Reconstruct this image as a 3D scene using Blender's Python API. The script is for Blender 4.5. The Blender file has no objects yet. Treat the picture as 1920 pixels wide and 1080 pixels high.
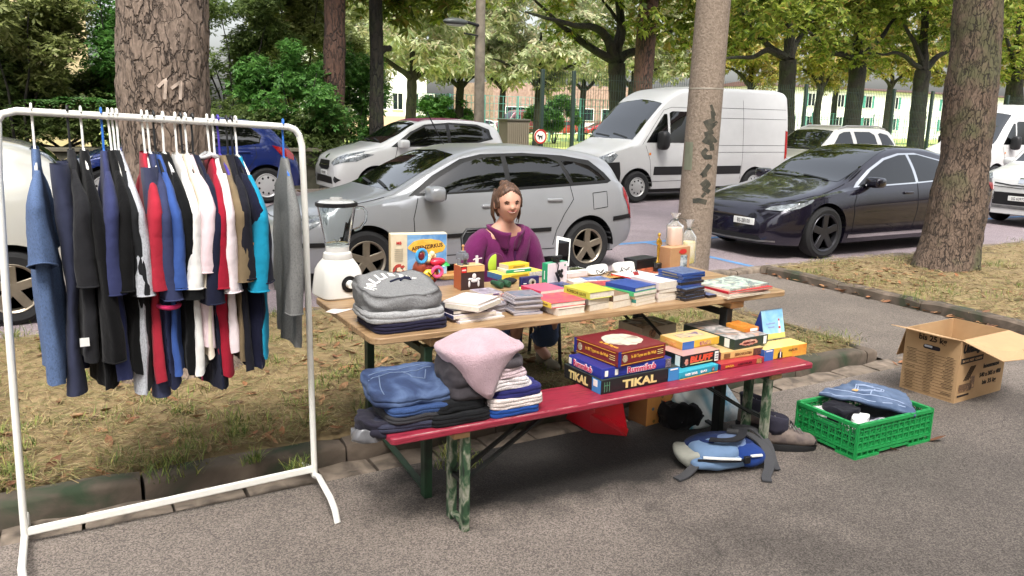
import bpy, bmesh, math, random
import numpy as np
from mathutils import Vector, Matrix, noise
from mathutils.bvhtree import BVHTree
PI = math.pi
SC = bpy.context.scene
COL = SC.collection
rnd = random.Random(11)
NR = np.random.default_rng(5)

# ------------------------------------------------------------------ camera (x along the street, y across it, z up)
CH, CP, CR, CF, CT = 1.65, .208, .022, 1510.0, .51
def ray(x, y):
    U = (x-960)/CF; V = -(y-540)/CF
    u = U*math.cos(CR)-V*math.sin(CR); v = U*math.sin(CR)+V*math.cos(CR)
    c, s = math.cos(CP), math.sin(CP)
    dx, dy, dz = u, c+v*s, -s+v*c
    return Vector((dx*math.cos(CT)+dy*math.sin(CT), -dx*math.sin(CT)+dy*math.cos(CT), dz))
ORG = Vector((0, 0, CH))
def PG(x, y, z=0.0):
    d = ray(x, y); return ORG+d*((z-CH)/d.z)
def PT(x, y, t):
    d = ray(x, y); return ORG+d*(t/d.y)
FWD = Vector((math.sin(CT)*math.cos(CP), math.cos(CT)*math.cos(CP), -math.sin(CP)))
def prj(p):
    'photograph x of a point'
    d = Vector(p)-ORG; x = d.x*math.cos(CT)-d.y*math.sin(CT); y = d.x*math.sin(CT)+d.y*math.cos(CT); dp = y*math.cos(CP)-d.z*math.sin(CP); v = y*math.sin(CP)+d.z*math.cos(CP)
    return 960+CF*(x*math.cos(CR)+v*math.sin(CR))/dp
def pxm(p): return CF/((Vector(p)-ORG).dot(FWD))      # photograph pixels per metre at a point
cam = bpy.data.cameras.new('camera'); camo = bpy.data.objects.new('camera', cam); COL.objects.link(camo)
cam.sensor_width = 36; cam.lens = 36*CF/1920; cam.clip_end = 2000; cam.clip_start = .05
camo.location = ORG
camo.matrix_world = Matrix.Translation(ORG) @ Matrix.Rotation(-CT, 4, 'Z') @ Matrix.Rotation(PI/2-CP, 4, 'X') @ Matrix.Rotation(CR, 4, 'Z')
SC.camera = camo

# ------------------------------------------------------------------ light
w = bpy.data.worlds.new('World'); SC.world = w; w.use_nodes = True
nt = w.node_tree; bg = nt.nodes['Background']
sky = nt.nodes.new('ShaderNodeTexSky'); sky.sky_type = 'NISHITA'; sky.sun_disc = False
SUN_EL, SUN_AZ = math.radians(56), math.radians(205)
sky.sun_elevation = SUN_EL; sky.sun_rotation = SUN_AZ; sky.dust_density = 6; sky.air_density = 1.2; sky.ozone_density = 1
hs = nt.nodes.new('ShaderNodeHueSaturation'); hs.inputs['Saturation'].default_value = .36; hs.inputs['Value'].default_value = 1.0
nt.links.new(sky.outputs[0], hs.inputs['Color']); nt.links.new(hs.outputs[0], bg.inputs[0]); bg.inputs[1].default_value = .15
sl = bpy.data.lights.new('sun', 'SUN'); sl.energy = 1.0; sl.angle = math.radians(15); sl.color = (1, .98, .95)
so = bpy.data.objects.new('sun', sl); COL.objects.link(so)
sd = Vector((math.sin(SUN_AZ)*math.cos(SUN_EL), math.cos(SUN_AZ)*math.cos(SUN_EL), math.sin(SUN_EL)))
so.rotation_euler = (-sd).to_track_quat('-Z', 'Y').to_euler()
SC.view_settings.view_transform = 'Standard'; SC.view_settings.look = 'None'; SC.view_settings.gamma = 1
SC.view_settings.exposure = 1.5
SC.render.engine = 'CYCLES'
try:
    SC.cycles.use_denoising = True; SC.cycles.max_bounces = 8; SC.cycles.transparent_max_bounces = 16
except Exception: pass

# ------------------------------------------------------------------ materials
def srgb(r, g=None, b=None):
    if g is None: r, g, b = r
    f = lambda c: (c/255/12.92) if c/255 <= .04045 else ((c/255+.055)/1.055)**2.4
    return (f(r), f(g), f(b))
MATS = {}
def mat(name, col, rough=.6, metal=0., var=0., vscale=8., col2=None, bump=0., bscale=40., coat=0., spec=.5, trans=0., ior=1.45, island=0., alpha=1., sheen=0., detail=4., sub=0., emit=0.):
    """col is sRGB 0-255; var mixes towards col2 (or a darker tone) by noise in object space."""
    if name in MATS: return MATS[name]
    m = bpy.data.materials.new(name); m.use_nodes = True; MATS[name] = m
    n = m.node_tree.nodes; L = m.node_tree.links; b = n['Principled BSDF']
    c = srgb(col)
    b.inputs['Base Color'].default_value = (*c, 1); b.inputs['Roughness'].default_value = rough
    b.inputs['Metallic'].default_value = metal; b.inputs['IOR'].default_value = ior
    b.inputs['Specular IOR Level'].default_value = spec; b.inputs['Coat Weight'].default_value = coat; b.inputs['Coat Roughness'].default_value = .04
    b.inputs['Transmission Weight'].default_value = trans; b.inputs['Alpha'].default_value = alpha; b.inputs['Sheen Weight'].default_value = sheen
    if sub: b.inputs['Subsurface Weight'].default_value = sub; b.inputs['Subsurface Radius'].default_value = (.02, .008, .004)
    tc = n.new('ShaderNodeTexCoord')
    src = None
    if var or col2:
        nz = n.new('ShaderNodeTexNoise'); nz.inputs['Scale'].default_value = vscale; nz.inputs['Detail'].default_value = detail; nz.inputs['Roughness'].default_value = .65
        L.new(tc.outputs['Object'], nz.inputs['Vector'])
        rp = n.new('ShaderNodeValToRGB'); e = rp.color_ramp.elements
        k2 = srgb(col2) if col2 else tuple(x*(1-var) for x in c)
        e[0].position = .36; e[1].position = .64; e[0].color = (*k2, 1); e[1].color = (*c, 1)
        L.new(nz.outputs['Fac'], rp.inputs[0]); src = rp.outputs[0]
        L.new(src, b.inputs['Base Color'])
        mr = n.new('ShaderNodeMapRange'); mr.inputs[3].default_value = max(.02, rough-.06); mr.inputs[4].default_value = min(1, rough+.08)
        L.new(nz.outputs['Fac'], mr.inputs[0]); L.new(mr.outputs[0], b.inputs['Roughness'])
    if island:
        g = n.new('ShaderNodeNewGeometry'); h = n.new('ShaderNodeHueSaturation')
        if src: L.new(src, h.inputs['Color'])
        else: h.inputs['Color'].default_value = (*c, 1)
        m1 = n.new('ShaderNodeMapRange'); m1.inputs[3].default_value = 1-island; m1.inputs[4].default_value = 1+island
        L.new(g.outputs['Random Per Island'], m1.inputs[0]); L.new(m1.outputs[0], h.inputs['Value'])
        L.new(h.outputs[0], b.inputs['Base Color'])
    if bump:
        nb = n.new('ShaderNodeTexNoise'); nb.inputs['Scale'].default_value = bscale; nb.inputs['Detail'].default_value = 5
        L.new(tc.outputs['Object'], nb.inputs['Vector'])
        bp = n.new('ShaderNodeBump'); bp.inputs['Strength'].default_value = bump; bp.inputs['Distance'].default_value = .01
        L.new(nb.outputs['Fac'], bp.inputs['Height']); L.new(bp.outputs[0], b.inputs['Normal'])
    return m
def ramp_mat(name, cols, scale=6., rough=.5, kind='noise', bump=0., detail=5., stretch=(1, 1, 1), coat=0., island=False, dist=.6):
    """printed art, bark, leaves: a noise / voronoi / per-leaf random through a colour ramp."""
    if name in MATS: return MATS[name]
    m = bpy.data.materials.new(name); m.use_nodes = True; MATS[name] = m
    n = m.node_tree.nodes; L = m.node_tree.links; b = n['Principled BSDF']; b.inputs['Roughness'].default_value = rough; b.inputs['Coat Weight'].default_value = coat
    tc = n.new('ShaderNodeTexCoord'); mp = n.new('ShaderNodeMapping'); mp.inputs['Scale'].default_value = stretch
    L.new(tc.outputs['Object'], mp.inputs[0])
    if kind == 'voronoi':
        t = n.new('ShaderNodeTexVoronoi'); t.inputs['Scale'].default_value = scale; o = t.outputs['Color']; L.new(mp.outputs[0], t.inputs['Vector'])
        s = n.new('ShaderNodeSeparateColor'); L.new(o, s.inputs[0]); o = s.outputs[0]
    elif kind == 'island':
        g = n.new('ShaderNodeNewGeometry'); o = g.outputs['Random Per Island']
    else:
        t = n.new('ShaderNodeTexNoise'); t.inputs['Scale'].default_value = scale; t.inputs['Detail'].default_value = detail; t.inputs['Distortion'].default_value = dist
        L.new(mp.outputs[0], t.inputs['Vector']); o = t.outputs['Fac']
    rp = n.new('ShaderNodeValToRGB'); e = rp.color_ramp.elements
    lo, hi = (.3, .7) if kind == 'noise' else (0., 1.)
    k = len(cols)
    for i, c in enumerate(cols):
        p = lo+(hi-lo)*i/(k-1)
        el = e[0] if i == 0 else (e[-1] if i == k-1 else e.new(p))
        el.position = p; el.color = (*srgb(c), 1)
    if kind == 'voronoi': rp.color_ramp.interpolation = 'CONSTANT'
    L.new(o, rp.inputs[0]); L.new(rp.outputs[0], b.inputs['Base Color'])
    if bump:
        bp = n.new('ShaderNodeBump'); bp.inputs['Strength'].default_value = bump; bp.inputs['Distance'].default_value = .02
        L.new(o, bp.inputs['Height']); L.new(bp.outputs[0], b.inputs['Normal'])
    return m
def leaf_mat(name, cols, rough=.55, transl=.35):
    if name in MATS: return MATS[name]
    m = ramp_mat(name, cols, kind='island', rough=rough)
    n = m.node_tree.nodes; L = m.node_tree.links; b = n['Principled BSDF']; out = [x for x in n if x.type == 'OUTPUT_MATERIAL'][0]
    tr = n.new('ShaderNodeBsdfTranslucent'); mx = n.new('ShaderNodeMixShader'); mx.inputs[0].default_value = transl
    L.new(b.inputs['Base Color'].links[0].from_socket, tr.inputs[0])
    L.new(b.outputs[0], mx.inputs[1]); L.new(tr.outputs[0], mx.inputs[2]); L.new(mx.outputs[0], out.inputs[0])
    return m

# ------------------------------------------------------------------ mesh builder
class MB:
    def __init__(s): s.v = []; s.f = []; s.mi = []; s.cur = 0; s.M = None
    def add(s, vs, fs, mi=None):
        o = len(s.v)
        for p in vs:
            p = Vector(p)
            s.v.append(s.M @ p if s.M is not None else p)
        for f in fs: s.f.append([i+o for i in f]); s.mi.append(s.cur if mi is None else mi)
        return s
    def box(s, c, d, rot=None, taper=(1, 1), mi=None):
        x, y, z = d[0]/2, d[1]/2, d[2]/2; c = Vector(c)
        vs = [Vector((sx*x*(taper[0] if sz > 0 else 1), sy*y*(taper[1] if sz > 0 else 1), sz*z)) for sz in (-1, 1) for sy in (-1, 1) for sx in (-1, 1)]
        if rot is not None: vs = [rot @ p for p in vs]
        return s.add([p+c for p in vs], [(0, 2, 3, 1), (4, 5, 7, 6), (0, 1, 5, 4), (2, 6, 7, 3), (0, 4, 6, 2), (1, 3, 7, 5)], mi)
    def loft(s, rings, closed=True, cap=True, mi=None):
        n = len(rings[0]); vs = [p for r in rings for p in r]; fs = []
        for i in range(len(rings)-1):
            for j in range(n if closed else n-1):
                k = (j+1) % n; fs.append((i*n+j, i*n+k, (i+1)*n+k, (i+1)*n+j))
        if cap and closed: fs.append(tuple(range(n-1, -1, -1))); fs.append(tuple((len(rings)-1)*n+j for j in range(n)))
        return s.add(vs, fs, mi)
    def tube(s, pts, r, n=8, cap=True, flat=None, mi=None):
        pts = [Vector(p) for p in pts]; m = len(pts)
        rr = r if hasattr(r, '__len__') else [r]*m
        rings = []; up = None
        for i, p in enumerate(pts):
            d = (pts[min(i+1, m-1)]-pts[max(i-1, 0)])
            d = d.normalized() if d.length > 1e-9 else Vector((0, 0, 1))
            if up is None: up = Vector((0, 0, 1)) if abs(d.z) < .9 else Vector((0, 1, 0))
            a = d.cross(up).normalized(); b_ = a.cross(d).normalized(); up = b_
            fl = flat if flat else (1, 1)
            rings.append([p+a*math.cos(2*PI*k/n)*rr[i]*fl[0]+b_*math.sin(2*PI*k/n)*rr[i]*fl[1] for k in range(n)])
        return s.loft(rings, True, cap, mi)
    def bar(s, a, b, wd, th, mi=None, up=(0, 0, 1)):
        a, b = Vector(a), Vector(b); d = b-a; L = d.length; d.normalize(); up = Vector(up)
        if abs(d.dot(up)) > .95: up = Vector((0, 1, 0))
        x = d.cross(up).normalized(); y = x.cross(d).normalized()
        vs = [p+x*sx*wd/2+y*sy*th/2 for p in (a, b) for sx, sy in ((-1, -1), (1, -1), (1, 1), (-1, 1))]
        return s.add(vs, [(3, 2, 1, 0), (4, 5, 6, 7), (0, 1, 5, 4), (1, 2, 6, 5), (2, 3, 7, 6), (3, 0, 4, 7)], mi)
    def lathe(s, prof, c=(0, 0, 0), n=24, axis='z', cap=True, mi=None, squash=(1, 1)):
        c = Vector(c); rings = []
        for r, h in prof:
            ring = []
            for k in range(n):
                a = 2*PI*k/n; p = Vector((r*math.cos(a)*squash[0], r*math.sin(a)*squash[1], h))
                if axis == 'y': p = Vector((p.x, h, -p.y))
                if axis == 'x': p = Vector((h, p.x, p.y))
                ring.append(c+p)
            rings.append(ring)
        return s.loft(rings, True, cap, mi)
    def ball(s, c, r, n=12, m=8, mi=None):
        r = r if hasattr(r, '__len__') else (r, r, r); c = Vector(c)
        rings = [[c+Vector((r[0]*math.sin(PI*i/m)*math.cos(2*PI*k/n), r[1]*math.sin(PI*i/m)*math.sin(2*PI*k/n), -r[2]*math.cos(PI*i/m))) for k in range(n)] for i in range(m+1)]
        rings[0] = [p+(rings[1][k]-p)*.02 for k, p in enumerate(rings[0])]; rings[-1] = [p+(rings[-2][k]-p)*.02 for k, p in enumerate(rings[-1])]
        return s.loft(rings, True, True, mi)
    def sball(s, c, r, ex=3.5, n=24, m=10):
        c = Vector(c); q = lambda v: math.copysign(abs(v)**(2/ex), v)
        return s.loft([[c+Vector((r[0]*q(math.cos(t)), r[1]*q(math.sin(t))*q(math.cos(2*PI*k/n)), r[2]*q(math.sin(t))*q(math.sin(2*PI*k/n)))) for k in range(n)] for t in [PI*(i+.15)/(m+.3) for i in range(m+1)]])
    def grid(s, fn, nu, nv, mi=None):
        vs = [fn(i/nu, j/nv) for j in range(nv+1) for i in range(nu+1)]
        return s.add(vs, [(j*(nu+1)+i, j*(nu+1)+i+1, (j+1)*(nu+1)+i+1, (j+1)*(nu+1)+i) for j in range(nv) for i in range(nu)], mi)
    def noise(s, amp, sc, seed=0, i0=0):
        for i in range(i0, len(s.v)):
            p = s.v[i]; s.v[i] = p+noise.noise_vector((p+Vector((seed*3.1, seed*1.7, seed)))*sc)*amp
        return s
    def build(s, name, m, parent=None, smooth=True, bevel=0., seg=2, sub=0, loc=None, rz=0., angle=40):
        me = bpy.data.meshes.new(name); me.from_pydata([tuple(p) for p in s.v], [], s.f)
        for mm in (m if isinstance(m, (list, tuple)) else [m]): me.materials.append(mm)
        if isinstance(m, (list, tuple)): me.polygons.foreach_set('material_index', s.mi)
        b = bmesh.new(); b.from_mesh(me); bmesh.ops.recalc_face_normals(b, faces=b.faces); b.to_mesh(me); b.free()
        if smooth:
            me.polygons.foreach_set('use_smooth', [True]*len(me.polygons))
            if angle < 180:
                try: me.set_sharp_from_angle(angle=math.radians(angle))
                except Exception: pass
        me.update()
        o = bpy.data.objects.new(name, me); COL.objects.link(o)
        if parent is not None: o.parent = parent
        if loc is not None: o.location = loc
        o.rotation_euler.z = rz
        if bevel:
            md = o.modifiers.new('bevel', 'BEVEL'); md.width = bevel; md.segments = seg; md.limit_method = 'ANGLE'; md.angle_limit = math.radians(50)
        if sub:
            md = o.modifiers.new('sub', 'SUBSURF'); md.levels = sub; md.render_levels = sub
        return o
def tag(o, label=None, cat=None, group=None, kind=None):
    if label: o['label'] = label
    if cat: o['category'] = cat
    if group: o['group'] = group
    if kind: o['kind'] = kind
    return o
def empty(name, loc=(0, 0, 0), rz=0., label=None, cat=None, group=None):
    o = bpy.data.objects.new(name, None); COL.objects.link(o); o.location = loc; o.rotation_euler = (0, 0, rz); o.empty_display_size = .1
    return tag(o, label, cat, group)
def copy_tree(o, parent=None):
    c = o.copy(); COL.objects.link(c)
    if parent is not None: c.parent = parent
    for ch in [k for k in COL.objects if k.parent is o]: copy_tree(ch, c)
    return c
def text(s, size, M, m, parent=None, name='lettering', ext=.0006, sx=1., bold=0., fit=None, label=None, shear=0.):
    """real lettering: a font outline turned into a mesh, centred on M; fit = width in metres"""
    c = bpy.data.curves.new(name, 'FONT'); c.body = s; c.size = size; c.align_x = 'CENTER'; c.align_y = 'CENTER'; c.extrude = ext; c.offset = bold*size; c.resolution_u = 2; c.shear = shear
    t = bpy.data.objects.new('font', c); me = bpy.data.meshes.new_from_object(t); bpy.data.objects.remove(t); bpy.data.curves.remove(c); me.name = name
    me.materials.clear(); me.materials.append(m)
    n = len(me.vertices); co = np.empty(n*3, dtype=np.float32); me.vertices.foreach_get('co', co); co = co.reshape(-1, 3)
    if n:
        co[:, 0] -= (co[:, 0].max()+co[:, 0].min())/2; co[:, 1] -= (co[:, 1].max()+co[:, 1].min())/2
        k = sx if fit is None else fit/max(1e-6, co[:, 0].max()-co[:, 0].min())
        co[:, 0] *= k; me.vertices.foreach_set('co', co.ravel()); me.update()
    o = bpy.data.objects.new(name, me); COL.objects.link(o)
    if parent is not None: o.parent = parent
    o.matrix_local = M
    return o
def frame(o, x, y):
    """matrix with local x along x, local y along y, origin o"""
    x = Vector(x).normalized(); y = Vector(y); z = x.cross(y).normalized(); y = z.cross(x)
    return Matrix(((x.x, y.x, z.x, o[0]), (x.y, y.y, z.y, o[1]), (x.z, y.z, z.z, o[2]), (0, 0, 0, 1)))
def raw(name, V, F, m, parent=None, loc=None, smooth=False):
    """fast mesh from numpy: V (n,3), F (k,4) or (k,3)"""
    me = bpy.data.meshes.new(name); n, k, q = len(V), len(F), F.shape[1]
    me.vertices.add(n); me.vertices.foreach_set('co', np.ascontiguousarray(V, dtype=np.float32).ravel())
    me.loops.add(k*q); me.loops.foreach_set('vertex_index', np.ascontiguousarray(F, dtype=np.int32).ravel())
    me.polygons.add(k); me.polygons.foreach_set('loop_start', np.arange(0, k*q, q, dtype=np.int32)); me.polygons.foreach_set('loop_total', np.full(k, q, dtype=np.int32))
    for mm in (m if isinstance(m, (list, tuple)) else [m]): me.materials.append(mm)
    if smooth: me.polygons.foreach_set('use_smooth', np.ones(k, dtype=bool))
    me.update(calc_edges=True); me.validate()
    o = bpy.data.objects.new(name, me); COL.objects.link(o)
    if parent is not None: o.parent = parent
    if loc is not None: o.location = loc
    return o
def pchip(keys):
    xs = np.array([k[0] for k in keys], float); ys = np.array([k[1] for k in keys], float); h = np.diff(xs); d = np.diff(ys)/h; m = np.zeros_like(ys)
    m[0], m[-1] = d[0], d[-1]
    for i in range(1, len(xs)-1):
        if d[i-1]*d[i] > 0:
            w1, w2 = 2*h[i]+h[i-1], h[i]+2*h[i-1]; m[i] = (w1+w2)/(w1/d[i-1]+w2/d[i])
    def f(x):
        x = min(max(x, xs[0]), xs[-1]); i = min(int(np.searchsorted(xs, x, 'right'))-1, len(h)-1); t = (x-xs[i])/h[i]
        return float(ys[i]*(1+2*t)*(1-t)**2+m[i]*h[i]*t*(1-t)**2+ys[i+1]*t*t*(3-2*t)+m[i+1]*h[i]*t*t*(t-1))
    return f
# common materials
black = mat('black plastic', (22, 22, 24), .45)
dark = mat('dark rubber', (26, 26, 27), .8)
white_paint = mat('white powder coat', (236, 234, 226), .35, coat=.2, var=.06, vscale=14)
chrome = mat('bright metal', (215, 215, 215), .15, metal=1)
steel = mat('worn steel', (150, 150, 148), .4, metal=.9, var=.3)
white_pl = mat('white plastic', (232, 232, 228), .4, var=.04)
paper = mat('book pages', (222, 212, 196), .85, var=.12, vscale=60, bump=.2, bscale=200)
ink = mat('black ink', (28, 26, 26), .7)
white_ink = mat('white ink', (240, 238, 232), .6)
# ================================================================== SETTING
def asphalt(name, c1, c2, stain, sc=170., bumpy=.5, dark_zones=()):
    m = bpy.data.materials.new(name); m.use_nodes = True; n = m.node_tree.nodes; L = m.node_tree.links; b = n['Principled BSDF']
    tc = n.new('ShaderNodeTexCoord')
    v = n.new('ShaderNodeTexVoronoi'); v.inputs['Scale'].default_value = sc; L.new(tc.outputs['Object'], v.inputs['Vector'])
    sp = n.new('ShaderNodeSeparateColor'); L.new(v.outputs['Color'], sp.inputs[0])
    r = n.new('ShaderNodeValToRGB'); e = r.color_ramp.elements; e[0].color = (*srgb(c1), 1); e[1].color = (*srgb(c2), 1); e[0].position = .15; e[1].position = 1.
    L.new(sp.outputs[0], r.inputs[0])
    big = n.new('ShaderNodeTexNoise'); big.inputs['Scale'].default_value = 1.1; big.inputs['Detail'].default_value = 7; big.inputs['Roughness'].default_value = .62; L.new(tc.outputs['Object'], big.inputs['Vector'])
    r2 = n.new('ShaderNodeValToRGB'); e = r2.color_ramp.elements; e[0].position = .38; e[1].position = .62; e[0].color = (*[stain]*3, 1); e[1].color = (1, 1, 1, 1)
    L.new(big.outputs['Fac'], r2.inputs[0])
    mx = n.new('ShaderNodeMix'); mx.data_type = 'RGBA'; mx.blend_type = 'MULTIPLY'; mx.inputs['Factor'].default_value = 1
    L.new(r.outputs[0], mx.inputs['A']); L.new(r2.outputs[0], mx.inputs['B']); L.new(mx.outputs['Result'], b.inputs['Base Color'])
    # hairline cracks
    nz = n.new('ShaderNodeTexNoise'); nz.inputs['Scale'].default_value = 2.2; nz.inputs['Detail'].default_value = 6; L.new(tc.outputs['Object'], nz.inputs['Vector'])
    vm = n.new('ShaderNodeVectorMath'); vm.operation = 'MULTIPLY_ADD'; vm.inputs[1].default_value = (.5, .5, .5); L.new(nz.outputs['Color'], vm.inputs[0]); L.new(tc.outputs['Object'], vm.inputs[2])
    cr = n.new('ShaderNodeTexVoronoi'); cr.feature = 'DISTANCE_TO_EDGE'; cr.inputs['Scale'].default_value = .75; L.new(vm.outputs[0], cr.inputs['Vector'])
    lt = n.new('ShaderNodeMapRange'); lt.inputs[1].default_value = .0015; lt.inputs[2].default_value = .005; lt.inputs[3].default_value = .66; lt.inputs[4].default_value = 1; L.new(cr.outputs['Distance'], lt.inputs[0])
    mk = n.new('ShaderNodeTexNoise'); mk.inputs['Scale'].default_value = .6; L.new(tc.outputs['Object'], mk.inputs['Vector'])
    gt = n.new('ShaderNodeMath'); gt.operation = 'GREATER_THAN'; gt.inputs[1].default_value = .42; L.new(mk.outputs['Fac'], gt.inputs[0])
    mxx = n.new('ShaderNodeMath'); mxx.operation = 'MAXIMUM'; L.new(lt.outputs[0], mxx.inputs[0]); L.new(gt.outputs[0], mxx.inputs[1])
    m2 = n.new('ShaderNodeMix'); m2.data_type = 'RGBA'; m2.blend_type = 'MULTIPLY'; m2.inputs['Factor'].default_value = 1
    L.new(mx.outputs['Result'], m2.inputs['A']); L.new(mxx.outputs[0], m2.inputs['B']); L.new(m2.outputs['Result'], b.inputs['Base Color'])
    b.inputs['Roughness'].default_value = .85
    bp = n.new('ShaderNodeBump'); bp.inputs['Strength'].default_value = bumpy; bp.inputs['Distance'].default_value = .004; L.new(v.outputs['Distance'], bp.inputs['Height']); L.new(bp.outputs[0], b.inputs['Normal'])
    for (cx, cy, rx, ry, amt) in dark_zones:  # elliptical zones of darker tone with noisy edges, multiplied into the base colour
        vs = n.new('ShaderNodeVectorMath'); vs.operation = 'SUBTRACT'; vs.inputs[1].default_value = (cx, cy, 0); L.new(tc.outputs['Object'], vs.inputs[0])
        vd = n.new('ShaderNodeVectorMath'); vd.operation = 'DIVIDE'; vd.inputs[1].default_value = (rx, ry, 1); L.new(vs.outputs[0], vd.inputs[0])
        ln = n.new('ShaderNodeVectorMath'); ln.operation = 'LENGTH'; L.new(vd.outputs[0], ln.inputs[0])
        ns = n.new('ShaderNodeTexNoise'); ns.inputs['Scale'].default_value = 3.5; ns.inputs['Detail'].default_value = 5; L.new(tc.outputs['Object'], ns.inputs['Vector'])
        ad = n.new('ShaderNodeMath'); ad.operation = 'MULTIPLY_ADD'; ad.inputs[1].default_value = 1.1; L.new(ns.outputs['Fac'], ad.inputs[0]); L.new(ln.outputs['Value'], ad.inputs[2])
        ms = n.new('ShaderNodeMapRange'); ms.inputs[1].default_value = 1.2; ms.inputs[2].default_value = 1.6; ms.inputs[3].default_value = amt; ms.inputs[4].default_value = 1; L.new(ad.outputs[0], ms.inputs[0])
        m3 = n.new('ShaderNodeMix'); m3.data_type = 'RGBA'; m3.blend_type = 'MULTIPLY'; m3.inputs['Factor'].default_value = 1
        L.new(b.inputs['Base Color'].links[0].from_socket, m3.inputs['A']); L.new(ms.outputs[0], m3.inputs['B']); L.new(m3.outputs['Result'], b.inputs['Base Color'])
    MATS[name] = m; return m
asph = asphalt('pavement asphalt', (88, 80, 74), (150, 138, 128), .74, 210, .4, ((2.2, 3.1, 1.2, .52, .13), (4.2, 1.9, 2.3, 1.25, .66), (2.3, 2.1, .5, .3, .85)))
asph_road = asphalt('road asphalt', (120, 108, 111), (158, 144, 148), .82, 140)
asph_path = asphalt('path asphalt', (84, 76, 70), (134, 123, 112), .75, 190)
soil = ramp_mat('dry soil', [(84, 70, 48), (124, 106, 74), (142, 122, 88), (102, 100, 58)], 5, .95, bump=.6, detail=9)
lawn_m = ramp_mat('lawn green', [(150, 170, 84), (178, 194, 104), (196, 202, 120)], .35, .9, detail=6)
stone = ramp_mat('granite kerb', [(44, 58, 38), (74, 67, 56), (96, 84, 73), (122, 108, 95)], 4, .9, bump=.6, detail=9)
sett = ramp_mat('granite sett', [(70, 62, 54), (112, 100, 88), (136, 122, 108)], 9, .9, bump=.4, detail=8)
def sheet(name, poly, z, m):
    b = MB()
    for q in poly: b.add([(x, y, z) for x, y in q], [(0, 1, 2, 3)])
    return tag(b.build(name, m, smooth=False), kind='structure')
sheet_bay = [[(-60, 13.3), (8.6, 13.3), (8.6, 15.86), (-60, 15.86)]]
tag(MB().add([(-400, -400, -.17), (400, -400, -.17), (400, 400, -.17), (-400, 400, -.17)], [(0, 1, 2, 3)]).build('ground', soil, smooth=False), kind='structure')
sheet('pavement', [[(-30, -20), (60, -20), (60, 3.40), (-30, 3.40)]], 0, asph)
sheet('path', [[(5.1, 3.40), (6.80, 3.40), (6.80, 6.45), (5.1, 6.45)]], -.002, asph_path)
sheet('road', [[(-60, 6.6), (140, 6.6), (140, 15.85), (-60, 15.85)]], -.055, asph_road)
sheet('far_pavement', [[(-60, 16.05), (140, 16.05), (140, 19.4), (-60, 19.4)]], .05, asph_path)
sheet('lawn', [[(-80, 19.4), (220, 19.4), (220, 150), (-80, 150)]], .045, lawn_m)
sheet('parking_line', [[(-30, 9.0), (60, 9.0), (60, 9.13), (-30, 9.13)], [(1.05, 6.95), (1.15, 6.95), (1.15, 9.0), (1.05, 9.0)], [(7.2, 7.0), (7.3, 7.0), (7.3, 9.0), (7.2, 9.0)]], -.051, mat('blue road paint', (96, 142, 190), .8, var=.35, vscale=12))
sheet('parking_bay', sheet_bay, .14, asph_road)
# kerbs
def kerb_run(b, a, e, width, z0, z1, step, gap=.012, jit=.006):
    a, e = Vector(a), Vector(e); d = e-a; L = d.length; d.normalize(); n = Vector((-d.y, d.x)); x = 0
    while x < L-.02:
        l = min(step*rnd.uniform(.86, 1.14), L-x)
        i0 = len(b.v); c = a+d*(x+l/2)+n*(width/2+rnd.uniform(-jit, jit)); h = z1+rnd.uniform(-jit, jit)
        nu = max(2, int(l/.12))
        rings = []
        for i in range(nu+1):
            u = -l/2+gap/2+(l-gap)*i/nu; e_ = .012 if i in (0, nu) else 0
            pr = [(-width/2, z0), (-width/2, h-.022-e_), (-width/2+.008, h-.008-e_), (-width/2+.026, h-e_), (width/2-.02, h-e_), (width/2, h-.02-e_), (width/2, z0)]
            rings.append([Vector((c.x+d.x*u+n.x*q, c.y+d.y*u+n.y*q, z)) for q, z in pr])
        b.loft(rings)
        b.noise(.007, 9, x, i0); x += l
    return b
kb = MB()
kerb_run(kb, (-14, 3.595), (5.05, 3.595), .13, -.05, .085, .8)
tag(kb.build('kerb', stone), kind='structure')
kb = MB(); kerb_run(kb, (5.05, 3.73), (5.05, 6.46), .09, -.05, .08, .9); tag(kb.build('path_kerb', stone), kind='structure')
kb = MB(); kerb_run(kb, (6.95, -8), (6.95, 6.46), .13, -.05, .09, .9); tag(kb.build('path_kerb', stone), kind='structure')
kb = MB(); kerb_run(kb, (-20, 6.46), (60, 6.46), .16, -.16, .045, 1.0); tag(kb.build('street_kerb', sett), kind='structure')
kb = MB(); kerb_run(kb, (-20, 15.86), (90, 15.86), .18, -.16, .06, 1.2); tag(kb.build('street_kerb', sett), kind='structure')
kb = MB(); kerb_run(kb, (-14, 3.405), (5.35, 3.405), .182, -.06, .006, .3, .016, .004); tag(kb.build('setts', sett), kind='structure')
# planting beds (gently uneven earth)
def bed(name, x0, x1, y0, y1, res=.12):
    nu, nv = max(2, int((x1-x0)/res)), max(2, int((y1-y0)/res))
    def fn(u, v):
        x, y = x0+(x1-x0)*u, y0+(y1-y0)*v
        e = min(u, 1-u)*(x1-x0), min(v, 1-v)*(y1-y0)
        return Vector((x, y, .052+.03*noise.noise(Vector((x*.9, y*.9, 0)))+.018*noise.noise(Vector((x*4, y*4, 3)))+min(.03, min(e)*.1)))
    return tag(MB().grid(fn, nu, nv).build(name, soil), kind='structure')
def bed_z(x, y): return .052+.03*noise.noise(Vector((x*.9, y*.9, 0)))+.018*noise.noise(Vector((x*4, y*4, 3)))+.03
bed('planting_bed', -14, 5.05, 3.715, 6.46)
bed('planting_bed', 6.83, 24, -8, 6.46, .2)
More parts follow.
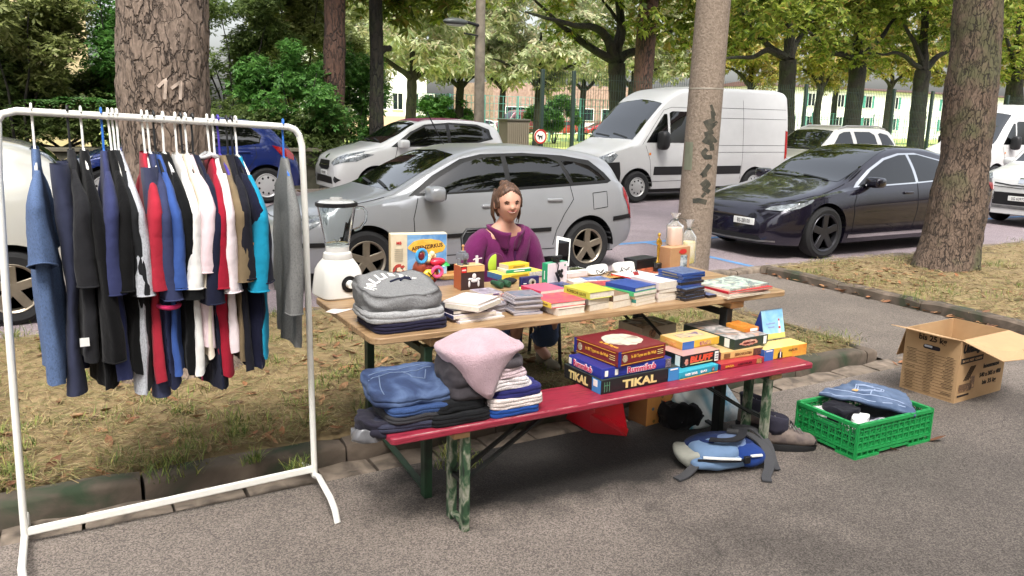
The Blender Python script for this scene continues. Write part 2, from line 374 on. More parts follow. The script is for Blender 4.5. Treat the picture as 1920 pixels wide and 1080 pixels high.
# ---- dry straw, tufts of grass, dead leaves
def strips(n, area, lmin, lmax, wmin, wmax, lift, up, zf):
    """n little bent blades: up=0 lies flat, up=1 stands"""
    V = np.zeros((n*6, 3)); F = np.zeros((n*2, 4), int)
    for i in range(n):
        x, y = area(); z = zf(x, y); a = rnd.uniform(0, 2*PI); l = rnd.uniform(lmin, lmax); wd = rnd.uniform(wmin, wmax); d = np.array((math.cos(a), math.sin(a), 0)); s = np.array((-d[1], d[0], 0))*wd/2
        el = rnd.uniform(.0, .35) if up == 0 else rnd.uniform(.75, 1.4); c, e = math.cos(el), math.sin(el); bend = rnd.uniform(-.35, .35)
        p0 = np.array((x, y, z+rnd.uniform(0, lift))); p1 = p0+(d*c+np.array((0, 0, e)))*l*.5+s*bend*20*.1
        p2 = p1+(d*c*(1.1 if up else 1)+np.array((0, 0, e*(.6 if up else -.8))))*l*.5+s*bend*30*.1
        tw = np.array((0, 0, wd*.4*rnd.uniform(-1, 1)))
        V[i*6:i*6+6] = [p0-s-tw, p0+s+tw, p1-s, p1+s, p2-s*.3+tw, p2+s*.3-tw]
        F[i*2] = (i*6, i*6+1, i*6+3, i*6+2); F[i*2+1] = (i*6+2, i*6+3, i*6+5, i*6+4)
    return V, F
def areaA():
    t = 3.75+2.65*rnd.random()**1.5; lo, hi = -.6-.35*t*.4, 5.0
    return rnd.uniform(-.75, 5.03), t
def areaB():
    return rnd.uniform(6.9, 14) if rnd.random() < .75 else rnd.uniform(6.9, 9), rnd.uniform(2.6, 6.4)
straw = ramp_mat('dry straw', [(94, 80, 50), (138, 120, 80), (166, 146, 104), (118, 116, 64), (96, 102, 52), (118, 80, 50), (70, 60, 40), (176, 160, 118)], kind='island', rough=.9)
V1, F1 = strips(40000, areaA, .03, .13, .0015, .0038, .02, 0, bed_z)
V2, F2 = strips(13000, areaB, .04, .16, .003, .007, .02, 0, bed_z)
tag(raw('dry_grass', np.vstack([V1, V2]), np.vstack([F1, F2+len(V1)]), straw), 'dry straw coloured grass litter covering the planting beds', None, kind='stuff')
def tuft_area(cs):
    def f():
        x, y, r = rnd.choice(cs); a = rnd.uniform(0, 2*PI); q = r*math.sqrt(rnd.random()); return x+q*math.cos(a), y+q*math.sin(a)*.7
    return f
cs = [(p.x, p.y, r) for p, r in [(PG(330, 875, .1), .16), (PG(860, 860, .1), .12), (PG(850, 845, .1), .08), (PG(310, 865, .1), .1), (PG(320, 735, .1), .22), (PG(300, 745, .1), .12), (PG(200, 780, .1), .16), (PG(470, 860, .1), .05), (PG(560, 870, .1), .06), (PG(1330, 610, .1), .3), (PG(1560, 630, .1), .3), (PG(100, 620, .1), .4), (PG(140, 700, .1), .1), (PG(520, 790, .1), .2), (PG(420, 820, .1), .14), (PG(30, 800, .1), .2)]]
for k in range(110):
    x, y = areaA(); cs.append((x, y, rnd.uniform(.04, .16)))
for k in range(40):
    x, y = areaB(); cs.append((x, y, rnd.uniform(.1, .4)))
grass_m = ramp_mat('green grass', [(62, 84, 34), (92, 112, 48), (122, 132, 62), (148, 142, 76)], kind='island', rough=.8)
V, F = strips(14000, tuft_area(cs), .03, .1, .002, .005, .0, 1, lambda x, y: bed_z(x, y)-.01)
tag(raw('grass', V, F, grass_m), 'sparse green grass tufts growing through dry litter in the beds', None, kind='stuff')
def dead_leaves(n, area, zf, smin, smax, curl=.5):
    V = []; F = []
    for i in range(n):
        x, y = area(); L = rnd.uniform(smin, smax); wd = L*rnd.uniform(.22, .42); a = rnd.uniform(0, 2*PI)
        M = Matrix.Translation((x, y, zf(x, y)+.008)) @ Matrix.Rotation(a, 4, 'Z') @ Matrix.Rotation(rnd.uniform(-.5, .5), 4, 'X') @ Matrix.Rotation(rnd.uniform(-.35, .35), 4, 'Y')
        o = len(V); k = rnd.uniform(.1, curl)
        for u in (-.5, -.2, .15, .5):
            h = wd*(1-abs(2*u)**2.2)*.5+.001
            V += [M @ Vector((u*L, -h, k*h*1.6+k*L*u*u)), M @ Vector((u*L, 0, k*L*u*u)), M @ Vector((u*L, h, k*h*1.6+k*L*u*u))]
        for r in range(3):
            for c in range(2):
                q = o+r*3+c; F.append((q, q+1, q+4, q+3))
    return np.array([tuple(p) for p in V]), np.array(F)
def leafA():
    if rnd.random() < .35:
        p = PG(rnd.uniform(600, 1180), rnd.uniform(590, 690), .1); return p.x+rnd.uniform(-.2, .2), p.y
    x, y = areaA(); return x, y
def leafB():
    if rnd.random() < .55:
        p = PG(rnd.gauss(1660, 80), rnd.gauss(515, 12), .1); return max(6.97, p.x), min(p.y, 6.4)
    return areaB()
brown = ramp_mat('dead leaves', [(86, 54, 36), (122, 80, 52), (146, 98, 64), (106, 70, 46), (160, 122, 84), (78, 56, 42)], kind='island', rough=.75)
Va, Fa = dead_leaves(700, leafA, bed_z, .04, .12); Vb, Fb = dead_leaves(240, leafB, bed_z, .04, .10)
def leafP():
    r = rnd.random()
    if r < .5: return 6.9-abs(rnd.gauss(0, .1)), rnd.uniform(3.4, 6.4)
    if r < .7: return rnd.uniform(-.3, 5.2), rnd.uniform(3.38, 3.5)
    return rnd.uniform(-1, 7), rnd.uniform(1.2, 6)
Vc, Fc = dead_leaves(70, lambda: (lambda q: q if not (4.95 > q[0] > -9 and q[1] > 3.4) else (6.8, rnd.uniform(3.5, 6)))(leafP()), lambda x, y: .004, .04, .11)
Vd, Fd = dead_leaves(260, lambda: (rnd.uniform(-4, 8), 15.7+abs(rnd.gauss(0, 1.2))), lambda x, y: .06, .06, .14)
FF = [Fa]; o = len(Va); VV = [Va]
for v_, f_ in ((Vb, Fb), (Vc, Fc), (Vd, Fd)): FF.append(f_+o); VV.append(v_); o += len(v_)
tag(raw('fallen_leaves', np.vstack(VV), np.vstack(FF), brown), 'curled brown fallen leaves scattered over beds and paths', None, kind='stuff')
# small twigs on the bed
tb = MB()
for k in range(60):
    x, y = areaA(); z = bed_z(x, y)+.012; a = rnd.uniform(0, PI); l = rnd.uniform(.1, .35)
    tb.tube([(x, y, z), (x+l*.5*math.cos(a), y+l*.5*math.sin(a), z+.01), (x+l*math.cos(a+.3), y+l*math.sin(a+.3), z)], rnd.uniform(.002, .004), 5)
tag(tb.build('twigs', mat('twig bark', (120, 96, 70), .9)), 'thin dry twigs lying on the planting bed', None, kind='stuff')
# ================================================================== TREES AND BACKGROUND
def bark_mat(name, plate, plate2, crack, scale, zst=.55, moss=None, dist=.03, edge=.14):
    m = bpy.data.materials.new(name); m.use_nodes = True; n = m.node_tree.nodes; L = m.node_tree.links; b = n['Principled BSDF']; b.inputs['Roughness'].default_value = .92
    tc = n.new('ShaderNodeTexCoord'); mp = n.new('ShaderNodeMapping'); mp.inputs['Scale'].default_value = (1, 1, zst); L.new(tc.outputs['Object'], mp.inputs[0])
    nz = n.new('ShaderNodeTexNoise'); nz.inputs['Scale'].default_value = scale*.7; nz.inputs['Detail'].default_value = 5; L.new(mp.outputs[0], nz.inputs['Vector'])
    vm = n.new('ShaderNodeVectorMath'); vm.operation = 'MULTIPLY_ADD'; k = 3./scale; vm.inputs[1].default_value = (k, k, k); L.new(nz.outputs['Color'], vm.inputs[0]); L.new(mp.outputs[0], vm.inputs[2])
    v = n.new('ShaderNodeTexVoronoi'); v.feature = 'DISTANCE_TO_EDGE'; v.inputs['Scale'].default_value = scale; L.new(vm.outputs[0], v.inputs['Vector'])
    mr = n.new('ShaderNodeMapRange'); mr.inputs[1].default_value = .0; mr.inputs[2].default_value = edge; wn = n.new('ShaderNodeTexNoise'); wn.inputs['Scale'].default_value = scale*.45; wn.inputs['Detail'].default_value = 3; L.new(mp.outputs[0], wn.inputs['Vector']); wa = n.new('ShaderNodeMath'); wa.operation = 'MULTIPLY_ADD'; wa.inputs[1].default_value = edge*2.6; wa.inputs[2].default_value = -edge*1.15; L.new(wn.outputs['Fac'], wa.inputs[0]); ws = n.new('ShaderNodeMath'); L.new(v.outputs['Distance'], ws.inputs[0]); L.new(wa.outputs[0], ws.inputs[1]); L.new(ws.outputs[0], mr.inputs[0])
    f = n.new('ShaderNodeTexNoise'); f.inputs['Scale'].default_value = scale*4; f.inputs['Detail'].default_value = 6; L.new(mp.outputs[0], f.inputs['Vector'])
    rp = n.new('ShaderNodeValToRGB'); e = rp.color_ramp.elements; e[0].position = .35; e[1].position = .65; e[0].color = (*srgb(plate2), 1); e[1].color = (*srgb(plate), 1); L.new(f.outputs['Fac'], rp.inputs[0])
    src = rp.outputs[0]
    if moss:
        g = n.new('ShaderNodeTexNoise'); g.inputs['Scale'].default_value = 2.2; g.inputs['Detail'].default_value = 6; L.new(tc.outputs['Object'], g.inputs['Vector'])
        g2 = n.new('ShaderNodeMapRange'); g2.inputs[1].default_value = .5; g2.inputs[2].default_value = .62; L.new(g.outputs['Fac'], g2.inputs[0])
        mm = n.new('ShaderNodeMix'); mm.data_type = 'RGBA'; L.new(g2.outputs[0], mm.inputs['Factor']); L.new(src, mm.inputs['A']); mm.inputs['B'].default_value = (*srgb(moss), 1); src = mm.outputs['Result']
    mx = n.new('ShaderNodeMix'); mx.data_type = 'RGBA'; L.new(mr.outputs[0], mx.inputs['Factor']); mx.inputs['A'].default_value = (*srgb(crack), 1); L.new(src, mx.inputs['B']); L.new(mx.outputs['Result'], b.inputs['Base Color'])
    ad = n.new('ShaderNodeMath'); ad.operation = 'MULTIPLY_ADD'; ad.inputs[1].default_value = .25; L.new(f.outputs['Fac'], ad.inputs[0]); L.new(mr.outputs[0], ad.inputs[2])
    bp = n.new('ShaderNodeBump'); bp.inputs['Strength'].default_value = .9; bp.inputs['Distance'].default_value = dist; L.new(ad.outputs[0], bp.inputs['Height']); L.new(bp.outputs[0], b.inputs['Normal'])
    MATS[name] = m; return m
bark_plane = bark_mat('plated bark', (134, 117, 104), (96, 83, 73), (60, 49, 42), 17, .42, None, .02, .10)
bark_brown = bark_mat('furrowed bark', (112, 94, 80), (82, 68, 58), (46, 38, 32), 24, .35, (84, 82, 58), .02, .1)
bark_dark = bark_mat('dark bark', (46, 41, 33), (34, 31, 26), (15, 14, 12), 8, .3, (42, 46, 28), .03)
bark_red = bark_mat('reddish bark', (88, 62, 50), (68, 50, 42), (30, 24, 20), 9, .3, None, .03)
def limb(mb, pts, r0, r1, n=9, wob=.04, seed=0):
    """tapered branch through pts, resampled with a wobble"""
    P = [Vector(p) for p in pts]; out = []; rad = []
    k = max(2, int(sum((P[i+1]-P[i]).length for i in range(len(P)-1))/.25)); k = min(k, 26)
    for i in range(k+1):
        u = i/k*(len(P)-1); j = min(int(u), len(P)-2); f = u-j
        a, b, c, d = P[max(j-1, 0)], P[j], P[j+1], P[min(j+2, len(P)-1)]
        q = .5*((2*b)+(c-a)*f+(2*a-5*b+4*c-d)*f*f+(3*b-a-3*c+d)*f**3)
        out.append(q+noise.noise_vector(q*1.3+Vector((seed, 0, 0)))*wob*min(1, i/2)); rad.append(r0+(r1-r0)*(i/k))
    mb.tube(out, rad, n); return out
def palm_leaves(cent, rad, n, size, cols_mat, name, parent, seed=1, leaflets=5, droop=.35, loc=None, flat=.8):
    """n palmate leaves spread over clumps; each leaflet is a bent diamond"""
    g = np.random.default_rng(seed); cent = np.array(cent, float); rad = np.array(rad, float)
    wts = rad**2/np.sum(rad**2); ci = g.choice(len(cent), n, p=wts)
    d = g.normal(size=(n, 3)); d /= np.linalg.norm(d, axis=1)[:, None]; q = g.random(n)**.45
    P = cent[ci]+d*(rad[ci]*q)[:, None]*np.array((1, 1, flat))
    hd = g.random(n)*2*PI; H = np.stack([np.cos(hd), np.sin(hd), np.zeros(n)], 1)
    N = np.stack([g.normal(size=n)*.55, g.normal(size=n)*.55, np.ones(n)], 1); N /= np.linalg.norm(N, axis=1)[:, None]
    H -= N*np.sum(H*N, 1)[:, None]; H /= np.linalg.norm(H, axis=1)[:, None]; S = np.cross(N, H)
    sz = size*(.6+.7*g.random(n))
    V = np.zeros((n, leaflets, 4, 3))
    for k in range(leaflets):
        a = (k-(leaflets-1)/2)*(.62 if leaflets > 3 else .9) if leaflets > 1 else 0.
        D = H*math.cos(a)+S*math.sin(a); W = -H*math.sin(a)+S*math.cos(a); l = sz*(1-.13*abs(k-(leaflets-1)/2)); dr = np.array((0, 0, -1.))*droop
        V[:, k, 0] = P; V[:, k, 1] = P+D*(l*.62)[:, None]+W*(l*.19)[:, None]+dr*(l*.35)[:, None]
        V[:, k, 2] = P+D*l[:, None]+dr*l[:, None]; V[:, k, 3] = P+D*(l*.62)[:, None]-W*(l*.19)[:, None]+dr*(l*.35)[:, None]
    F = np.arange(n*leaflets*4).reshape(-1, 4)
    return raw(name, V.reshape(-1, 3), F, cols_mat, parent, loc)
chest = leaf_mat('chestnut leaf', [(56, 72, 24), (92, 112, 38), (124, 142, 52), (160, 166, 76), (78, 98, 32), (158, 134, 72)], transl=.55)
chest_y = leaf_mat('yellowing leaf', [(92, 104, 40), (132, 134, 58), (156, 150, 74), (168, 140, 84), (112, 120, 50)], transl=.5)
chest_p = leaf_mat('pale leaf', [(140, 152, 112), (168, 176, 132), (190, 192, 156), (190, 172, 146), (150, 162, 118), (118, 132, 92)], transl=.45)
dk_leaf = leaf_mat('dark shrub leaf', [(58, 74, 36), (86, 106, 52), (116, 132, 74), (72, 90, 46)], transl=.55)
gr_leaf = leaf_mat('fresh shrub leaf', [(52, 92, 38), (76, 124, 52), (106, 150, 72), (62, 104, 46)], transl=.45)
ol_leaf = leaf_mat('olive leaf', [(96, 110, 54), (128, 138, 76), (154, 160, 102), (80, 92, 46)], transl=.5)
def clumps(c, r, k, rmin, rmax, seed, zlo=-1e9):
    g = random.Random(seed); cs, rs = [], []
    while len(cs) < k:
        v = Vector((g.gauss(0, 1), g.gauss(0, 1), g.gauss(0, 1))).normalized()*(g.random()**.4)
        p = Vector((c[0]+v.x*r[0], c[1]+v.y*r[1], c[2]+v.z*r[2]))
        if p.z < zlo: continue
        cs.append(tuple(p)); rs.append(g.uniform(rmin, rmax))
    return cs, rs
def tree(label, base, trunk, r0, r1, limbs, bark, leaf=None, crown=None, nleaf=4000, lsize=.22, seed=1, flare=1.5, leaflets=5, group=None, cat='tree', name='tree', droop=.35, n=14):
    """trunk: points relative to base; limbs: (points, r0, r1); crown: list of (centre, radii, clumps)"""
    t = empty(name, base, 0, label, cat, group)
    tb = MB(); P = [Vector(p) for p in trunk]
    out, rad = [], []
    K = 22
    for i in range(K+1):
        u = i/K; f = u*(len(P)-1); j = min(int(f), len(P)-2); q = P[j].lerp(P[j+1], f-j); h = (q-P[0]).length
        out.append(q+noise.noise_vector(q*.8+Vector((seed, 0, 0)))*r0*.15*min(1, i/3)); rad.append((r0+(r1-r0)*u)*(1+(flare-1)*math.exp(-h/.28)))
    tb.tube(out, rad, n); tb.noise(r0*.10, 2.5/max(r0, .1)*.35, seed)
    for L_ in limbs: limb(tb, L_[0], L_[1], L_[2], 8, .12, seed)
    tb.build('trunk', bark, t)
    if crown:
        cs, rs = [], []
        for k, (c, r, m) in enumerate(crown):
            a, b = clumps(c, r, m, .55, 1.15, seed*10+k); cs += a; rs += b
        palm_leaves(cs, rs, nleaf, lsize, leaf, 'crown', t, seed, leaflets, droop)
    return t
# --- the two trunks close to the stall
def big_trunk(name, label, t, edges, bark, ztop, amp, seed, zb=.05, flare=1.35):
    """edges: (y px, x left, x right) of the trunk in the photograph, on the plane at distance t"""
    e = empty(name, (0, 0, 0), 0, label, 'tree')
    pts = []
    for y, a, b in edges:
        pa, pb = PT(a, y, t), PT(b, y, t); pts.append(((pa.z+pb.z)/2, (pa.x+pb.x)/2, (b-a)/pxm((pa+pb)/2)/2*.96))
    pts.sort(); zs = [p[0] for p in pts]
    fx = lambda z: float(np.interp(z, zs, [p[1] for p in pts])) if z < zs[-1] else pts[-1][1]+(z-zs[-1])*(pts[-1][1]-pts[0][1])/(zs[-1]-zs[0])
    fr = lambda z: float(np.interp(z, zs, [p[2] for p in pts]))*(1 if z < zs[-1] else max(.6, 1-.06*(z-zs[-1])))
    base = Vector((fx(zb), t, zb)); e.location = base
    b = MB(); nz, na = 150, 96; rings = []
    for i in range(nz+1):
        u = i/nz; z = zb-.08+(ztop-zb)*u**1.5; r = fr(z)*(1+(flare-1)*math.exp(-max(0, z-zb)/.16)); ring = []
        for k in range(na):
            a = 2*PI*k/na; d = Vector((math.cos(a), math.sin(a), 0))
            q = Vector((d.x*.35, d.y*.35, z*.5))*5
            lump = noise.noise(q*.6+Vector((seed, 0, 0)))*.035+noise.noise(q*2+Vector((0, seed, 0)))*.012
            vd, vp = noise.voronoi(noise.noise_vector(q*6)*.3+Vector((d.x*.3*16, d.y*.3*16, z*.42*16))+noise.noise_vector(q*2.5)*.45)
            crack = min(1, (vd[1]-vd[0])*3.2)
            root = (flare-1)*.2*max(0, math.sin(a*5+seed))*math.exp(-max(0, z-zb)/.12)
            ring.append(Vector((fx(z)-base.x, 0, z-base.z))+d*(r*(1+root)+lump*r/.28+amp*(crack-1)+amp*.3*noise.noise(q*9)))
        rings.append(ring)
    b.loft(rings)
    o = b.build('trunk', bark, e, angle=180)
    return e, o, base, fx, fr
t11, t11o, t11b, _, _ = big_trunk('tree', 'large tree with cracked grey-brown bark and a painted 11 behind the clothes rack', 5.35, [(0, 216, 388), (120, 222, 394), (280, 235, 402), (480, 236, 418), (640, 226, 432)], bark_plane, 6.5, .013, 3)
tr2, tr2o, tr2b, _, _ = big_trunk('tree', 'leaning brown furrowed tree in the right planting bed beside the dark car', 5.55, [(0, 1790, 1876), (150, 1775, 1868), (300, 1760, 1855), (400, 1737, 1845), (460, 1722, 1832), (500, 1708, 1826)], bark_brown, 6.5, .010, 8, .06, 1.04)
for e_, b_, sd_ in ((t11, t11b, 5), (tr2, tr2b, 6)):
    # high crown above the frame: it only throws dapple and shows in the cars
    lb = MB()
    for k in range(5):
        a = k*1.3+sd_; lb.tube([(0, 0, 5.6+.1*k), (1.0*math.cos(a), 1.0*math.sin(a), 6.6), (2.4*math.cos(a), 2.4*math.sin(a), 7.3)], [.12, .08, .03], 7)
    lb.build('limbs', bark_brown, e_)
    cs, rs = clumps((.3, 2.2, 8.4), (4.8, 5.6, 1.8), 42, .6, 1.2, sd_, 6.6)
    palm_leaves(cs, rs, 3600, .28, chest, 'crown', e_, sd_)
# a painted 11 on the bark
def decal_line(bvh, pts, width, origin_dir, off=.004, step=.01):
    """strip of width along pts (3D, near the surface), cast along origin_dir onto the mesh"""
    d = Vector(origin_dir).normalized(); P = [Vector(p) for p in pts]; S = []
    for i in range(len(P)-1):
        k = max(1, int((P[i+1]-P[i]).length/step)); S += [P[i].lerp(P[i+1], j/k) for j in range(k)]
    S.append(P[-1]); mb = MB(); prev = None
    for i, p in enumerate(S):
        tg = (S[min(i+1, len(S)-1)]-S[max(i-1, 0)]).normalized(); sd_ = tg.cross(d).normalized(); row = []
        for s_ in (-1, -.33, .33, 1):
            h, nrm, _, _ = bvh.ray_cast(p+sd_*width/2*s_-d*3, d)
            row.append(h-d*off if h is not None else None)
        if None in row: prev = None; continue
        o = len(mb.v); mb.add(row, [])
        if prev is not None:
            for c in range(3): mb.f.append([prev+c, prev+c+1, o+c+1, o+c]); mb.mi.append(0)
        prev = o
    return mb
def bvh_of(o, world=None):
    m = o.data; M = world if world is not None else Matrix.Identity(4)
    return BVHTree.FromPolygons([M @ v.co for v in m.vertices], [tuple(p.vertices) for p in m.polygons])
bv = bvh_of(t11o, Matrix.Translation(t11b))
vd_ = (t11b-ORG); vd_.z = 0; vd_.normalize()
num = MB()
for st in ([(296, 163), (311, 149), (309, 186)], [(321, 166), (339, 153), (338, 187)]):
    q = decal_line(bv, [PT(x, y, 5.1) for x, y in st], .017, vd_, .007)
    num.add(q.v, q.f)
num.v = [p-t11b for p in num.v]
num.build('painted_number', mat('faded white paint', (190, 172, 158), .9, var=.25, vscale=30), t11)
# --- far row of chestnuts
def chestnut(label, x, yfork, width, t, seed, limbs_px, leaf=chest, nleaf=5600, zb=.05, bark=bark_dark, crown_dx=0., crad=4.2, cz=None, lsize=.26, xtop=None, yb=None, leaflets=5):
    f = PT(xtop or x, yfork, t); base = PT(x, yb or 300, t); base.z = zb; d = f-base
    r = width/pxm(f)/2
    L = []
    for pts, w0 in limbs_px:
        P = [d]+[PT(px_, py_, t+dt)-base for px_, py_, dt in pts]
        L.append((P, w0/pxm(f)/2, .03))
    top = f.z-zb; L.append(([d, d+Vector((.2, .3, 1.5)), d+Vector((-.2, .2, 3.6))], r*.75, .05))
    cz = cz or top+2.6
    return tree(label, base, [(0, 0, 0), d*.5+Vector((rnd.uniform(-.04, .04), 0, 0)), d], r, r*.95, L, bark, leaf, [((d.x+crown_dx, 0, cz), (crad, 3.4, 2.3), 34), ((d.x+crown_dx, 0, cz+2.5), (crad*.8, 3, 1.8), 14), ((d.x+crown_dx, 0, cz+6), (crad*.8, 3, 2.8), 16)], nleaf, lsize, seed, 1.25, group=None, leaflets=leaflets)
chestnut('dark forked chestnut tree behind the windscreen of the big white van', 1157, 118, 34, 22.5, 11, [([(1130, 60, 0), (1075, 45, -.5), (985, 25, -.8)], 22), ([(1100, 85, .3), (1045, 40, .4), (1000, 0, .5)], 18), ([(1165, 50, 0), (1130, 0, 0)], 16), ([(1200, 90, .2), (1260, 60, 0), (1320, 40, 0)], 20)], crown_dx=-.5)
tree('straight reddish-brown trunk standing just right of the forked chestnut behind the van', (lambda p: Vector((p.x, p.y, .05)))(PT(1202, 300, 21.2)), [(0, 0, 0), tuple(PT(1207, 120, 21.2)-PT(1202, 300, 21.2)), tuple(PT(1222, -60, 21.2)-PT(1202, 300, 21.2))], .34, .3, [], bark_red, chest, [((0.4, 0, 7), (3.6, 3, 1.8), 22)], 2600, .25, 12, 1.1)
chestnut('dark chestnut tree whose trunk rises just past the rear end of the big white van', 1472, 112, 33, 22.5, 13, [([(1440, 95, 0), (1400, 108, 0), (1355, 105, -.3)], 15), ([(1420, 70, .3), (1390, 20, .2)], 17), ([(1480, 40, 0), (1470, -20, 0)], 20), ([(1500, 70, .2), (1535, 20, .3)], 15)], crown_dx=-.8, yb=290, xtop=1478)
chestnut('dark forked chestnut tree rising behind the bonnet end of the parked silver estate car', 1590, 118, 32, 22.5, 14, [([(1570, 100, -.2), (1530, 70, -.2), (1500, 55, 0)], 14), ([(1612, 50, .2), (1618, 0, .3)], 18), ([(1650, 70, .2), (1690, 20, .2)], 16)], xtop=1608)
chestnut('dark chestnut tree left of the leaning brown trunk, above the estate car roof', 1712, 132, 30, 22.5, 15, [([(1690, 105, .1), (1640, 100, .2)], 12), ([(1735, 60, 0), (1742, 0, 0)], 18), ([(1770, 100, .2), (1810, 70, .3)], 15), ([(1715, 80, 0), (1690, 30, 0)], 14)], xtop=1730)
chestnut('dark chestnut tree at the far right edge above the second white van', 1906, 150, 26, 23, 16, [([(1925, 100, 0), (1960, 60, 0)], 14), ([(1895, 90, 0), (1880, 30, 0)], 13)])
# left of the lamp: two tall trunks
tree('tall straight brown trunk beside the red-roofed white car', (lambda p: Vector((p.x, p.y, .05)))(PT(624, 300, 18.6)), [(0, 0, 0), tuple(PT(625, 120, 18.6)-PT(624, 300, 18.6)), tuple(PT(628, -80, 18.6)-PT(624, 300, 18.6))], 45/pxm(PT(625, 150, 18.6))/2, 38/pxm(PT(625, 150, 18.6))/2, [], bark_red, chest, [((0, 0, 7.6), (3, 2.6, 1.9), 20)], 2400, .25, 21, 1.25)
p_ = PT(706, 300, 19.0); q_ = lambda x, y: tuple(PT(x, y, 19.0)-p_)
tree('slim blackish trunk with a short broken branch stub behind the red-roofed white car', Vector((p_.x, p_.y, .05)), [(0, 0, 0), q_(706, 120), q_(703, -60)], 28/pxm(p_)/2, 24/pxm(p_)/2, [([q_(708, 58), q_(722, 48), q_(732, 46)], .09, .07)], bark_dark, chest, [((0.5, 0, 6.4), (2.6, 2.4, 1.5), 20), ((.9, 0, 4.7), (1.3, .8, .7), 6)], 2900, .25, 22, 1.2)
# pale chestnuts across the lawn
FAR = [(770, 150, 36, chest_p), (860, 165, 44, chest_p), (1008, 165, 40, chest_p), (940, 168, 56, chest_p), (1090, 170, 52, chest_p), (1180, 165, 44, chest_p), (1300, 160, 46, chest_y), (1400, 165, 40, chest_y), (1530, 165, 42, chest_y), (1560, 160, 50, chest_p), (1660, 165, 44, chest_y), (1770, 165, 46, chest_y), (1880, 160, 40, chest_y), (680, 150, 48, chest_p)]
LBL = ['pale green chestnut across the lawn, seen just right of the slim blackish trunk', 'pale chestnut across the lawn, left of the street lamp', 'pale chestnut with dark bare trunk across the lawn between lamp and fence posts', 'pale chestnut crown far across the lawn directly behind the street lamp', 'pale far chestnut above the dark fence posts', 'pale chestnut across the lawn between the forked tree and the concrete mast', 'yellowing chestnut crown directly behind the concrete mast', 'yellowing chestnut crown above the white van roof, right of the mast', 'yellowing chestnut across the lawn right behind the van rear doors', 'pale chestnut far off between the two dark forked trees', 'yellowing chestnut crown over the estate car roof', 'yellowing chestnut far off behind the leaning brown trunk', 'yellowing chestnut at the right edge above the second van', 'pale chestnut crown between the two tall left trunks']
for i, (x, y, t, lf) in enumerate(FAR):
    b_ = PT(x, 240, t); b_.z = .05; f = PT(x, y, t); h = f.z-.05
    r = .28
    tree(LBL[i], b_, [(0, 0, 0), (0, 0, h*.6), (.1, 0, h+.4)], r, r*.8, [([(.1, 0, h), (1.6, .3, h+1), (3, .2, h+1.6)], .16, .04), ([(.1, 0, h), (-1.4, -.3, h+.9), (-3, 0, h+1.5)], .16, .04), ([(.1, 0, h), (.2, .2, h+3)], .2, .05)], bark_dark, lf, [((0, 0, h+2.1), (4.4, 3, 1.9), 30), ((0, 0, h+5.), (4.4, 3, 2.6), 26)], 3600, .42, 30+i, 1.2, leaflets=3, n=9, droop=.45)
# shrubs
def shrub(label, x, y, t, r, leaf, n, size, seed, name='shrub', stems=6, zb=.05, cat='bush', leaflets=3, group=None, k=26):
    c = PT(x, y, t); b_ = Vector((c.x, t, zb)); e = empty(name, b_, 0, label, cat, group); hz = c.z-zb; sb = MB()
    for i in range(stems):
        a = i*2*PI/stems+seed; limb(sb, [(.08*math.cos(a), .08*math.sin(a), 0), (r[0]*.25*math.cos(a), r[1]*.3*math.sin(a), hz*.6), (r[0]*.6*math.cos(a), r[1]*.6*math.sin(a), hz+r[2]*.3)], .035, .008, 6, .08, seed+i)
    sb.build('stems', bark_dark, e)
    cs, rs = clumps((0, 0, hz), r, k, .25, .55, seed, .1)
    palm_leaves(cs, rs, n, size, leaf, 'foliage', e, seed, leaflets, .2)
    return e
shrub('dark evergreen shrub right behind the numbered trunk, on its right side', 440, 95, 19.5, (1.5, 1.1, 1.9), dk_leaf, 6500, .13, 41, k=34)
shrub('bright green bush beside the tall brown trunk', 545, 165, 18.4, (1.25, 1.0, 1.0), gr_leaf, 6000, .13, 42, k=30)
shrub('low dark shrub below the bright green bush', 500, 262, 18.0, (1.7, .8, .75), dk_leaf, 4800, .12, 43)
shrub('green climber growing between the two tall trunks', 662, 200, 19.8, (.75, .6, 1.6), gr_leaf, 4500, .12, 44)
shrub('light green leafy shrub in the top left corner in front of the house', 22, 60, 17.8, (1.15, .9, 1.1), ol_leaf, 5200, .15, 45, k=24)
shrub('dark green shrub below the light green one at the left edge', 16, 150, 18.6, (.95, 1.0, .9), dk_leaf, 5200, .13, 46)
shrub('mid green shrub between the house wall and the numbered trunk', 208, 60, 18.6, (.5, .9, 1.9), gr_leaf, 5400, .13, 47, k=30)
shrub('dark shrub at the foot of the house wall beside the ferns', 190, 190, 18.9, (1.1, .6, .7), dk_leaf, 4200, .12, 48)
shrub('olive tree top hanging over the tall brown trunk', 560, 20, 20.5, (1.6, 1.2, .9), ol_leaf, 4200, .18, 49)
shrub('tall dark shrub far behind the bright green bush', 590, 110, 23.5, (2.2, 1.2, 2.4), ol_leaf, 4200, .17, 50, k=30)
shrub('round green shrub by the far tennis court fence, left of the lamp', 835, 208, 44, (2.0, 1.2, 1.1), gr_leaf, 3000, .26, 51)
shrub('round green shrub by the far court fence, right of the lamp', 1040, 212, 46, (1.9, 1.2, 1.1), gr_leaf, 3000, .26, 52)
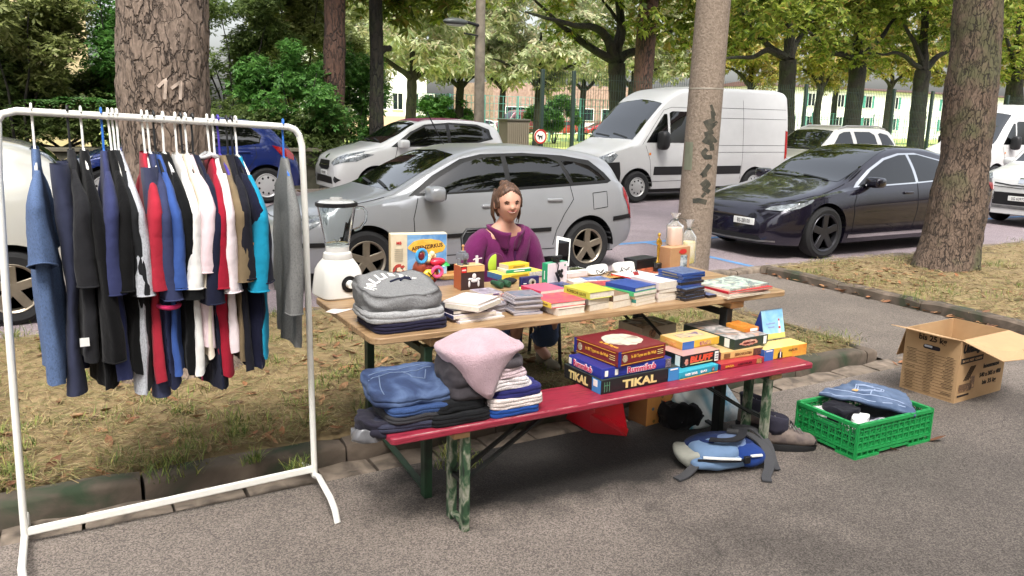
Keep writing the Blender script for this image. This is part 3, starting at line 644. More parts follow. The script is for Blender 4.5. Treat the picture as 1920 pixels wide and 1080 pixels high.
# ferns on the wall
for i, (x, y) in enumerate(((95, 205), (150, 200), (205, 205))):
    p = PT(x, y, 17.6); e = empty('fern', p, 0, ['green fern spreading on the wall left of the numbered trunk, leftmost of three', 'middle fern of the three on the wall left of the numbered trunk', 'fern on the wall closest to the numbered trunk'][i], 'fern', 'ferns on the garden wall'); fb = MB()
    for k in range(13):
        a = k*2*PI/13+i; ln = rnd.uniform(.55, .85)
        for j in range(9):
            u = (j+1)/9; q = Vector((math.cos(a)*ln*u, math.sin(a)*ln*u*.7, .55*u-.55*u*u*1.1+.05)); s = Vector((-math.sin(a), math.cos(a), 0)); l = .17*(1-u*.75); f_ = Vector((math.cos(a), math.sin(a), -.2))*.03
            for sg in (-1, 1): fb.add([q-f_*.5, q+s*sg*l*.5-f_*.6, q+s*sg*l+Vector((0, 0, -.03)), q+s*sg*l*.5+f_*.8], [(0, 1, 2, 3)])
    fb.build('fronds', gr_leaf, e, smooth=False)
# ================================================================== BUILDINGS, WALLS, FENCES, POLES
render_wall = mat('cream render', (196, 178, 140), .9, var=.15, vscale=1.5, bump=.15, bscale=60)
white_wall = mat('white render', (232, 230, 226), .9, var=.08, vscale=.6)
brick_m = ramp_mat('brick red wall', [(128, 104, 96), (148, 122, 112), (164, 140, 130)], 3, .9)
pink_wall = mat('pink plinth', (204, 172, 152), .9, var=.1)
teal = mat('teal shutter', (70, 142, 130), .6)
glassd = mat('window glass', (30, 36, 42), .05, spec=.8, ior=1.7)
fence_g = mat('dark green fence', (36, 52, 46), .5)
roof_m = mat('dark roof tile', (92, 66, 56), .8, var=.3, vscale=3)
def block(name, label, x0, x1, y0, y1, h, wall, wins=(), roof=None, plinth=None, zb=0.):
    e = empty(name, ((x0+x1)/2, y0, zb), 0, label, 'building'); cx = (x0+x1)/2
    MB().box((0, (y1-y0)/2, h/2), (x1-x0, y1-y0, h)).build('wall', wall, e, bevel=.02)
    if plinth: MB().box((0, -.03, plinth[0]/2), (x1-x0+.05, .1, plinth[0])).build('plinth', plinth[1], e)
    if roof:
        MB().add([(x0-cx-.5, -.6, h), (x1-cx+.5, -.6, h), (x1-cx+.5, y1-y0+.5, h), (x0-cx-.5, y1-y0+.5, h), (x0-cx, (y1-y0)/2, h+roof), (x1-cx, (y1-y0)/2, h+roof)], [(0, 1, 5, 4), (2, 3, 4, 5), (0, 4, 3), (1, 2, 5), (0, 3, 2, 1)]).build('roof', roof_m, e)
    for wx, wz, ww, wh, sh in wins:
        b = MB(); f = .07
        for c, d in (((0, 0, wh/2), (ww+2*f, .08, f)), ((0, 0, -wh/2), (ww+2*f, .14, f)), ((ww/2+f/2, 0, 0), (f, .08, wh)), ((-ww/2-f/2, 0, 0), (f, .08, wh)), ((0, 0, 0), (.05, .07, wh))): b.box((wx-cx+c[0], -.05, wz+c[2]), d)
        o = b.build('window', white_pl, e)
        MB().box((wx-cx, -.02, wz), (ww, .05, wh)).build('pane', glassd, o)
        if sh:
            for s in (-1, 1): MB().box((wx-cx+s*(ww/2+f+.22), -.06, wz), (.42, .06, wh)).build('shutter', teal, o)
    return e
a = PT(-160, 100, 23).x; b = PT(166, 100, 23).x
block('house', 'beige rendered house wall behind the shrubs at the left', a-8, b, 23, 31, 9, render_wall, [(b-3.2, 2.2, 1.0, 1.3, 0), (b-6.5, 2.2, 1.0, 1.3, 0), (b-3.2, 5.2, 1.0, 1.3, 0)], 2.5)
x0, x1 = PT(690, 190, 62).x, PT(800, 190, 62).x
block('building', 'white house with three windows and pink plinth across the lawn', x0-4, x1, 62, 72, 9, white_wall, [(x0+k*1.35+1.1, 2.75, .8, 1.3, 0) for k in range(4)], 2, (1.6, pink_wall))
x0, x1 = PT(925, 190, 78).x, PT(1420, 190, 78).x
block('building', 'long low reddish building across the lawn behind the parked red cars', x0, x1, 78, 88, 5.4, brick_m, [(x0+3+k*4.2, 2.2, 3.0, 1.3, 0) for k in range(int((x1-x0-4)/4.2))], None, (1.3, white_wall))
x0, x1 = PT(1440, 190, 70).x, PT(2000, 190, 70).x
block('building', 'white apartment building with teal shutters beyond the lawn at the right', x0, x1, 70, 80, 6, white_wall, [(x0+2+k*5.2, z, 1.1, 1.5, 1) for k in range(int((x1-x0-3)/5.2)) for z in (1.9, 4.6)], .6)
# garden wall on the far side, left
gw = PT(600, 270, 17.4).x
b = MB(); b.box(((gw-20)/2, 17.75, .42), (gw+20, .5, .84)); wl = b.build('garden_wall', ramp_mat('mossy wall', [(40, 44, 34), (62, 62, 50), (84, 80, 68)], 3, .95, bump=.4), bevel=.02)
tag(wl, 'dark mossy garden wall along the far pavement left of the trunks', 'wall')
cp = MB().box((0, 0, 0), (gw+20.1, .62, .08)).build('coping', ramp_mat('wall coping', [(96, 92, 78), (122, 116, 100)], 4, .9), wl, bevel=.015, loc=((gw-20)/2, 17.75, .885))
shrub('clipped low hedge of ivy on top of the garden wall', 110, 226, 17.9, (6., .45, .33), dk_leaf, 9000, .1, 60, 'hedge', 4, .9, 'hedge', k=120)
# fences
def fence(label, t, posts, z1, x0, x1, dx, dz, wire, post_r, m, name='fence'):
    e = empty(name, (x0, t, .05), 0, label, 'fence')
    for p in posts: MB().box((p-x0, 0, z1/2), (post_r, post_r, z1)).build('post', m, e, bevel=.01)
    b = MB(); n = int((x1-x0)/dx)
    for i in range(n+1): b.box((i*dx, .05, z1/2), (wire, wire, z1-.1))
    for k in range(int(z1/dz)+1): b.box(((x1-x0)/2, .05+wire, .05+k*dz), (x1-x0, wire, wire))
    b.build('mesh_panel', m, e, smooth=False)
    return e
hz = PT(1018, 133, 20.0).z
px_posts = [PT(x, 200, 20.0).x for x in (1016, 1074, 1300, 1509, 1674, 1746, 1888, 1990)]
fence('tall dark green wire mesh fence along the lawn behind the vans', 20.0, px_posts, hz, px_posts[0]-.3, px_posts[-1]+2, .09, .3, .008, .1, fence_g)
xa, xb = PT(650, 230, 19.8).x, PT(1000, 230, 19.8).x
fence('low wire fence edging the lawn behind the red-roofed white car', 19.8, [xa, xa+2.5, xa+5, xb], .95, xa, xb, .1, .2, .007, .05, fence_g)
xa, xb = PT(775, 230, 50).x, PT(1230, 230, 50).x
fence('far teal tennis court fence across the lawn', 50, [xa+k*2.6 for k in range(int((xb-xa)/2.6)+1)], 3.1, xa, xb, .35, .5, .03, .1, mat('teal fence', (92, 150, 142), .6))
xa, xb = PT(1480, 230, 48).x, PT(1900, 230, 48).x
fence('far teal court fence in front of the white apartment building', 48, [xa+k*2.6 for k in range(int((xb-xa)/2.6)+1)], 2.6, xa, xb, .35, .5, .03, .09, MATS['teal fence'])
# utility cabinet
# the side of the street behind the photographer
for k, (x, y, lb) in enumerate(((-7.5, 5.3, 'added street tree left of the numbered trunk, outside the frame'), (-16, 5.3, 'second added street tree left of the numbered trunk, outside the frame'), (-9, 17.6, 'added street tree across the road beyond the left edge'))):
    tree(lb, (x, y, 0), [(0, 0, 0), (0, 0, 4), (.1, 0, 8)], .28, .18, [], bark_dark, chest, [((0, 0, 9), (4.2, 4, 2.6), 30)], 1500, .45, 90+k, 1.2, leaflets=3, n=8)  # added trees, never in view; their crowns cover sky mirrored in the windscreens
for k, (lb, xc, hh) in enumerate((('cream apartment house behind the photographer, seen only in car windows', 6, 11), ('grey apartment house behind the photographer at the start of the street', -14, 12), ('white apartment house behind the photographer at the far end of the street', 26, 10))):
    hb_ = block('house', lb, -9.5, 9.5, 0, 9, hh, (render_wall, roof_m, white_wall)[k] if k != 1 else mat('grey render', (150, 146, 140), .9), [(-8+2.9*i, z, 1.1, 1.5, 0) for i in range(6) for z in (2, 5, 8)], 3); hb_.location = (xc, -17, 0); hb_.rotation_euler.z = PI
for k, x in enumerate((-9, -1, 7, 15, 24)):
    tree('added unseen street tree behind the photographer, number unseen from the stall'.replace('number unseen from the stall', ('far left', 'left', 'middle', 'right', 'far right')[k]+' of the row'), (x, -9+k % 2, 0), [(0, 0, 0), (0, 0, 5), (.1, 0, 10)], .3, .18, [], bark_dark, chest, [((0, 0, 12), (5, 3, 4.5), 44)], 2600, .55, 70+k, 1.2, leaflets=3, n=8)  # unseen crowns made tall to fill the sky mirrored in car side glass
p = PT(963, 260, 19.2); k_ = 1/pxm(p); p.z = .05
e = empty('utility_cabinet', p, 0, 'grey-brown ribbed utility cabinet on the far pavement next to the no-dogs sign', 'cabinet')
wd = 46*k_; ht = PT(963, 226, 19.2).z-.05
MB().box((0, 0, ht/2), (wd, .5, ht)).build('body', mat('cabinet grey', (112, 104, 88), .7, var=.15), e, bevel=.01)
b = MB()
for i in range(11): b.box((-wd/2+wd*(i+.5)/11, -.26, ht/2-.02), (wd/20, .03, ht-.1))
b.build('ribs', mat('cabinet rib', (128, 119, 101), .7), e); MB().box((0, 0, ht+.02), (wd+.06, .56, .05)).build('lid', mat('cabinet lid', (92, 88, 76), .7), e, bevel=.01)
# no-dogs sign
p = PT(1013, 256, 19.6); r = 13.5/pxm(p)
e = empty('sign', p, 0, 'round white sign with red ring and dog silhouette on the fence post', 'sign')
red = mat('sign red', (178, 38, 34), .5); 
MB().lathe([(r, -.012), (r, .012)], axis='y', n=40).build('plate', mat('sign white', (232, 226, 214), .5), e)
MB().lathe([(r*.78, -.016), (r*.80, -.02), (r*.98, -.02), (r, -.016)], axis='y', n=40, cap=False).build('ring', red, e)
d = MB(); s = r
d.ball((0, -.016, 0), (s*.30, .006, s*.13)); d.ball((-s*.36, -.016, s*.14), (s*.13, .006, s*.11)); d.bar((-s*.22, -.016, s*.0), (-s*.34, -.016, s*.12), .012, s*.14)
for q in (-.24, -.14, .16, .26): d.bar((s*q, -.016, -s*.05), (s*q*1.05, -.016, -s*.38), .012, s*.07)
d.bar((s*.26, -.016, s*.05), (s*.42, -.016, s*.26), .012, s*.06); d.bar((-s*.36, -.016, s*.2), (-s*.30, -.016, s*.3), .012, s*.06); d.bar((-s*.42, -.016, s*.1), (-s*.54, -.016, s*.08), .012, s*.08)
d.build('dog_symbol', black, e)
MB().tube([(0, .03, -p.z+.05), (0, .03, r)], .03, 8).build('post', fence_g, e)
# street lamp
p = PT(898, 230, 16.9); k_ = 1/pxm(PT(900, 120, 16.9)); p.z = .05; tp = PT(903, -120, 16.9)-p; lz = PT(897, 46, 16.9)-p
e = empty('street_lamp', p, 0, 'grey concrete street lamp mast with a small lantern arm on its left', 'street lamp')
conc = ramp_mat('mast concrete', [(96, 90, 78), (118, 110, 97), (134, 125, 111)], 5, .9, bump=.2)
MB().tube([(0, 0, 0), tp*.5, tp], [10.5*k_, 9.5*k_, 8.5*k_], 16).build('mast', conc, e)
b = MB(); b.tube([lz+Vector((0, -.05, -.03)), lz+Vector((-.35, -.1, .02)), lz+Vector((-.5, -.1, .03))], .035, 8); b.tube([lz+Vector((0, -.05, -.25)), lz+Vector((-.4, -.1, -.22))], .02, 6); b.build('arm', black, e)
MB().ball(lz+Vector((-.62, -.12, .0)), (.30, .15, .09), 16, 10).build('lantern', mat('lantern grey', (72, 76, 74), .4), e)
MB().ball(lz+Vector((-.62, -.12, -.035)), (.25, .12, .075), 16, 8).build('lens', mat('lantern glass', (196, 200, 196), .15), e)
# concrete mast near the kerb
t_ = 7.0; p = PT(1297, 480, t_); p.z = -.05; k_ = 1/pxm(PT(1320, 300, t_)); tp = PT(1338, 0, t_)-p; tp = tp*1.6
e = empty('mast', p, 0, 'thick concrete mast with dark graffiti between the silver car and the dark car', 'mast')
mo = MB().tube([tp*(i/24) for i in range(25)], [(33-4*i/24)*k_ for i in range(25)], 40).build('pole', ramp_mat('pebbly concrete', [(104, 92, 80), (126, 112, 99), (142, 128, 114)], 40, .9, bump=.5, detail=9), e)
bv = bvh_of(mo, Matrix.Translation(p)); vd_ = (p-ORG); vd_.z = 0; vd_.normalize()
gb = MB(); P_ = lambda x, y: PT(x, y, 6.6)
for st, wd_ in (([(1337, 207), (1342, 205)], 0.126), ([(1336, 218), (1343, 217)], 0.119), ([(1327, 240), (1335, 235), (1341, 240)], 0.151), ([(1326, 256), (1334, 262), (1341, 256)], 0.144), ([(1331, 246), (1333, 254)], 0.101), ([(1337, 272), (1338, 284)], 0.051), ([(1328, 281), (1320, 289), (1326, 297), (1338, 296)], 0.051), ([(1318, 333), (1326, 322), (1334, 311)], 0.051), ([(1318, 333), (1328, 330)], 0.043), ([(1317, 352), (1326, 343), (1332, 350), (1322, 358), (1333, 364)], 0.048), ([(1300, 383), (1312, 381), (1327, 384)], 0.054), ([(1325, 366), (1318, 374)], 0.034)):
    q = decal_line(bv, [P_(x-2, y) for x, y in st], wd_, vd_, .004, .02); gb.add(q.v, q.f)
gb.v = [v-p for v in gb.v]; gb.build('graffiti', mat('faded spray paint', (44, 46, 40), .8, var=.3, vscale=12, col2=(74, 70, 60)), e)
bb = MB()
for sgn in ((1281, 1279, 272, 322),):
    for yy in range(sgn[2], sgn[3], 4):
        q = decal_line(bv, [P_(sgn[0]-yy*.0+2-(yy-272)*.06, yy), P_(sgn[0]+18-(yy-272)*.06, yy)], .04, vd_, .006, .02); bb.add(q.v, q.f)
bb.v = [v-p for v in bb.v]; bb.build('plate', mat('grey green plate', (112, 116, 98), .6), e)
z_ = PT(1325, 167, t_).z-p.z; c_ = tp*(z_/tp.z)
MB().lathe([(31.6*k_, z_-.008), (31.9*k_, z_), (31.6*k_, z_+.008)], (c_.x, c_.y, 0), 40).build('band', mat('band metal', (168, 160, 148), .5, metal=.5), e)
# ================================================================== CARS (x from nose to tail, y across, z up)
glass_car = mat('car glass', (8, 9, 10), .02, spec=.6, ior=1.55)
glass_ws = mat('windscreen glass', (12, 15, 14), .03, spec=.9, ior=1.75)
trim = mat('car trim', (20, 20, 21), .5)
gap_m = mat('shut line', (14, 14, 15), .8)
tyre_m = mat('tyre rubber', (28, 28, 29), .85, bump=.2, bscale=60)
alloy = mat('alloy rim', (176, 174, 168), .3, metal=.85, var=.12)
lamp_g = mat('headlamp glass', (150, 156, 160), .06, coat=1., spec=.8, vscale=16, col2=(60, 64, 68))
red_l = mat('tail lamp', (150, 14, 18), .12, coat=1.)
amber = mat('amber lamp', (220, 120, 30), .15, coat=.8)
plate_w = mat('number plate', (226, 226, 222), .5)
def stations(L, arches, n=110):
    xs = [L*i/n for i in range(n+1)]
    xs += [L*(.002+.03*(i/6)**1.5) for i in range(7)]+[L-L*(.002+.03*(i/6)**1.5) for i in range(7)]
    for xa, ra in arches:
        xs += [xa-ra*math.cos(PI*k/20) for k in range(21)]+[xa-ra-.004, xa+ra+.004]
    xs = sorted(set(round(x, 4) for x in xs if 0 <= x <= L)); out = [xs[0]]
    for x in xs[1:]:
        if x-out[-1] > .0025: out.append(x)
    return out
def car_body(P):
    L, W = P['L'], P['W']/2; zt = pchip(P['top']); zb = pchip(P['belt']); wf = pchip(P['plan']); ti = pchip(P['tumble'])
    zl0 = pchip(P.get('sill', [(0, .22), (L, .24)])); ar = [(x, P['ra']) for x in P['axles']]; az = P['rw']
    rings = []
    for x in stations(L, ar):
        zl = zl0(x)
        for xa, ra in ar:
            if abs(x-xa) <= ra: zl = max(zl, az+math.sqrt(max(0, ra*ra-(x-xa)**2)))
        w = W*wf(x); t, bl = zt(x), min(zb(x), zt(x)-.03); s0 = zl0(x); H = []
        def lower(z):
            v = max(0, min(1, (z-s0)/max(.05, bl-s0)))
            return w*(1-.085*(1-v)**2.6-P.get('shoulder', .055)*max(0, (v-.55)/.45)**1.6)
        H.append((0, zl)); H.append((lower(zl)*.9, zl))
        for k in range(9):
            z = zl+(bl-zl)*k/8; H.append((lower(z), z))
        yb = lower(bl); gh = t-bl; ins = ti(x)*gh+P.get('hoodr', .1)*math.exp(-gh*7)
        R = max(.12, yb-ins); fz = min(.075, gh*.45); zs = t-fz-P.get('crown', .035)*(R/W)**2
        for k in range(1, 7):
            u = k/6; H.append((yb+(R-yb)*u+.022*math.sin(PI*u)*min(1, gh*2), bl+(zs-bl)*u))
        f = min(.11, R*.4); ze = t-P.get('crown', .035)*((R-f)/W)**2
        for k in range(1, 5):
            u = k/4; cx, cz = R-.005, t-P.get('crown', .035)
            H.append(((1-u)**2*R+2*u*(1-u)*cx+u*u*(R-f), (1-u)**2*zs+2*u*(1-u)*cz+u*u*ze))
        for k in range(1, 6):
            y = (R-f)*(1-k/5); H.append((y, t-P.get('crown', .035)*(y/W)**2))
        ring = [Vector((x, -y, z)) for y, z in H]+[Vector((x, y, z)) for y, z in H[::-1][1:-1]]
        rings.append(ring)
    return MB().loft(rings, True, True)
def decal(bvh, poly, side, off=.004, nu=14, nv=6, M=None):
    """patch with the outline poly cast on the body. side: 'l' (x,z seen from -y), 'r', 'f' (y,z seen from the nose), 'b', 't' (x,y seen from above)"""
    d = {'l': (0, 1, 0), 'r': (0, -1, 0), 'f': (1, 0, 0), 'b': (-1, 0, 0), 't': (0, 0, -1)}[side]; d = Vector(d)
    mk = {'l': lambda u, v: Vector((u, -4, v)), 'r': lambda u, v: Vector((u, 4, v)), 'f': lambda u, v: Vector((-4, u, v)), 'b': lambda u, v: Vector((12, u, v)), 't': lambda u, v: Vector((u, v, 6))}[side]
    us = sorted(p[0] for p in poly); u0, u1 = us[0], us[-1]
    cols = sorted(set([u0+(u1-u0)*i/nu for i in range(nu+1)]+[p[0] for p in poly]))
    mb = MB(); prev = None
    for u in cols:
        uu = min(max(u, u0+1e-5), u1-1e-5); vs = []
        for i in range(len(poly)):
            a, b = poly[i], poly[(i+1) % len(poly)]
            if (a[0] <= uu) != (b[0] <= uu): vs.append(a[1]+(b[1]-a[1])*(uu-a[0])/(b[0]-a[0]))
        if len(vs) < 2: prev = None; continue
        lo, hi = min(vs), max(vs); row = []
        for k in range(nv+1):
            h, nrm, _, _ = bvh.ray_cast(mk(uu, lo+(hi-lo)*k/nv), d)
            row.append(None if h is None else h+(nrm if nrm.dot(d) < 0 else -nrm)*off)
        if None in row: prev = None; continue
        o = len(mb.v); mb.add(row, [])
        if prev is not None:
            for k in range(nv): mb.f.append([prev+k, prev+k+1, o+k+1, o+k]); mb.mi.append(0)
        prev = o
    return mb
def side_line(bvh, pts, wd, side='l', off=.003):
    D = {'l': ((0, 1, 0), lambda p: (p[0], 0, p[1])), 'f': ((1, 0, 0), lambda p: (0, p[0], p[1])), 'b': ((-1, 0, 0), lambda p: (L_, p[0], p[1])), 't': ((0, 0, -1), lambda p: (p[0], p[1], 1))}[side]
    return decal_line(bvh, [D[1](p) for p in pts], wd, D[0], off, .03)
def wheel(car, x, y, r, wd, side, spokes=5, rim=alloy, rr=.64, hub=None, cover=False, kind='alloy'):
    s = side; c = Vector((x, y, r)); w2 = wd/2
    t = MB().lathe([(r*rr, -w2*.9), (r*.86, -w2), (r*.97, -w2*.75), (r, -w2*.3), (r, w2*.3), (r*.97, w2*.75), (r*.86, w2), (r*rr, w2*.9)], axis='y', n=40, cap=False).build('wheel', tyre_m, car, loc=c)
    b = MB(); R = r*rr; o = s*w2*.86
    b.lathe([(R*1.03, o), (R*.99, o+s*.012), (R*.90, o-s*.004), (R*.88, o-s*.05), (R*.88, -o)], axis='y', n=40, cap=False)
    if cover:
        b.lathe([(.001, o+s*.012), (R*.3, o+s*.012), (R*.55, o+s*.004), (R*.9, o-s*.004)], axis='y', n=40)
        k0 = 9
        for k in range(k0):
            a = 2*PI*k/k0; q = Vector((math.cos(a)*R*.68, o+s*.004, math.sin(a)*R*.68)); b.ball(q, (R*.1, .01, R*.1), 8, 6, mi=1)
    else:
        b.lathe([(.001, o-s*.004), (R*.2, o-s*.004), (R*.24, o-s*.03), (R*.24, -o*.2)], axis='y', n=24)
        for k in range(spokes):
            a = 2*PI*k/spokes+.3
            for da in ((-.1, .1) if spokes > 5 else (0,)):
                ca, sa = math.cos(a+da), math.sin(a+da); wd_ = R*(.2 if spokes > 5 else .36)
                b.bar((ca*R*.12, o-s*.02, sa*R*.12), (ca*R*.93, o-s*.012, sa*R*.93), wd_ if abs(ca) < 2 else 0, .03, up=(0, 1, 0))
        b.lathe([(.001, o-s*.075), (R*.87, o-s*.075)], axis='y', n=30, mi=1)
    b.build('rim', [rim, dark], t, bevel=.004)
    return t
def make_car(name, label, P, loc, paint, cat='car', group='cars parked along the street', lod=0):
    e = empty(name, loc, 0, label, cat, group); L, W = P['L'], P['W']
    bd = car_body(P); body = bd.build('body', paint, e, angle=60); bv = bvh_of(body)
    b = MB(); ax = P['axles']; ra = P['ra']; hw = W/2
    b.box((L/2, 0, .36), (L*.9, W-.5, .34))
    for xa in ax:
        for s in (-1, 1):
            ring = []
            for y in (s*(hw-.03), s*(hw-.34)):
                ring.append([Vector((xa+ra*1.0*math.cos(PI*k/16), y, P['rw']+ra*1.0*math.sin(PI*k/16))) for k in range(17)]+[Vector((xa-ra, y, .2)), Vector((xa+ra, y, .2))])
            b.loft([ring[1], [Vector((p.x, s*(hw-.30), p.z)) for p in ring[0]]])
            rim_ = [[Vector((xa+(ra+.0)*math.cos(PI*k/16), y, P['rw']+(ra)*math.sin(PI*k/16))) for k in range(17)] for y in (s*(hw*.965), s*(hw-.34))]
            b.loft(rim_, False, False)
    b.build('underbody', trim, e, smooth=False)
    for i, xa in enumerate(ax):
        for s in (-1, 1):
            wheel(e, xa, s*(hw-.02-P['tw']/2), P['rw'], P['tw'], s, P.get('spokes', 5), P.get('rim', alloy), P.get('rr', .64), cover=P.get('cover', False))
    for k in ('windows', 'quarter'):
        for poly in P.get(k, []):
            for sd in ('l', 'r'):
                if lod and sd == 'r': continue
                decal(bv, poly, sd, .003, 20, 8).build('side_window', glass_car, e, angle=180)
    for poly in P.get('frames', []):
        for sd in ('l', 'r'): decal(bv, poly, sd, .0015, 24, 8).build('window_trim', P.get('frame_mat', trim), e, angle=180)
    if 'screen' in P:
        decal(bv, P['screen'], 't', .004, 24, 20).build('windscreen', glass_ws, e, angle=180)
        so_ = P['screen']; x0 = min(p[0] for p in so_); yb = max(p[1] for p in so_)
        wb = MB()
        for y0, y1 in ((-yb*.75, -yb*.02), (yb*.05, yb*.8)):
            q = decal_line(bv, [(x0+.05, y0, 2), (x0+.12, y1, 2)], .028, (0, 0, -1), .014, .05); wb.add(q.v, q.f)
        wb.build('wipers', trim, e)
    if 'rear_screen' in P: decal(bv, P['rear_screen'], 't', .004, 16, 14).build('rear_window', glass_car, e, angle=180)
    if 'roof_panel' in P: decal(bv, P['roof_panel'][0], 't', .003, 24, 16).build('roof', P['roof_panel'][1], e, angle=180)
    g = MB()
    for ln in P.get('lines', []):
        q = side_line(bv, ln, .008); g.add(q.v, q.f)
    for ln in P.get('toplines', []):
        q = side_line(bv, ln, .009, 't'); g.add(q.v, q.f)
    if g.v: g.build('shut_lines', gap_m, e, angle=180)
    for nm, poly, sd, m_ in P.get('patches', []):
        decal(bv, poly, sd, .006, 14, 8).build(nm, m_, e, angle=180)
    for nm, pts, wd, sd, m_ in P.get('strips', []):
        side_line(bv, pts, wd, sd, .008).build(nm, m_, e, angle=180)
    for x, z in P.get('handles', []):
        for s, dd in ((-1, (0, 1, 0)), (1, (0, -1, 0))):
            h, n_, _, _ = bv.ray_cast(Vector((x, s*3, z)), Vector(dd))
            if h: MB().box((0, 0, 0), (.19, .035, .035)).build('handle', P.get('handle_mat', paint), e, bevel=.012, seg=3, loc=h+Vector((0, s*.008, 0)))
    if 'mirror' in P:
        x, z = P['mirror']
        for s, dd in ((-1, (0, 1, 0)), (1, (0, -1, 0))):
            h, n_, _, _ = bv.ray_cast(Vector((x, s*3, z)), Vector(dd))
            if h is None: continue
            m = MB(); sz = P.get('mirror_size', (.12, .11, .085)); c = h+Vector((-.01, s*(sz[1]*.9+.03), .03))
            m.sball(c, (sz[0]*.8, sz[1], sz[2]*.95)); m.bar(h+Vector((.02, -s*.02, -.01)), c, .05, .03); m.build('mirror', P.get('mirror_mat', paint), e)
            MB().sball(c+Vector((sz[0]*.62, 0, 0)), (sz[0]*.24, sz[1]*.84, sz[2]*.78)).build('mirror_glass', glass_car, e)
    if 'plate' in P:
        s_, z, xoff = P['plate'][:3]; w_ = .36
        h, n_, _, _ = bv.ray_cast(Vector((-4, 0, z)), Vector((1, 0, 0)))
        c = (h if h else Vector((0, 0, z)))+Vector((-.012, P.get('plate_y', 0), 0))
        pl = MB().box((0, 0, 0), (.012, w_, .085)).build('number_plate', plate_w, e, bevel=.004, loc=c)
        text(s_, .07, frame((-.0075, 0, 0), (0, -1, 0), (0, 0, 1)), ink, pl, sx=.85)
    return e, bv
def paint_mat(name, c, metal=0., rough=.3, coat=1., var=.03): return mat(name, c, rough, metal, coat=coat, var=var, vscale=3)
p_silver = paint_mat('silver car paint', (158, 160, 164), .35, .3, .5); p_white = paint_mat('white car paint', (200, 200, 199), 0, .35); p_van = paint_mat('white van paint', (184, 184, 183), 0, .4, .5, .05)
p_dark = paint_mat('dark violet car paint', (30, 27, 42), .5, .2); p_blue = paint_mat('blue car paint', (20, 40, 104), .3, .25); p_pearl = paint_mat('pale silver car paint', (196, 195, 188), .3, .3)
p_plum = mat('plum fabric roof', (104, 34, 62), .7, bump=.1)
p_beige = paint_mat('grey beige car paint', (178, 176, 168), .4, .3); p_red = paint_mat('red car paint', (150, 28, 36), 0, .3); p_maroon = paint_mat('maroon van paint', (96, 30, 40), 0, .3)
# --- silver hatchback (centre)
HB = dict(L=4.2, W=1.70, rw=.30, tw=.19, ra=.355, axles=(.87, 3.48), spokes=5, rr=.66,
    rim=mat('bronze tinted alloy', (160, 150, 134), .35, metal=.8, var=.2),
    top=[(0, .56), (.05, .62), (.2, .71), (.6, .84), (1.05, .935), (1.2, .98), (1.6, 1.19), (2.0, 1.355), (2.35, 1.41), (2.8, 1.415), (3.3, 1.385), (3.7, 1.32), (3.82, 1.27), (4.02, 1.02), (4.1, .92), (4.16, .72), (4.2, .5)],
    belt=[(0, .5), (.2, .62), (.6, .76), (1.1, .86), (1.6, .90), (2.6, .955), (3.5, 1.0), (3.9, 1.0), (4.1, .82), (4.2, .46)],
    plan=[(0, .66), (.06, .76), (.2, .89), (.45, .965), (.9, 1), (3.5, 1), (3.9, .96), (4.08, .9), (4.16, .84), (4.2, .76)],
    tumble=[(0, .3), (1.3, .3), (2, .36), (3.4, .38), (4.2, .35)], sill=[(0, .24), (.3, .2), (.6, .2), (3.8, .22), (4.0, .28), (4.2, .34)],
    frames=[[(1.33, .915), (1.62, 1.115), (1.95, 1.275), (2.2, 1.325), (2.7, 1.338), (3.2, 1.31), (3.55, 1.255), (3.72, 1.12), (3.80, 1.03), (3.74, 1.005), (2.6, .955)]],
    windows=[[(1.44, .945), (1.70, 1.10), (1.98, 1.235), (2.2, 1.285), (2.43, 1.30), (2.43, .975), (1.6, .94)], [(2.49, .98), (2.49, 1.302), (2.75, 1.305), (3.0, 1.29), (3.13, 1.235), (3.22, 1.01)], [(3.27, 1.02), (3.17, 1.25), (3.35, 1.24), (3.52, 1.20), (3.64, 1.12), (3.72, 1.04)]],
    screen=[(1.19, -.60), (1.16, 0), (1.19, .60), (1.62, .60), (1.92, .545), (1.96, 0), (1.92, -.545), (1.62, -.60)],
    rear_screen=[(3.84, -.48), (3.84, .48), (4.0, .52), (4.0, -.52)],
    lines=[[(1.42, .9), (1.36, .7), (1.38, .32)], [(2.46, .96), (2.47, .6), (2.44, .32)], [(3.22, 1.0), (3.26, .84), (3.14, .68), (3.05, .5), (3.02, .34)], [(1.38, .3), (3.05, .3)], [(3.52, .90), (3.72, .915), (3.73, .74), (3.53, .72), (3.52, .90)]],
    toplines=[[(.22, -.68), (1.1, -.7)], [(.18, -.6), (.14, 0), (.18, .6)]],
    patches=[('tail_lamp', [(3.97, .96), (4.10, .90), (4.15, .74), (4.14, .58), (4.09, .60), (4.05, .74), (3.98, .86)], 'l', red_l), ('tail_lamp', [(3.97, .96), (4.10, .90), (4.15, .74), (4.14, .58), (4.09, .60), (4.05, .74), (3.98, .86)], 'r', red_l), ('headlamp', [(.07, .56), (.10, .66), (.3, .735), (.52, .76), (.4, .66), (.25, .58)], 'l', lamp_g), ('headlamp', [(.07, .56), (.10, .66), (.3, .735), (.52, .76), (.4, .66), (.25, .58)], 'r', lamp_g), ('grille', [(-.34, .50), (-.34, .6), (.34, .6), (.34, .50)], 'f', trim)],
    strips=[('rub_strip', [(1.4, .50), (2.98, .52)], .045, 'l', trim), ('rub_strip', [(3.82, .60), (4.12, .62)], .05, 'l', trim), ('rub_strip', [(.1, .48), (.46, .48)], .045, 'l', trim)],
    handles=[(2.22, .80), (3.02, .84)], mirror=(1.56, .92), mirror_size=(.11, .12, .085), plate=('', .42, 0))
HB.pop("plate")
e_silver, bv_s = make_car('parked_car', 'silver grey five-door hatchback parked directly behind the seated woman', HB, (1.68, 8.31, -.055), p_silver)
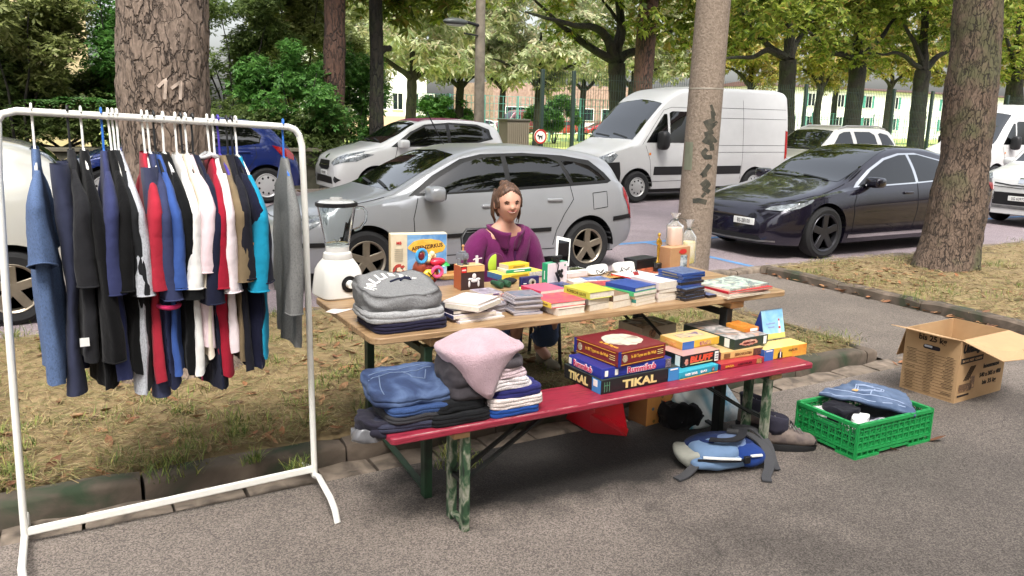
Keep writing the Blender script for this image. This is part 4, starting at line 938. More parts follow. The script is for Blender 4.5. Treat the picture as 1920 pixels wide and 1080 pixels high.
MB().tube([(2.1, .1, 1.40), (1.9, .1, 1.75)], .006, 6).build('aerial', trim, e_silver)
# --- pale car cut by the left edge
PL = dict(HB); PL.update(L=4.1, spokes=5, top=[(0, .56), (.2, .72), (.6, .86), (1.05, .95), (1.5, 1.2), (1.95, 1.44), (2.4, 1.5), (3.3, 1.46), (3.65, 1.36), (3.85, 1.14), (3.98, .9), (4.06, .7), (4.1, .5)],
    belt=[(0, .5), (.6, .78), (1.1, .88), (2.6, .97), (3.5, 1.0), (3.85, .96), (4.0, .78), (4.1, .46)], plan=[(0, .66), (.2, .88), (.45, .96), (.9, 1), (3.3, 1), (3.7, .95), (3.95, .86), (4.05, .74), (4.1, .62)], axles=(.82, 3.36),
    frames=[], windows=[[(1.44, .96), (2.0, 1.33), (2.4, 1.38), (2.43, .99)], [(2.5, .99), (2.48, 1.38), (3.0, 1.37), (3.25, 1.02)]], rear_screen=[(3.56, -.55), (3.58, .55), (3.84, .62), (3.84, -.62)], screen=[(1.15, -.6), (1.15, .6), (1.8, .55), (1.8, -.55)],
    lines=[[(3.3, 1.0), (3.25, .8), (3.0, .4)], [(3.72, .56), (4.06, .55)]], toplines=[], strips=[], handles=[(3.0, .86)],
    patches=[('tail_lamp', [(3.80, .96), (3.92, .9), (3.985, .74), (3.96, .62), (3.88, .7), (3.83, .84)], 'l', red_l), ('tail_lamp', [(3.80, .96), (3.92, .9), (3.985, .74), (3.96, .62), (3.88, .7), (3.83, .84)], 'r', red_l)], mirror=(1.5, .95))
make_car('parked_car', 'pale silver car cut off by the left edge, its red tail lamp behind the clothes', PL, (PG(30, 612, -.055).x-3.36, 8.15, -.055), p_pearl)
# --- small white car with plum roof
CC = dict(L=3.47, W=1.62, rw=.29, tw=.17, ra=.345, axles=(.70, 3.04), cover=True,
    top=[(0, .62), (.04, .74), (.14, .82), (.5, .94), (.82, 1.02), (1.1, 1.16), (1.5, 1.38), (1.8, 1.46), (2.3, 1.475), (2.9, 1.43), (3.15, 1.36), (3.33, 1.1), (3.41, .9), (3.45, .7), (3.47, .5)],
    belt=[(0, .56), (.14, .74), (.5, .85), (.9, .92), (1.6, .95), (2.6, 1.02), (3.1, 1.06), (3.35, .9), (3.47, .46)],
    plan=[(0, .74), (.05, .82), (.15, .9), (.35, .96), (.7, 1), (2.8, 1), (3.2, .95), (3.4, .86), (3.47, .76)], tumble=[(0, .3), (1.2, .3), (1.8, .3), (3, .32), (3.5, .3)],
    frames=[[(1.0, .95), (1.4, 1.22), (1.7, 1.355), (2.2, 1.395), (2.75, 1.37), (3.0, 1.28), (3.05, 1.1), (2.7, 1.03), (1.6, .96)]],
    windows=[[(1.12, .98), (1.45, 1.20), (1.72, 1.32), (2.1, 1.355), (2.1, 1.0), (1.6, .98)], [(2.17, 1.02), (2.17, 1.36), (2.72, 1.335), (2.92, 1.25), (2.96, 1.12), (2.65, 1.05)]],
    screen=[(.86, -.60), (.82, 0), (.86, .60), (1.2, .62), (1.52, .565), (1.58, 0), (1.52, -.565), (1.2, -.62)], roof_panel=([(1.60, -.54), (1.66, 0), (1.60, .54), (2.3, .57), (3.08, .54), (3.08, -.54), (2.3, -.57)], p_plum),
    lines=[[(1.12, .96), (1.04, .7), (1.06, .32)], [(2.14, 1.0), (2.16, .6), (2.05, .32)]],
    patches=[('headlamp', [(-.78, .82), (-.76, .70), (-.52, .62), (-.40, .66), (-.52, .76), (-.7, .88)], 'f', lamp_g), ('headlamp', [(.78, .82), (.76, .70), (.52, .62), (.40, .66), (.52, .76), (.7, .88)], 'f', lamp_g), ('grille', [(-.32, .58), (-.28, .70), (.28, .70), (.32, .58), (.2, .54), (-.2, .54)], 'f', trim), ('intake', [(-.5, .30), (-.44, .42), (.44, .42), (.5, .30)], 'f', trim), ('fog_lamp', [(-.68, .38), (-.6, .44), (-.54, .38), (-.6, .32)], 'f', trim), ('fog_lamp', [(.68, .38), (.6, .44), (.54, .38), (.6, .32)], 'f', trim), ('sill_trim', [(1.06, .27), (1.06, .33), (2.65, .33), (2.65, .27)], 'l', trim)],
    strips=[('grille_bar', [(-.26, .62), (.26, .62)], .016, 'f', chrome), ('badge', [(-.05, .77), (.05, .77)], .07, 'f', chrome)], handles=[(1.95, .86)], mirror=(1.2, .98), plate=('BS 41570', .475, 0))
FX = PT(594, 330, 13.75).x
e_w, _ = make_car('parked_car', 'small white city car with plum fabric roof parked across the road', CC, (FX+.35, 14.5, .145), p_white)
# --- blue hatchback
BH = dict(HB); BH.update(L=3.84, W=1.66, axles=(.75, 3.19), cover=True, rim=mat('silver wheel cover', (190, 190, 190), .35, metal=.4),
    top=[(0, .55), (.05, .62), (.2, .7), (.7, .86), (1.0, .95), (1.5, 1.25), (1.85, 1.40), (2.3, 1.43), (2.9, 1.40), (3.25, 1.32), (3.5, 1.1), (3.66, .9), (3.78, .72), (3.84, .5)],
    belt=[(0, .48), (.2, .6), (.7, .78), (1.1, .86), (2.2, .92), (3.0, .97), (3.4, .97), (3.66, .82), (3.84, .46)], plan=[(0, .66), (.06, .76), (.2, .89), (.45, .965), (.8, 1), (3.1, 1), (3.5, .95), (3.75, .86), (3.84, .72)],
    tumble=[(0, .3), (1.2, .3), (3.84, .34)], sill=[(0, .24), (3.84, .28)],
    frames=[], windows=[[(1.3, .9), (1.62, 1.12), (1.9, 1.28), (2.2, 1.31), (2.2, .93)], [(2.27, .94), (2.27, 1.315), (2.7, 1.30), (3.0, 1.24), (3.14, 1.12), (3.1, 1.0), (2.8, .96)]], screen=[(1.05, -.58), (1.05, .58), (1.72, .53), (1.72, -.53)], rear_screen=[(3.3, -.5), (3.3, .5), (3.6, .56), (3.6, -.56)],
    lines=[[(2.24, .94), (2.25, .6), (2.2, .3)], [(3.02, .96), (3.04, .8), (2.84, .5), (2.8, .3)], [(1.3, .9), (1.2, .6), (1.22, .3)]], toplines=[],
    patches=[('tail_lamp', [(3.30, .97), (3.60, .90), (3.70, .80), (3.66, .72), (3.45, .80)], 'l', red_l), ('headlamp', [(.06, .56), (.12, .66), (.45, .76), (.62, .80), (.5, .68), (.3, .58)], 'l', lamp_g)], strips=[('rub_strip', [(1.25, .5), (2.8, .52)], .04, 'l', trim)], handles=[(2.05, .82), (2.84, .86)], mirror=(1.38, .93))
bx = PT(502, 345, 13.9).x-3.19
make_car('parked_car', 'dark blue hatchback parked across the road behind the hanging clothes', BH, (bx, 14.75, .145), p_blue)
# --- white high-roof van
VN = dict(L=5.3, W=1.99, rw=.335, tw=.21, ra=.40, axles=(.93, 4.28), cover=True, rim=mat('van steel wheel', (176, 176, 174), .4, metal=.5), rr=.6, shoulder=.02, hoodr=.08, crown=.05,
    top=[(0, .82), (.05, .96), (.2, 1.08), (.6, 1.22), (.82, 1.32), (1.3, 1.82), (1.62, 2.12), (1.8, 2.26), (2.2, 2.42), (2.8, 2.48), (4.8, 2.48), (5.15, 2.44), (5.26, 2.36), (5.3, 2.2)],
    belt=[(0, .72), (.2, .98), (.6, 1.13), (.9, 1.2), (1.4, 1.2), (5.15, 1.2), (5.3, 1.18)], plan=[(0, .72), (.06, .8), (.2, .9), (.5, .96), (.9, .985), (1.8, 1), (5.15, 1), (5.26, .985), (5.3, .95)],
    tumble=[(0, .25), (.8, .3), (1.3, .2), (1.8, .13), (2.4, .10), (5.3, .10)], sill=[(0, .3), (.5, .28), (5.1, .36), (5.3, .42)],
    frames=[], windows=[[(1.12, 1.26), (1.62, 1.86), (1.69, 1.86), (1.69, 1.26)], [(1.75, 1.26), (1.75, 1.88), (1.82, 1.92), (2.28, 1.92), (2.34, 1.86), (2.34, 1.26)]],
    screen=[(.86, -.80), (.82, 0), (.86, .80), (1.3, .80), (1.62, .78), (1.68, 0), (1.62, -.78), (1.3, -.80)],
    lines=[[(1.1, 1.2), (1.22, .9), (1.3, .46)], [(1.02, 1.22), (1.62, 1.94), (1.8, 2.0), (2.35, 2.0), (2.42, 1.9), (2.42, .46), (1.3, .44)], [(2.5, 2.2), (2.5, .46)], [(3.85, 2.2), (3.85, .46)], [(2.5, 2.02), (5.2, 2.02)], [(2.5, 1.06), (5.25, 1.06)], [(2.5, 1.80), (5.2, 1.80)], [(2.5, 1.21), (5.25, 1.21)]],
    patches=[('side_trim', [(1.34, .58), (1.34, .76), (2.4, .76), (2.4, .58)], 'l', trim), ('side_trim', [(2.52, .58), (2.52, .76), (3.83, .76), (3.83, .58)], 'l', trim), ('front_wing_trim', [(.06, .46), (.08, .84), (.46, .86), (.5, .62), (.5, .4)], 'l', trim), ('bumper', [(-.85, .32), (-.85, .66), (.85, .66), (.85, .32)], 'f', trim), ('door_lock', [(2.26, 1.00), (2.26, 1.16), (2.38, 1.16), (2.38, 1.00)], 'l', trim), ('headlamp', [(.06, .8), (.1, .96), (.34, 1.06), (.42, 1.0), (.3, .86)], 'l', lamp_g), ('side_repeater', [(1.19, 1.0), (1.19, 1.05), (1.24, 1.05), (1.24, 1.0)], 'l', amber), ('tail_lamp', [(5.17, .90), (5.17, 1.55), (5.27, 1.53), (5.27, .92)], 'l', red_l)],
    handles=[], mirror=(1.46, 1.28), mirror_size=(.13, .13, .21), mirror_mat=trim)
vx = PG(1195, 381, -.055).x-.93
e_v, _ = make_car('delivery_van', 'big white high-roof panel van parked across the road behind the concrete mast', VN, (vx, 14.6, -.055), p_van, 'van', 'vans parked across the road')
# --- dark electric saloon
TS = dict(L=4.69, W=1.85, rw=.34, tw=.22, ra=.385, axles=(.84, 3.72), spokes=5, rr=.72, rim=mat('dark alloy', (70, 70, 74), .35, metal=.8), crown=.05, hoodr=.12,
    top=[(0, .52), (.05, .62), (.2, .72), (.6, .84), (1.05, .93), (1.3, 1.0), (1.8, 1.25), (2.2, 1.39), (2.6, 1.44), (3.0, 1.43), (3.5, 1.34), (4.0, 1.16), (4.3, 1.06), (4.6, 1.02), (4.66, .9), (4.69, .6)],
    belt=[(0, .46), (.2, .64), (.6, .78), (1.1, .85), (1.6, .89), (2.6, .93), (3.6, .98), (4.2, 1.0), (4.6, .94), (4.69, .55)], plan=[(0, .62), (.06, .73), (.2, .88), (.45, .965), (.84, 1), (3.9, 1), (4.4, .95), (4.6, .87), (4.69, .74)],
    tumble=[(0, .35), (1.4, .4), (2.4, .46), (3.4, .48), (4.2, .45)], sill=[(0, .2), (.5, .18), (4.2, .2), (4.69, .34)],
    frames=[[(1.38, .905), (1.75, 1.13), (2.1, 1.275), (2.45, 1.34), (2.8, 1.345), (3.3, 1.25), (3.75, 1.08), (3.78, 1.0), (2.6, .94)]], frame_mat=chrome,
    windows=[[(1.46, .925), (1.80, 1.12), (2.12, 1.25), (2.45, 1.315), (2.60, 1.32), (2.60, .958), (2.0, .938)], [(2.66, .96), (2.66, 1.32), (2.85, 1.32), (3.28, 1.235), (3.66, 1.085), (3.7, 1.01)]],
    screen=[(1.28, -.64), (1.22, 0), (1.28, .64), (1.7, .66), (2.05, .60), (2.3, .56), (2.32, 0), (2.3, -.56), (2.05, -.60), (1.7, -.66)], roof_panel=([(2.36, -.54), (2.36, .54), (2.9, .56), (3.4, .52), (4.1, .5), (4.1, -.5), (3.4, -.52), (2.9, -.56)], glass_car),
    lines=[[(1.42, .9), (1.33, .7), (1.36, .3)], [(2.63, .95), (2.64, .6), (2.6, .3)], [(3.6, .98), (3.5, .7), (3.3, .42), (3.2, .3)]], toplines=[[(.3, -.70), (.8, -.78), (1.3, -.74)]],
    patches=[('headlamp', [(.10, .63), (.16, .67), (.45, .735), (.64, .79), (.56, .73), (.38, .665), (.2, .625)], 'l', lamp_g), ('headlamp', [(.10, .63), (.16, .67), (.45, .735), (.64, .79), (.56, .73), (.38, .665), (.2, .625)], 'r', lamp_g), ('intake', [(-.62, .21), (-.55, .30), (.55, .30), (.62, .21)], 'f', trim), ('tail_lamp', [(4.3, .93), (4.62, .9), (4.64, .78), (4.4, .82)], 'l', red_l)],
    strips=[('sill_strip', [(1.3, .27), (3.25, .27)], .05, 'l', chrome), ('lip', [(-.72, .24), (0, .225), (.72, .24)], .02, 'f', steel)], handles=[(2.42, .82), (3.3, .86)], handle_mat=p_dark, mirror=(1.62, .95), mirror_size=(.12, .12, .075), plate=('BS-28100', .47, 0), plate_y=-.30)
e_t, bvt = make_car('parked_car', 'dark violet electric saloon parked at the kerb between the mast and the leaning tree', TS, (PG(1550, 487, -.055).x-.84, 7.95, -.055), p_dark)
# --- silver estate / SUV
SU = dict(HB); SU.update(L=4.35, W=1.82, rw=.35, ra=.42, axles=(.85, 3.48), top=[(0, .7), (.05, .84), (.2, .92), (.7, 1.03), (1.1, 1.1), (1.5, 1.4), (1.85, 1.62), (2.3, 1.68), (3.4, 1.67), (3.8, 1.6), (4.05, 1.3), (4.2, 1.1), (4.3, .9), (4.35, .7)],
    belt=[(0, .6), (.2, .8), (.7, .96), (1.2, 1.03), (2.6, 1.1), (3.7, 1.16), (4.1, 1.1), (4.35, .6)], plan=[(0, .7), (.06, .8), (.2, .9), (.45, .965), (.9, 1), (3.6, 1), (4.0, .96), (4.25, .9), (4.35, .8)], sill=[(0, .3), (4.35, .34)],
    frames=[], windows=[[(1.32, 1.07), (1.6, 1.26), (1.85, 1.48), (2.05, 1.54), (2.28, 1.55), (2.28, 1.12)], [(2.42, 1.12), (2.42, 1.55), (3.0, 1.55), (3.15, 1.48), (3.2, 1.16)], [(3.36, 1.18), (3.3, 1.5), (3.4, 1.53), (3.66, 1.48), (3.85, 1.22)]], screen=[(1.12, -.66), (1.08, 0), (1.12, .66), (1.5, .66), (1.74, .6), (1.78, 0), (1.74, -.6), (1.5, -.66)], rear_screen=[(3.86, -.52), (3.86, .52), (4.1, .6), (4.1, -.6)],
    lines=[[(2.35, 1.1), (2.36, .7), (2.34, .4)], [(3.25, 1.15), (3.3, .9), (3.1, .5)], [(1.3, 1.05), (1.24, .8), (1.26, .4)]], toplines=[], patches=[('tail_lamp', [(3.98, 1.25), (4.1, 1.1), (4.2, .95), (4.12, .9), (4.02, 1.0)], 'l', red_l), ('headlamp', [(.06, .72), (.12, .88), (.4, .94), (.5, .86), (.3, .76)], 'l', lamp_g), ('grille', [(-.4, .62), (-.4, .8), (.4, .8), (.4, .62)], 'f', trim)], strips=[], handles=[(2.12, .96), (3.02, 1.0)], mirror=(1.45, 1.1), mirror_size=(.11, .13, .1), mirror_mat=p_white, cover=False)
sx_ = PT(1484, 290, 13.8).x
e_s, bvsu = make_car('parked_car', 'grey beige estate car with roof rails parked past the big white van', SU, (sx_, 14.7, -.055), p_beige)
for s in (-1, 1):
    h = [bvsu.ray_cast(Vector((x, s*.6, 4)), Vector((0, 0, -1)))[0]+Vector((0, 0, .05)) for x in (1.9, 2.2, 2.8, 3.4, 3.7)]
    h[0].z -= .04; h[-1].z -= .04; MB().tube(h, .018, 8).build('roof_rail', alloy, e_s)
# --- second white van at the right edge
V2 = dict(VN); V2.update(top=[(0, .82), (.05, .96), (.2, 1.08), (.6, 1.22), (.9, 1.32), (1.3, 1.82), (1.7, 2.2), (2.0, 2.36), (2.6, 2.42), (4.8, 2.42), (5.15, 2.38), (5.26, 2.3), (5.3, 2.2)], patches=[q for q in VN['patches'] if q[0] not in ('side_trim',)]+[('lower_trim', [(1.34, .40), (1.34, .56), (3.8, .56), (3.8, .40)], 'l', trim)])
v2x = PT(1868, 335, 13.65).x-.93
make_car('delivery_van', 'second white van, partly hidden by the leaning tree and cut by the right edge', V2, (v2x, 14.65, -.055), p_van, 'van', 'vans parked across the road')
# --- white compact people carrier, right edge
FI = dict(L=4.15, W=1.78, rw=.32, tw=.2, ra=.375, axles=(.85, 3.46), spokes=5,
    top=[(0, .72), (.05, .86), (.15, .94), (.5, 1.04), (.85, 1.12), (1.3, 1.42), (1.6, 1.58), (2.0, 1.66), (3.2, 1.66), (3.7, 1.6), (3.95, 1.3), (4.08, 1.0), (4.15, .6)], belt=[(0, .6), (.15, .84), (.5, .95), (.9, 1.0), (2.6, 1.06), (3.7, 1.1), (4.0, 1.0), (4.15, .52)],
    plan=[(0, .76), (.05, .84), (.15, .91), (.35, .96), (.7, 1), (3.4, 1), (3.8, .95), (4.1, .86), (4.15, .76)], tumble=[(0, .3), (1.3, .22), (4.1, .22)], frames=[], windows=[[(1.2, 1.05), (1.6, 1.36), (1.8, 1.48), (2.3, 1.52), (2.3, 1.08)], [(2.4, 1.09), (2.4, 1.52), (3.2, 1.5), (3.3, 1.12)]], screen=[(.9, -.66), (.86, 0), (.9, .66), (1.52, .62), (1.56, 0), (1.52, -.62)],
    lines=[[(1.15, 1.0), (1.1, .7), (1.12, .35)]], patches=[('headlamp', [(-.78, .82), (-.72, .90), (-.60, .92), (-.52, .84), (-.56, .72), (-.70, .70)], 'f', lamp_g), ('headlamp', [(.78, .82), (.72, .90), (.60, .92), (.52, .84), (.56, .72), (.70, .70)], 'f', lamp_g), ('grille', [(-.70, .42), (-.74, .52), (-.66, .60), (.66, .60), (.74, .52), (.70, .42), (.5, .38), (-.5, .38)], 'f', trim), ('fog_lamp', [(-.64, .48), (-.59, .53), (-.54, .48), (-.59, .43)], 'f', lamp_g)],
    strips=[('moustache', [(-.46, .76), (-.16, .73), (.16, .73), (.46, .76)], .02, 'f', trim), ('moustache', [(-.46, .70), (0, .68), (.46, .70)], .014, 'f', trim), ('lower_strip', [(-.62, .34), (.62, .34)], .05, 'f', steel), ('badge', [(-.05, .82), (.05, .82)], .1, 'f', chrome)], handles=[(2.1, .9)], mirror=(1.3, 1.06), plate=('SG 63977', .50, 0))
fx = PT(1850, 390, 8.2).x
make_car('parked_car', 'white compact car with round headlamps facing the camera at the right edge', FI, (PG(1868, 412, -.055).x-.85, 8.1, -.055), p_white)
# --- small distant vehicles across the lawn
FC = dict(HB); FC.update(lines=[], toplines=[], patches=[q for q in HB['patches'] if q[2] != 'r'], strips=[], handles=[])
p = PT(1022, 220, 72); make_car('parked_car', 'small red car parked far across the lawn, right of the fence post', FC, (p.x, 72.8, .05), p_red, lod=1)
FV = dict(V2); FV.update(lines=[], handles=[]); p = PT(938, 220, 71); make_car('delivery_van', 'small maroon van far across the lawn above the ribbed cabinet', FV, (p.x, 72, .05), p_maroon, 'van', None, 1)
p = PT(1105, 222, 73); make_car('parked_car', 'second tiny red car far across the lawn beside the second fence post', FC, (p.x, 74, .05), p_red, lod=1)
p = PT(862, 222, 70); make_car('parked_car', 'tiny white car far across the lawn just left of the street lamp', FC, (p.x, 71, .05), p_white, lod=1)
# ================================================================== CLOTHES RACK AND CLOTHES
RT = 3.36
rl, rr_ = PT(30, 208, RT), PT(512, 236, RT)
rail_z = lambda s: rl.z+(rr_.z-rl.z)*(s-rl.x)/(rr_.x-rl.x)
rk = empty('clothes_rack', (rl.x, RT, 0), 0, 'white tubular clothes rack full of hanging clothes on the pavement', 'clothes rack')
o_ = Vector((rl.x, RT, 0)); W_ = lambda x, y, dt=0: PT(x, y, RT+dt)-o_
RTR = [W_(540, 238), W_(553, 243), W_(561, 254), W_(566, 272)]
RR = .0135
top_l = W_(2, 212); ll = [W_(4, 214), W_(-5, 226), W_(-6, 250)]
MB().tube([ll[1], ll[0], W_(30, 208), W_(200, 217.5), W_(400, 229), W_(512, 236)]+RTR[:3], RR, 14).build('top_rail', white_paint, rk)
MB().tube([W_(561, 254), W_(566, 272), W_(572, 400), W_(590, 893)], RR, 14).build('upright', white_paint, rk)
MB().tube([ll[1], W_(-3, 320), W_(12, 560), W_(47, 1010)], RR, 14).build('upright', white_paint, rk)
MB().bar(W_(46, 998), W_(592, 878), .016, .034).build('bottom_bar', white_paint, rk, bevel=.006)
f1 = W_(591, 892); q = PG(633, 980, .0)-o_; q2 = PG(556, 908, 0)-o_
MB().tube([q+Vector((0, 0, 0)), q+Vector((-.004, .02, .05)), q+Vector((-.01, .06, .085)), f1+Vector((0, -.06, .02)), f1, f1+Vector((0, .1, .0)), f1+Vector((-.0, .16, -.02)), Vector((f1.x-.005, f1.y+.19, .035)), Vector((f1.x-.005, f1.y+.195, 0))], RR, 12).build('foot', white_paint, rk)
f0 = W_(46, 1006)
MB().tube([Vector((f0.x+.01, f0.y-.42, 0)), Vector((f0.x+.01, f0.y-.40, .05)), Vector((f0.x+.005, f0.y-.34, .085)), f0+Vector((0, -.06, .0)), f0, f0+Vector((0, .1, 0)), Vector((f0.x, f0.y+.17, .05)), Vector((f0.x, f0.y+.18, 0))], RR, 12).build('foot', white_paint, rk)
def hanger(px, colm, label, tilt):
    s = PT(px, 222, RT).x; z = rail_z(s); e = None; b = MB()
    hk = [Vector((0, .0, -.004))]
    pts = [Vector((0, .014*math.cos(a)-.0, .004+.016*math.sin(a))) for a in [PI*1.05-i*PI*1.05/8 for i in range(9)]]
    pts += [Vector((0, .016, -.02)), Vector((0, .004, -.06)), Vector((0, 0, -.135))]
    b.tube(pts, .0042, 8)
    for sg in (-1, 1): b.tube([Vector((0, 0, -.13)), Vector((0, sg*.05, -.148)), Vector((0, sg*.12, -.195)), Vector((0, sg*.195, -.255))], [.006, .008, .009, .006], 8, flat=(.7, 1))
    b.tube([Vector((0, -.19, -.257)), Vector((0, .19, -.257))], .004, 6)
    o = b.build('clothes_hanger', colm, loc=(s, RT, z+.008), rz=tilt); o.rotation_euler.y = rnd.uniform(-.03, .03)
    return tag(o, label, 'clothes hanger', 'hangers on the clothes rack'), s, z
def cloth_mat(name, c, var=.1, heather=0, rough=.9):
    if name in MATS: return MATS[name]
    if heather: return ramp_mat(name, [tuple(int(x*.84) for x in c), c, tuple(min(255, int(x*1.07)) for x in c)], 260, .95, stretch=(1, 1, .5), bump=.2, detail=2)
    return mat(name, c, rough, var=var, vscale=7, bump=.5, bscale=26, sheen=.06, spec=.2)
def garment(name, label, s, z, tilt, m, L=.7, sleeve=.2, sw=.085, th=.026, seed=1, wd=.235, collar=None, extras=(), cat='shirt', bottom=None):
    """a shirt hanging on its hanger: y is its width, z runs down from the neck, thickness along x"""
    e = empty(name, (s, RT, z-.125), tilt, label, cat, 'clothes hanging on the rack')
    b = MB(); n = 44; g = random.Random(seed); ph = [g.uniform(0, 6.28) for _ in range(8)]
    prof = [(0, .060, .012), (.02, .080, .014), (.05, .120, .014), (.09, .165, .016), (.125, .20, .018), (.17, .218, .022)]
    K = 20
    for i in range(1, K+1):
        u = i/K; prof.append((.17+(L-.17)*u, .218+(wd-.218)*u, (.022+(th-.022)*min(1, u*3))*(1+.22*u+.10*math.sin(u*2.5+ph[0]))))
    rings = []
    for k, (d, a, t) in enumerate(prof):
        ring = []
        amp = min(1, max(0, (d-.1)/.35))
        for j in range(n):
            q = 2*PI*j/n; y = a*math.copysign(abs(math.cos(q))**.8, math.cos(q)); x = t*math.copysign(abs(math.sin(q))**.8, math.sin(q))
            x += amp*(.010*math.sin(y*26+ph[1]+d*1.2)+.007*math.sin(y*55+ph[2]-d*2)*math.copysign(1, math.sin(q))+.006*math.sin(d*5+ph[3]))
            hem = .005*math.sin(q*3+ph[4])+.004*math.sin(q*7+ph[5]) if k == len(prof)-1 else 0
            sag = .018*math.cos(q)**2*amp
            ring.append(Vector((x, y*(1-.02*amp*math.sin(d*9+ph[6])), -d+hem-sag)))
        rings.append(ring)
    b.loft(rings, True, False)
    b.noise(.008, 7, seed); b.noise(.004, 22, seed)
    b.build('body', m, e, angle=180)
    for sg in (-1, 1):
        sb = MB(); rr = []; M = 12; l = sleeve*(1 if sg < 0 else g.uniform(.9, 1.05)); dx = g.uniform(-.012, .012)
        for i in range(M+1):
            u = i/M; g_ = min(1, u*4)**.6; yy = sg*(.135+.095*g_+.012*u); zz = -.066-.05*g_-l*u**1.1; w_ = sw*(.28+.72*g_)*(1 if l < .3 else 1-.25*u); tx = (.007+(.006+.4*th)*g_+.014*u)*(1 if l < .45 else 1-.15*u)
            ring = []
            for j in range(18):
                q = 2*PI*j/18
                ring.append(Vector((dx*u*2+tx*math.sin(q)+.004*math.sin(u*5+ph[3]+sg)+.006*math.sin(q*3+u*3+ph[5])*u, yy+w_*math.cos(q)*.85, zz-abs(math.cos(q))*0+(.022*math.cos(q)*sg if l < .3 else 0)*u)))
            rr.append(ring)
        sb.loft(rr, True, False); sb.f.append(list(range(18))); sb.mi.append(0); sb.noise(.008, 8, seed+3); sb.noise(.003, 30, seed)
        # rolled hem
        sb.tube([p+(p-sum(rr[-1], Vector())/18)*.02 for p in rr[-1]]+[rr[-1][0]], .003, 5, False)
        sb.build('sleeve', m, e, angle=180)
    if collar:
        MB().tube([Vector((.032*math.sin(2*PI*i/20), .07*math.cos(2*PI*i/20), .004-.018*abs(math.sin(2*PI*i/20)))) for i in range(21)], .009, 8, False).build('collar', collar, e, angle=180)
    return e
B = dict
CL = [ # hook px, hanger colour, label, material(name,col,heather), L, sleeve, opts
 (60, 'w', 'heather blue t-shirt hanging alone at the left end of the rail', ('heather blue', (80, 100, 136), 1), .80, .27, B(th=.032, sw=.075)),
 (127, 'k', 'charcoal t-shirt on the black hanger nearest the left end', ('charcoal', (34, 34, 37), 0), .72, .34, {}),
 (152, 'w', 'black long top next to the charcoal t-shirt, left part of the rail', ('washed black', (12, 12, 14), 0), .84, .62, {}),
 (190, 'b', 'indigo blue t-shirt on the bright blue hanger among the dark shirts', ('indigo', (52, 57, 94), 0), .80, .37, B(th=.03)),
 (203, 'w', 'black jacket with a round white button on its shoulder', ('jet black', (12, 12, 13), 0), .78, .36, B(th=.03)),
 (211, 'w', 'dark grey t-shirt directly left of the pale grey one', ('dark grey', (30, 31, 33), 0), .84, .38, {}),
 (219, 'w', 'pale grey long shirt left of the red henley', ('pale grey', (176, 178, 184), 1), .86, .38, {}),
 (266, 'w', 'red henley shirt with open neck, left middle of the rail', ('henley red', (164, 40, 56), 0), .82, .36, B(th=.03)),
 (276, 'w', 'navy shirt with a magenta cuff beside the red henley', ('slate navy', (54, 60, 92), 0), .86, .40, B(wd=.21)),
 (288, 'k', 'medium blue t-shirt just right of the magenta cuff', ('medium blue', (56, 84, 148), 0), .80, .36, {}),
 (305, 'w', 'wide black t-shirt left of the white shirts, middle of the rail', ('soft black', (11, 12, 13), 0), .80, .40, B(th=.036)),
 (328, 'w', 'plain white t-shirt with soft folds in the middle of the rail', ('bright white', (226, 224, 220), 0), .80, .36, B(th=.03)),
 (338, 'k', 'cream t-shirt between the plain white one and the pink one', ('cream', (226, 214, 196), 0), .74, .36, {}),
 (347, 'w', 'pale pink t-shirt with black handwriting on its sleeve', ('pale pink', (222, 200, 204), 0), .70, .30, B(th=.03)),
 (360, 'k', 'dark navy long shirt right of the pale pink one', ('ink navy', (25, 28, 48), 0), .88, .42, {}),
 (388, 'w', 'crimson ringer t-shirt with light grey collar and a dark print', ('crimson', (150, 26, 46), 0), .82, .36, B(th=.03, collar=1)),
 (399, 'w', 'white pinkish shirt right of the crimson ringer t-shirt', ('rose white', (232, 218, 220), 0), .72, .38, {}),
 (408, 'p', 'olive tan shirt on the purple hanger', ('olive tan', (118, 102, 78), 0), .76, .34, {}),
 (424, 'k', 'anthracite t-shirt right of the olive tan shirt', ('anthracite', (26, 26, 34), 0), .80, .33, {}),
 (433, 'k', 'navy t-shirt with a small orange tag, left of the teal shirt', ('deep navy', (19, 21, 42), 0), .80, .35, B(th=.03)),
 (441, 'w', 'teal blue shirt at the right end of the dense row', ('teal blue', (24, 136, 168), 0), .76, .38, B(th=.03)),
 (530, 'b', 'heather grey long-sleeved shirt hanging apart at the right end', ('heather grey', (112, 112, 110), 1), .74, .48, B(th=.026, sw=.055, wd=.17))]
TG = [76, 146, 178, 208, 233, 250, 266, 287, 302, 318, 342, 361, 377, 394, 402, 412, 428, 443, 455, 474, 494, 537]
HC = B(w=mat('hanger white', (232, 230, 224), .35, coat=.2), k=mat('hanger black', (26, 26, 28), .4), b=mat('hanger blue', (40, 104, 190), .35), p=mat('hanger purple', (66, 50, 150), .35))
HN = B(w='white', k='black', b='blue', p='purple')
WHO = ['heather blue t-shirt', 'charcoal t-shirt', 'black long top', 'indigo t-shirt', 'black buttoned jacket', 'dark grey t-shirt', 'pale grey long shirt', 'red henley', 'magenta-cuffed navy shirt', 'medium blue t-shirt', 'wide black t-shirt', 'plain white t-shirt', 'cream t-shirt', 'pale pink t-shirt', 'dark navy long shirt', 'crimson ringer t-shirt', 'white pinkish shirt', 'olive tan shirt', 'anthracite t-shirt', 'orange-tagged navy t-shirt', 'teal blue shirt', 'heather grey shirt']
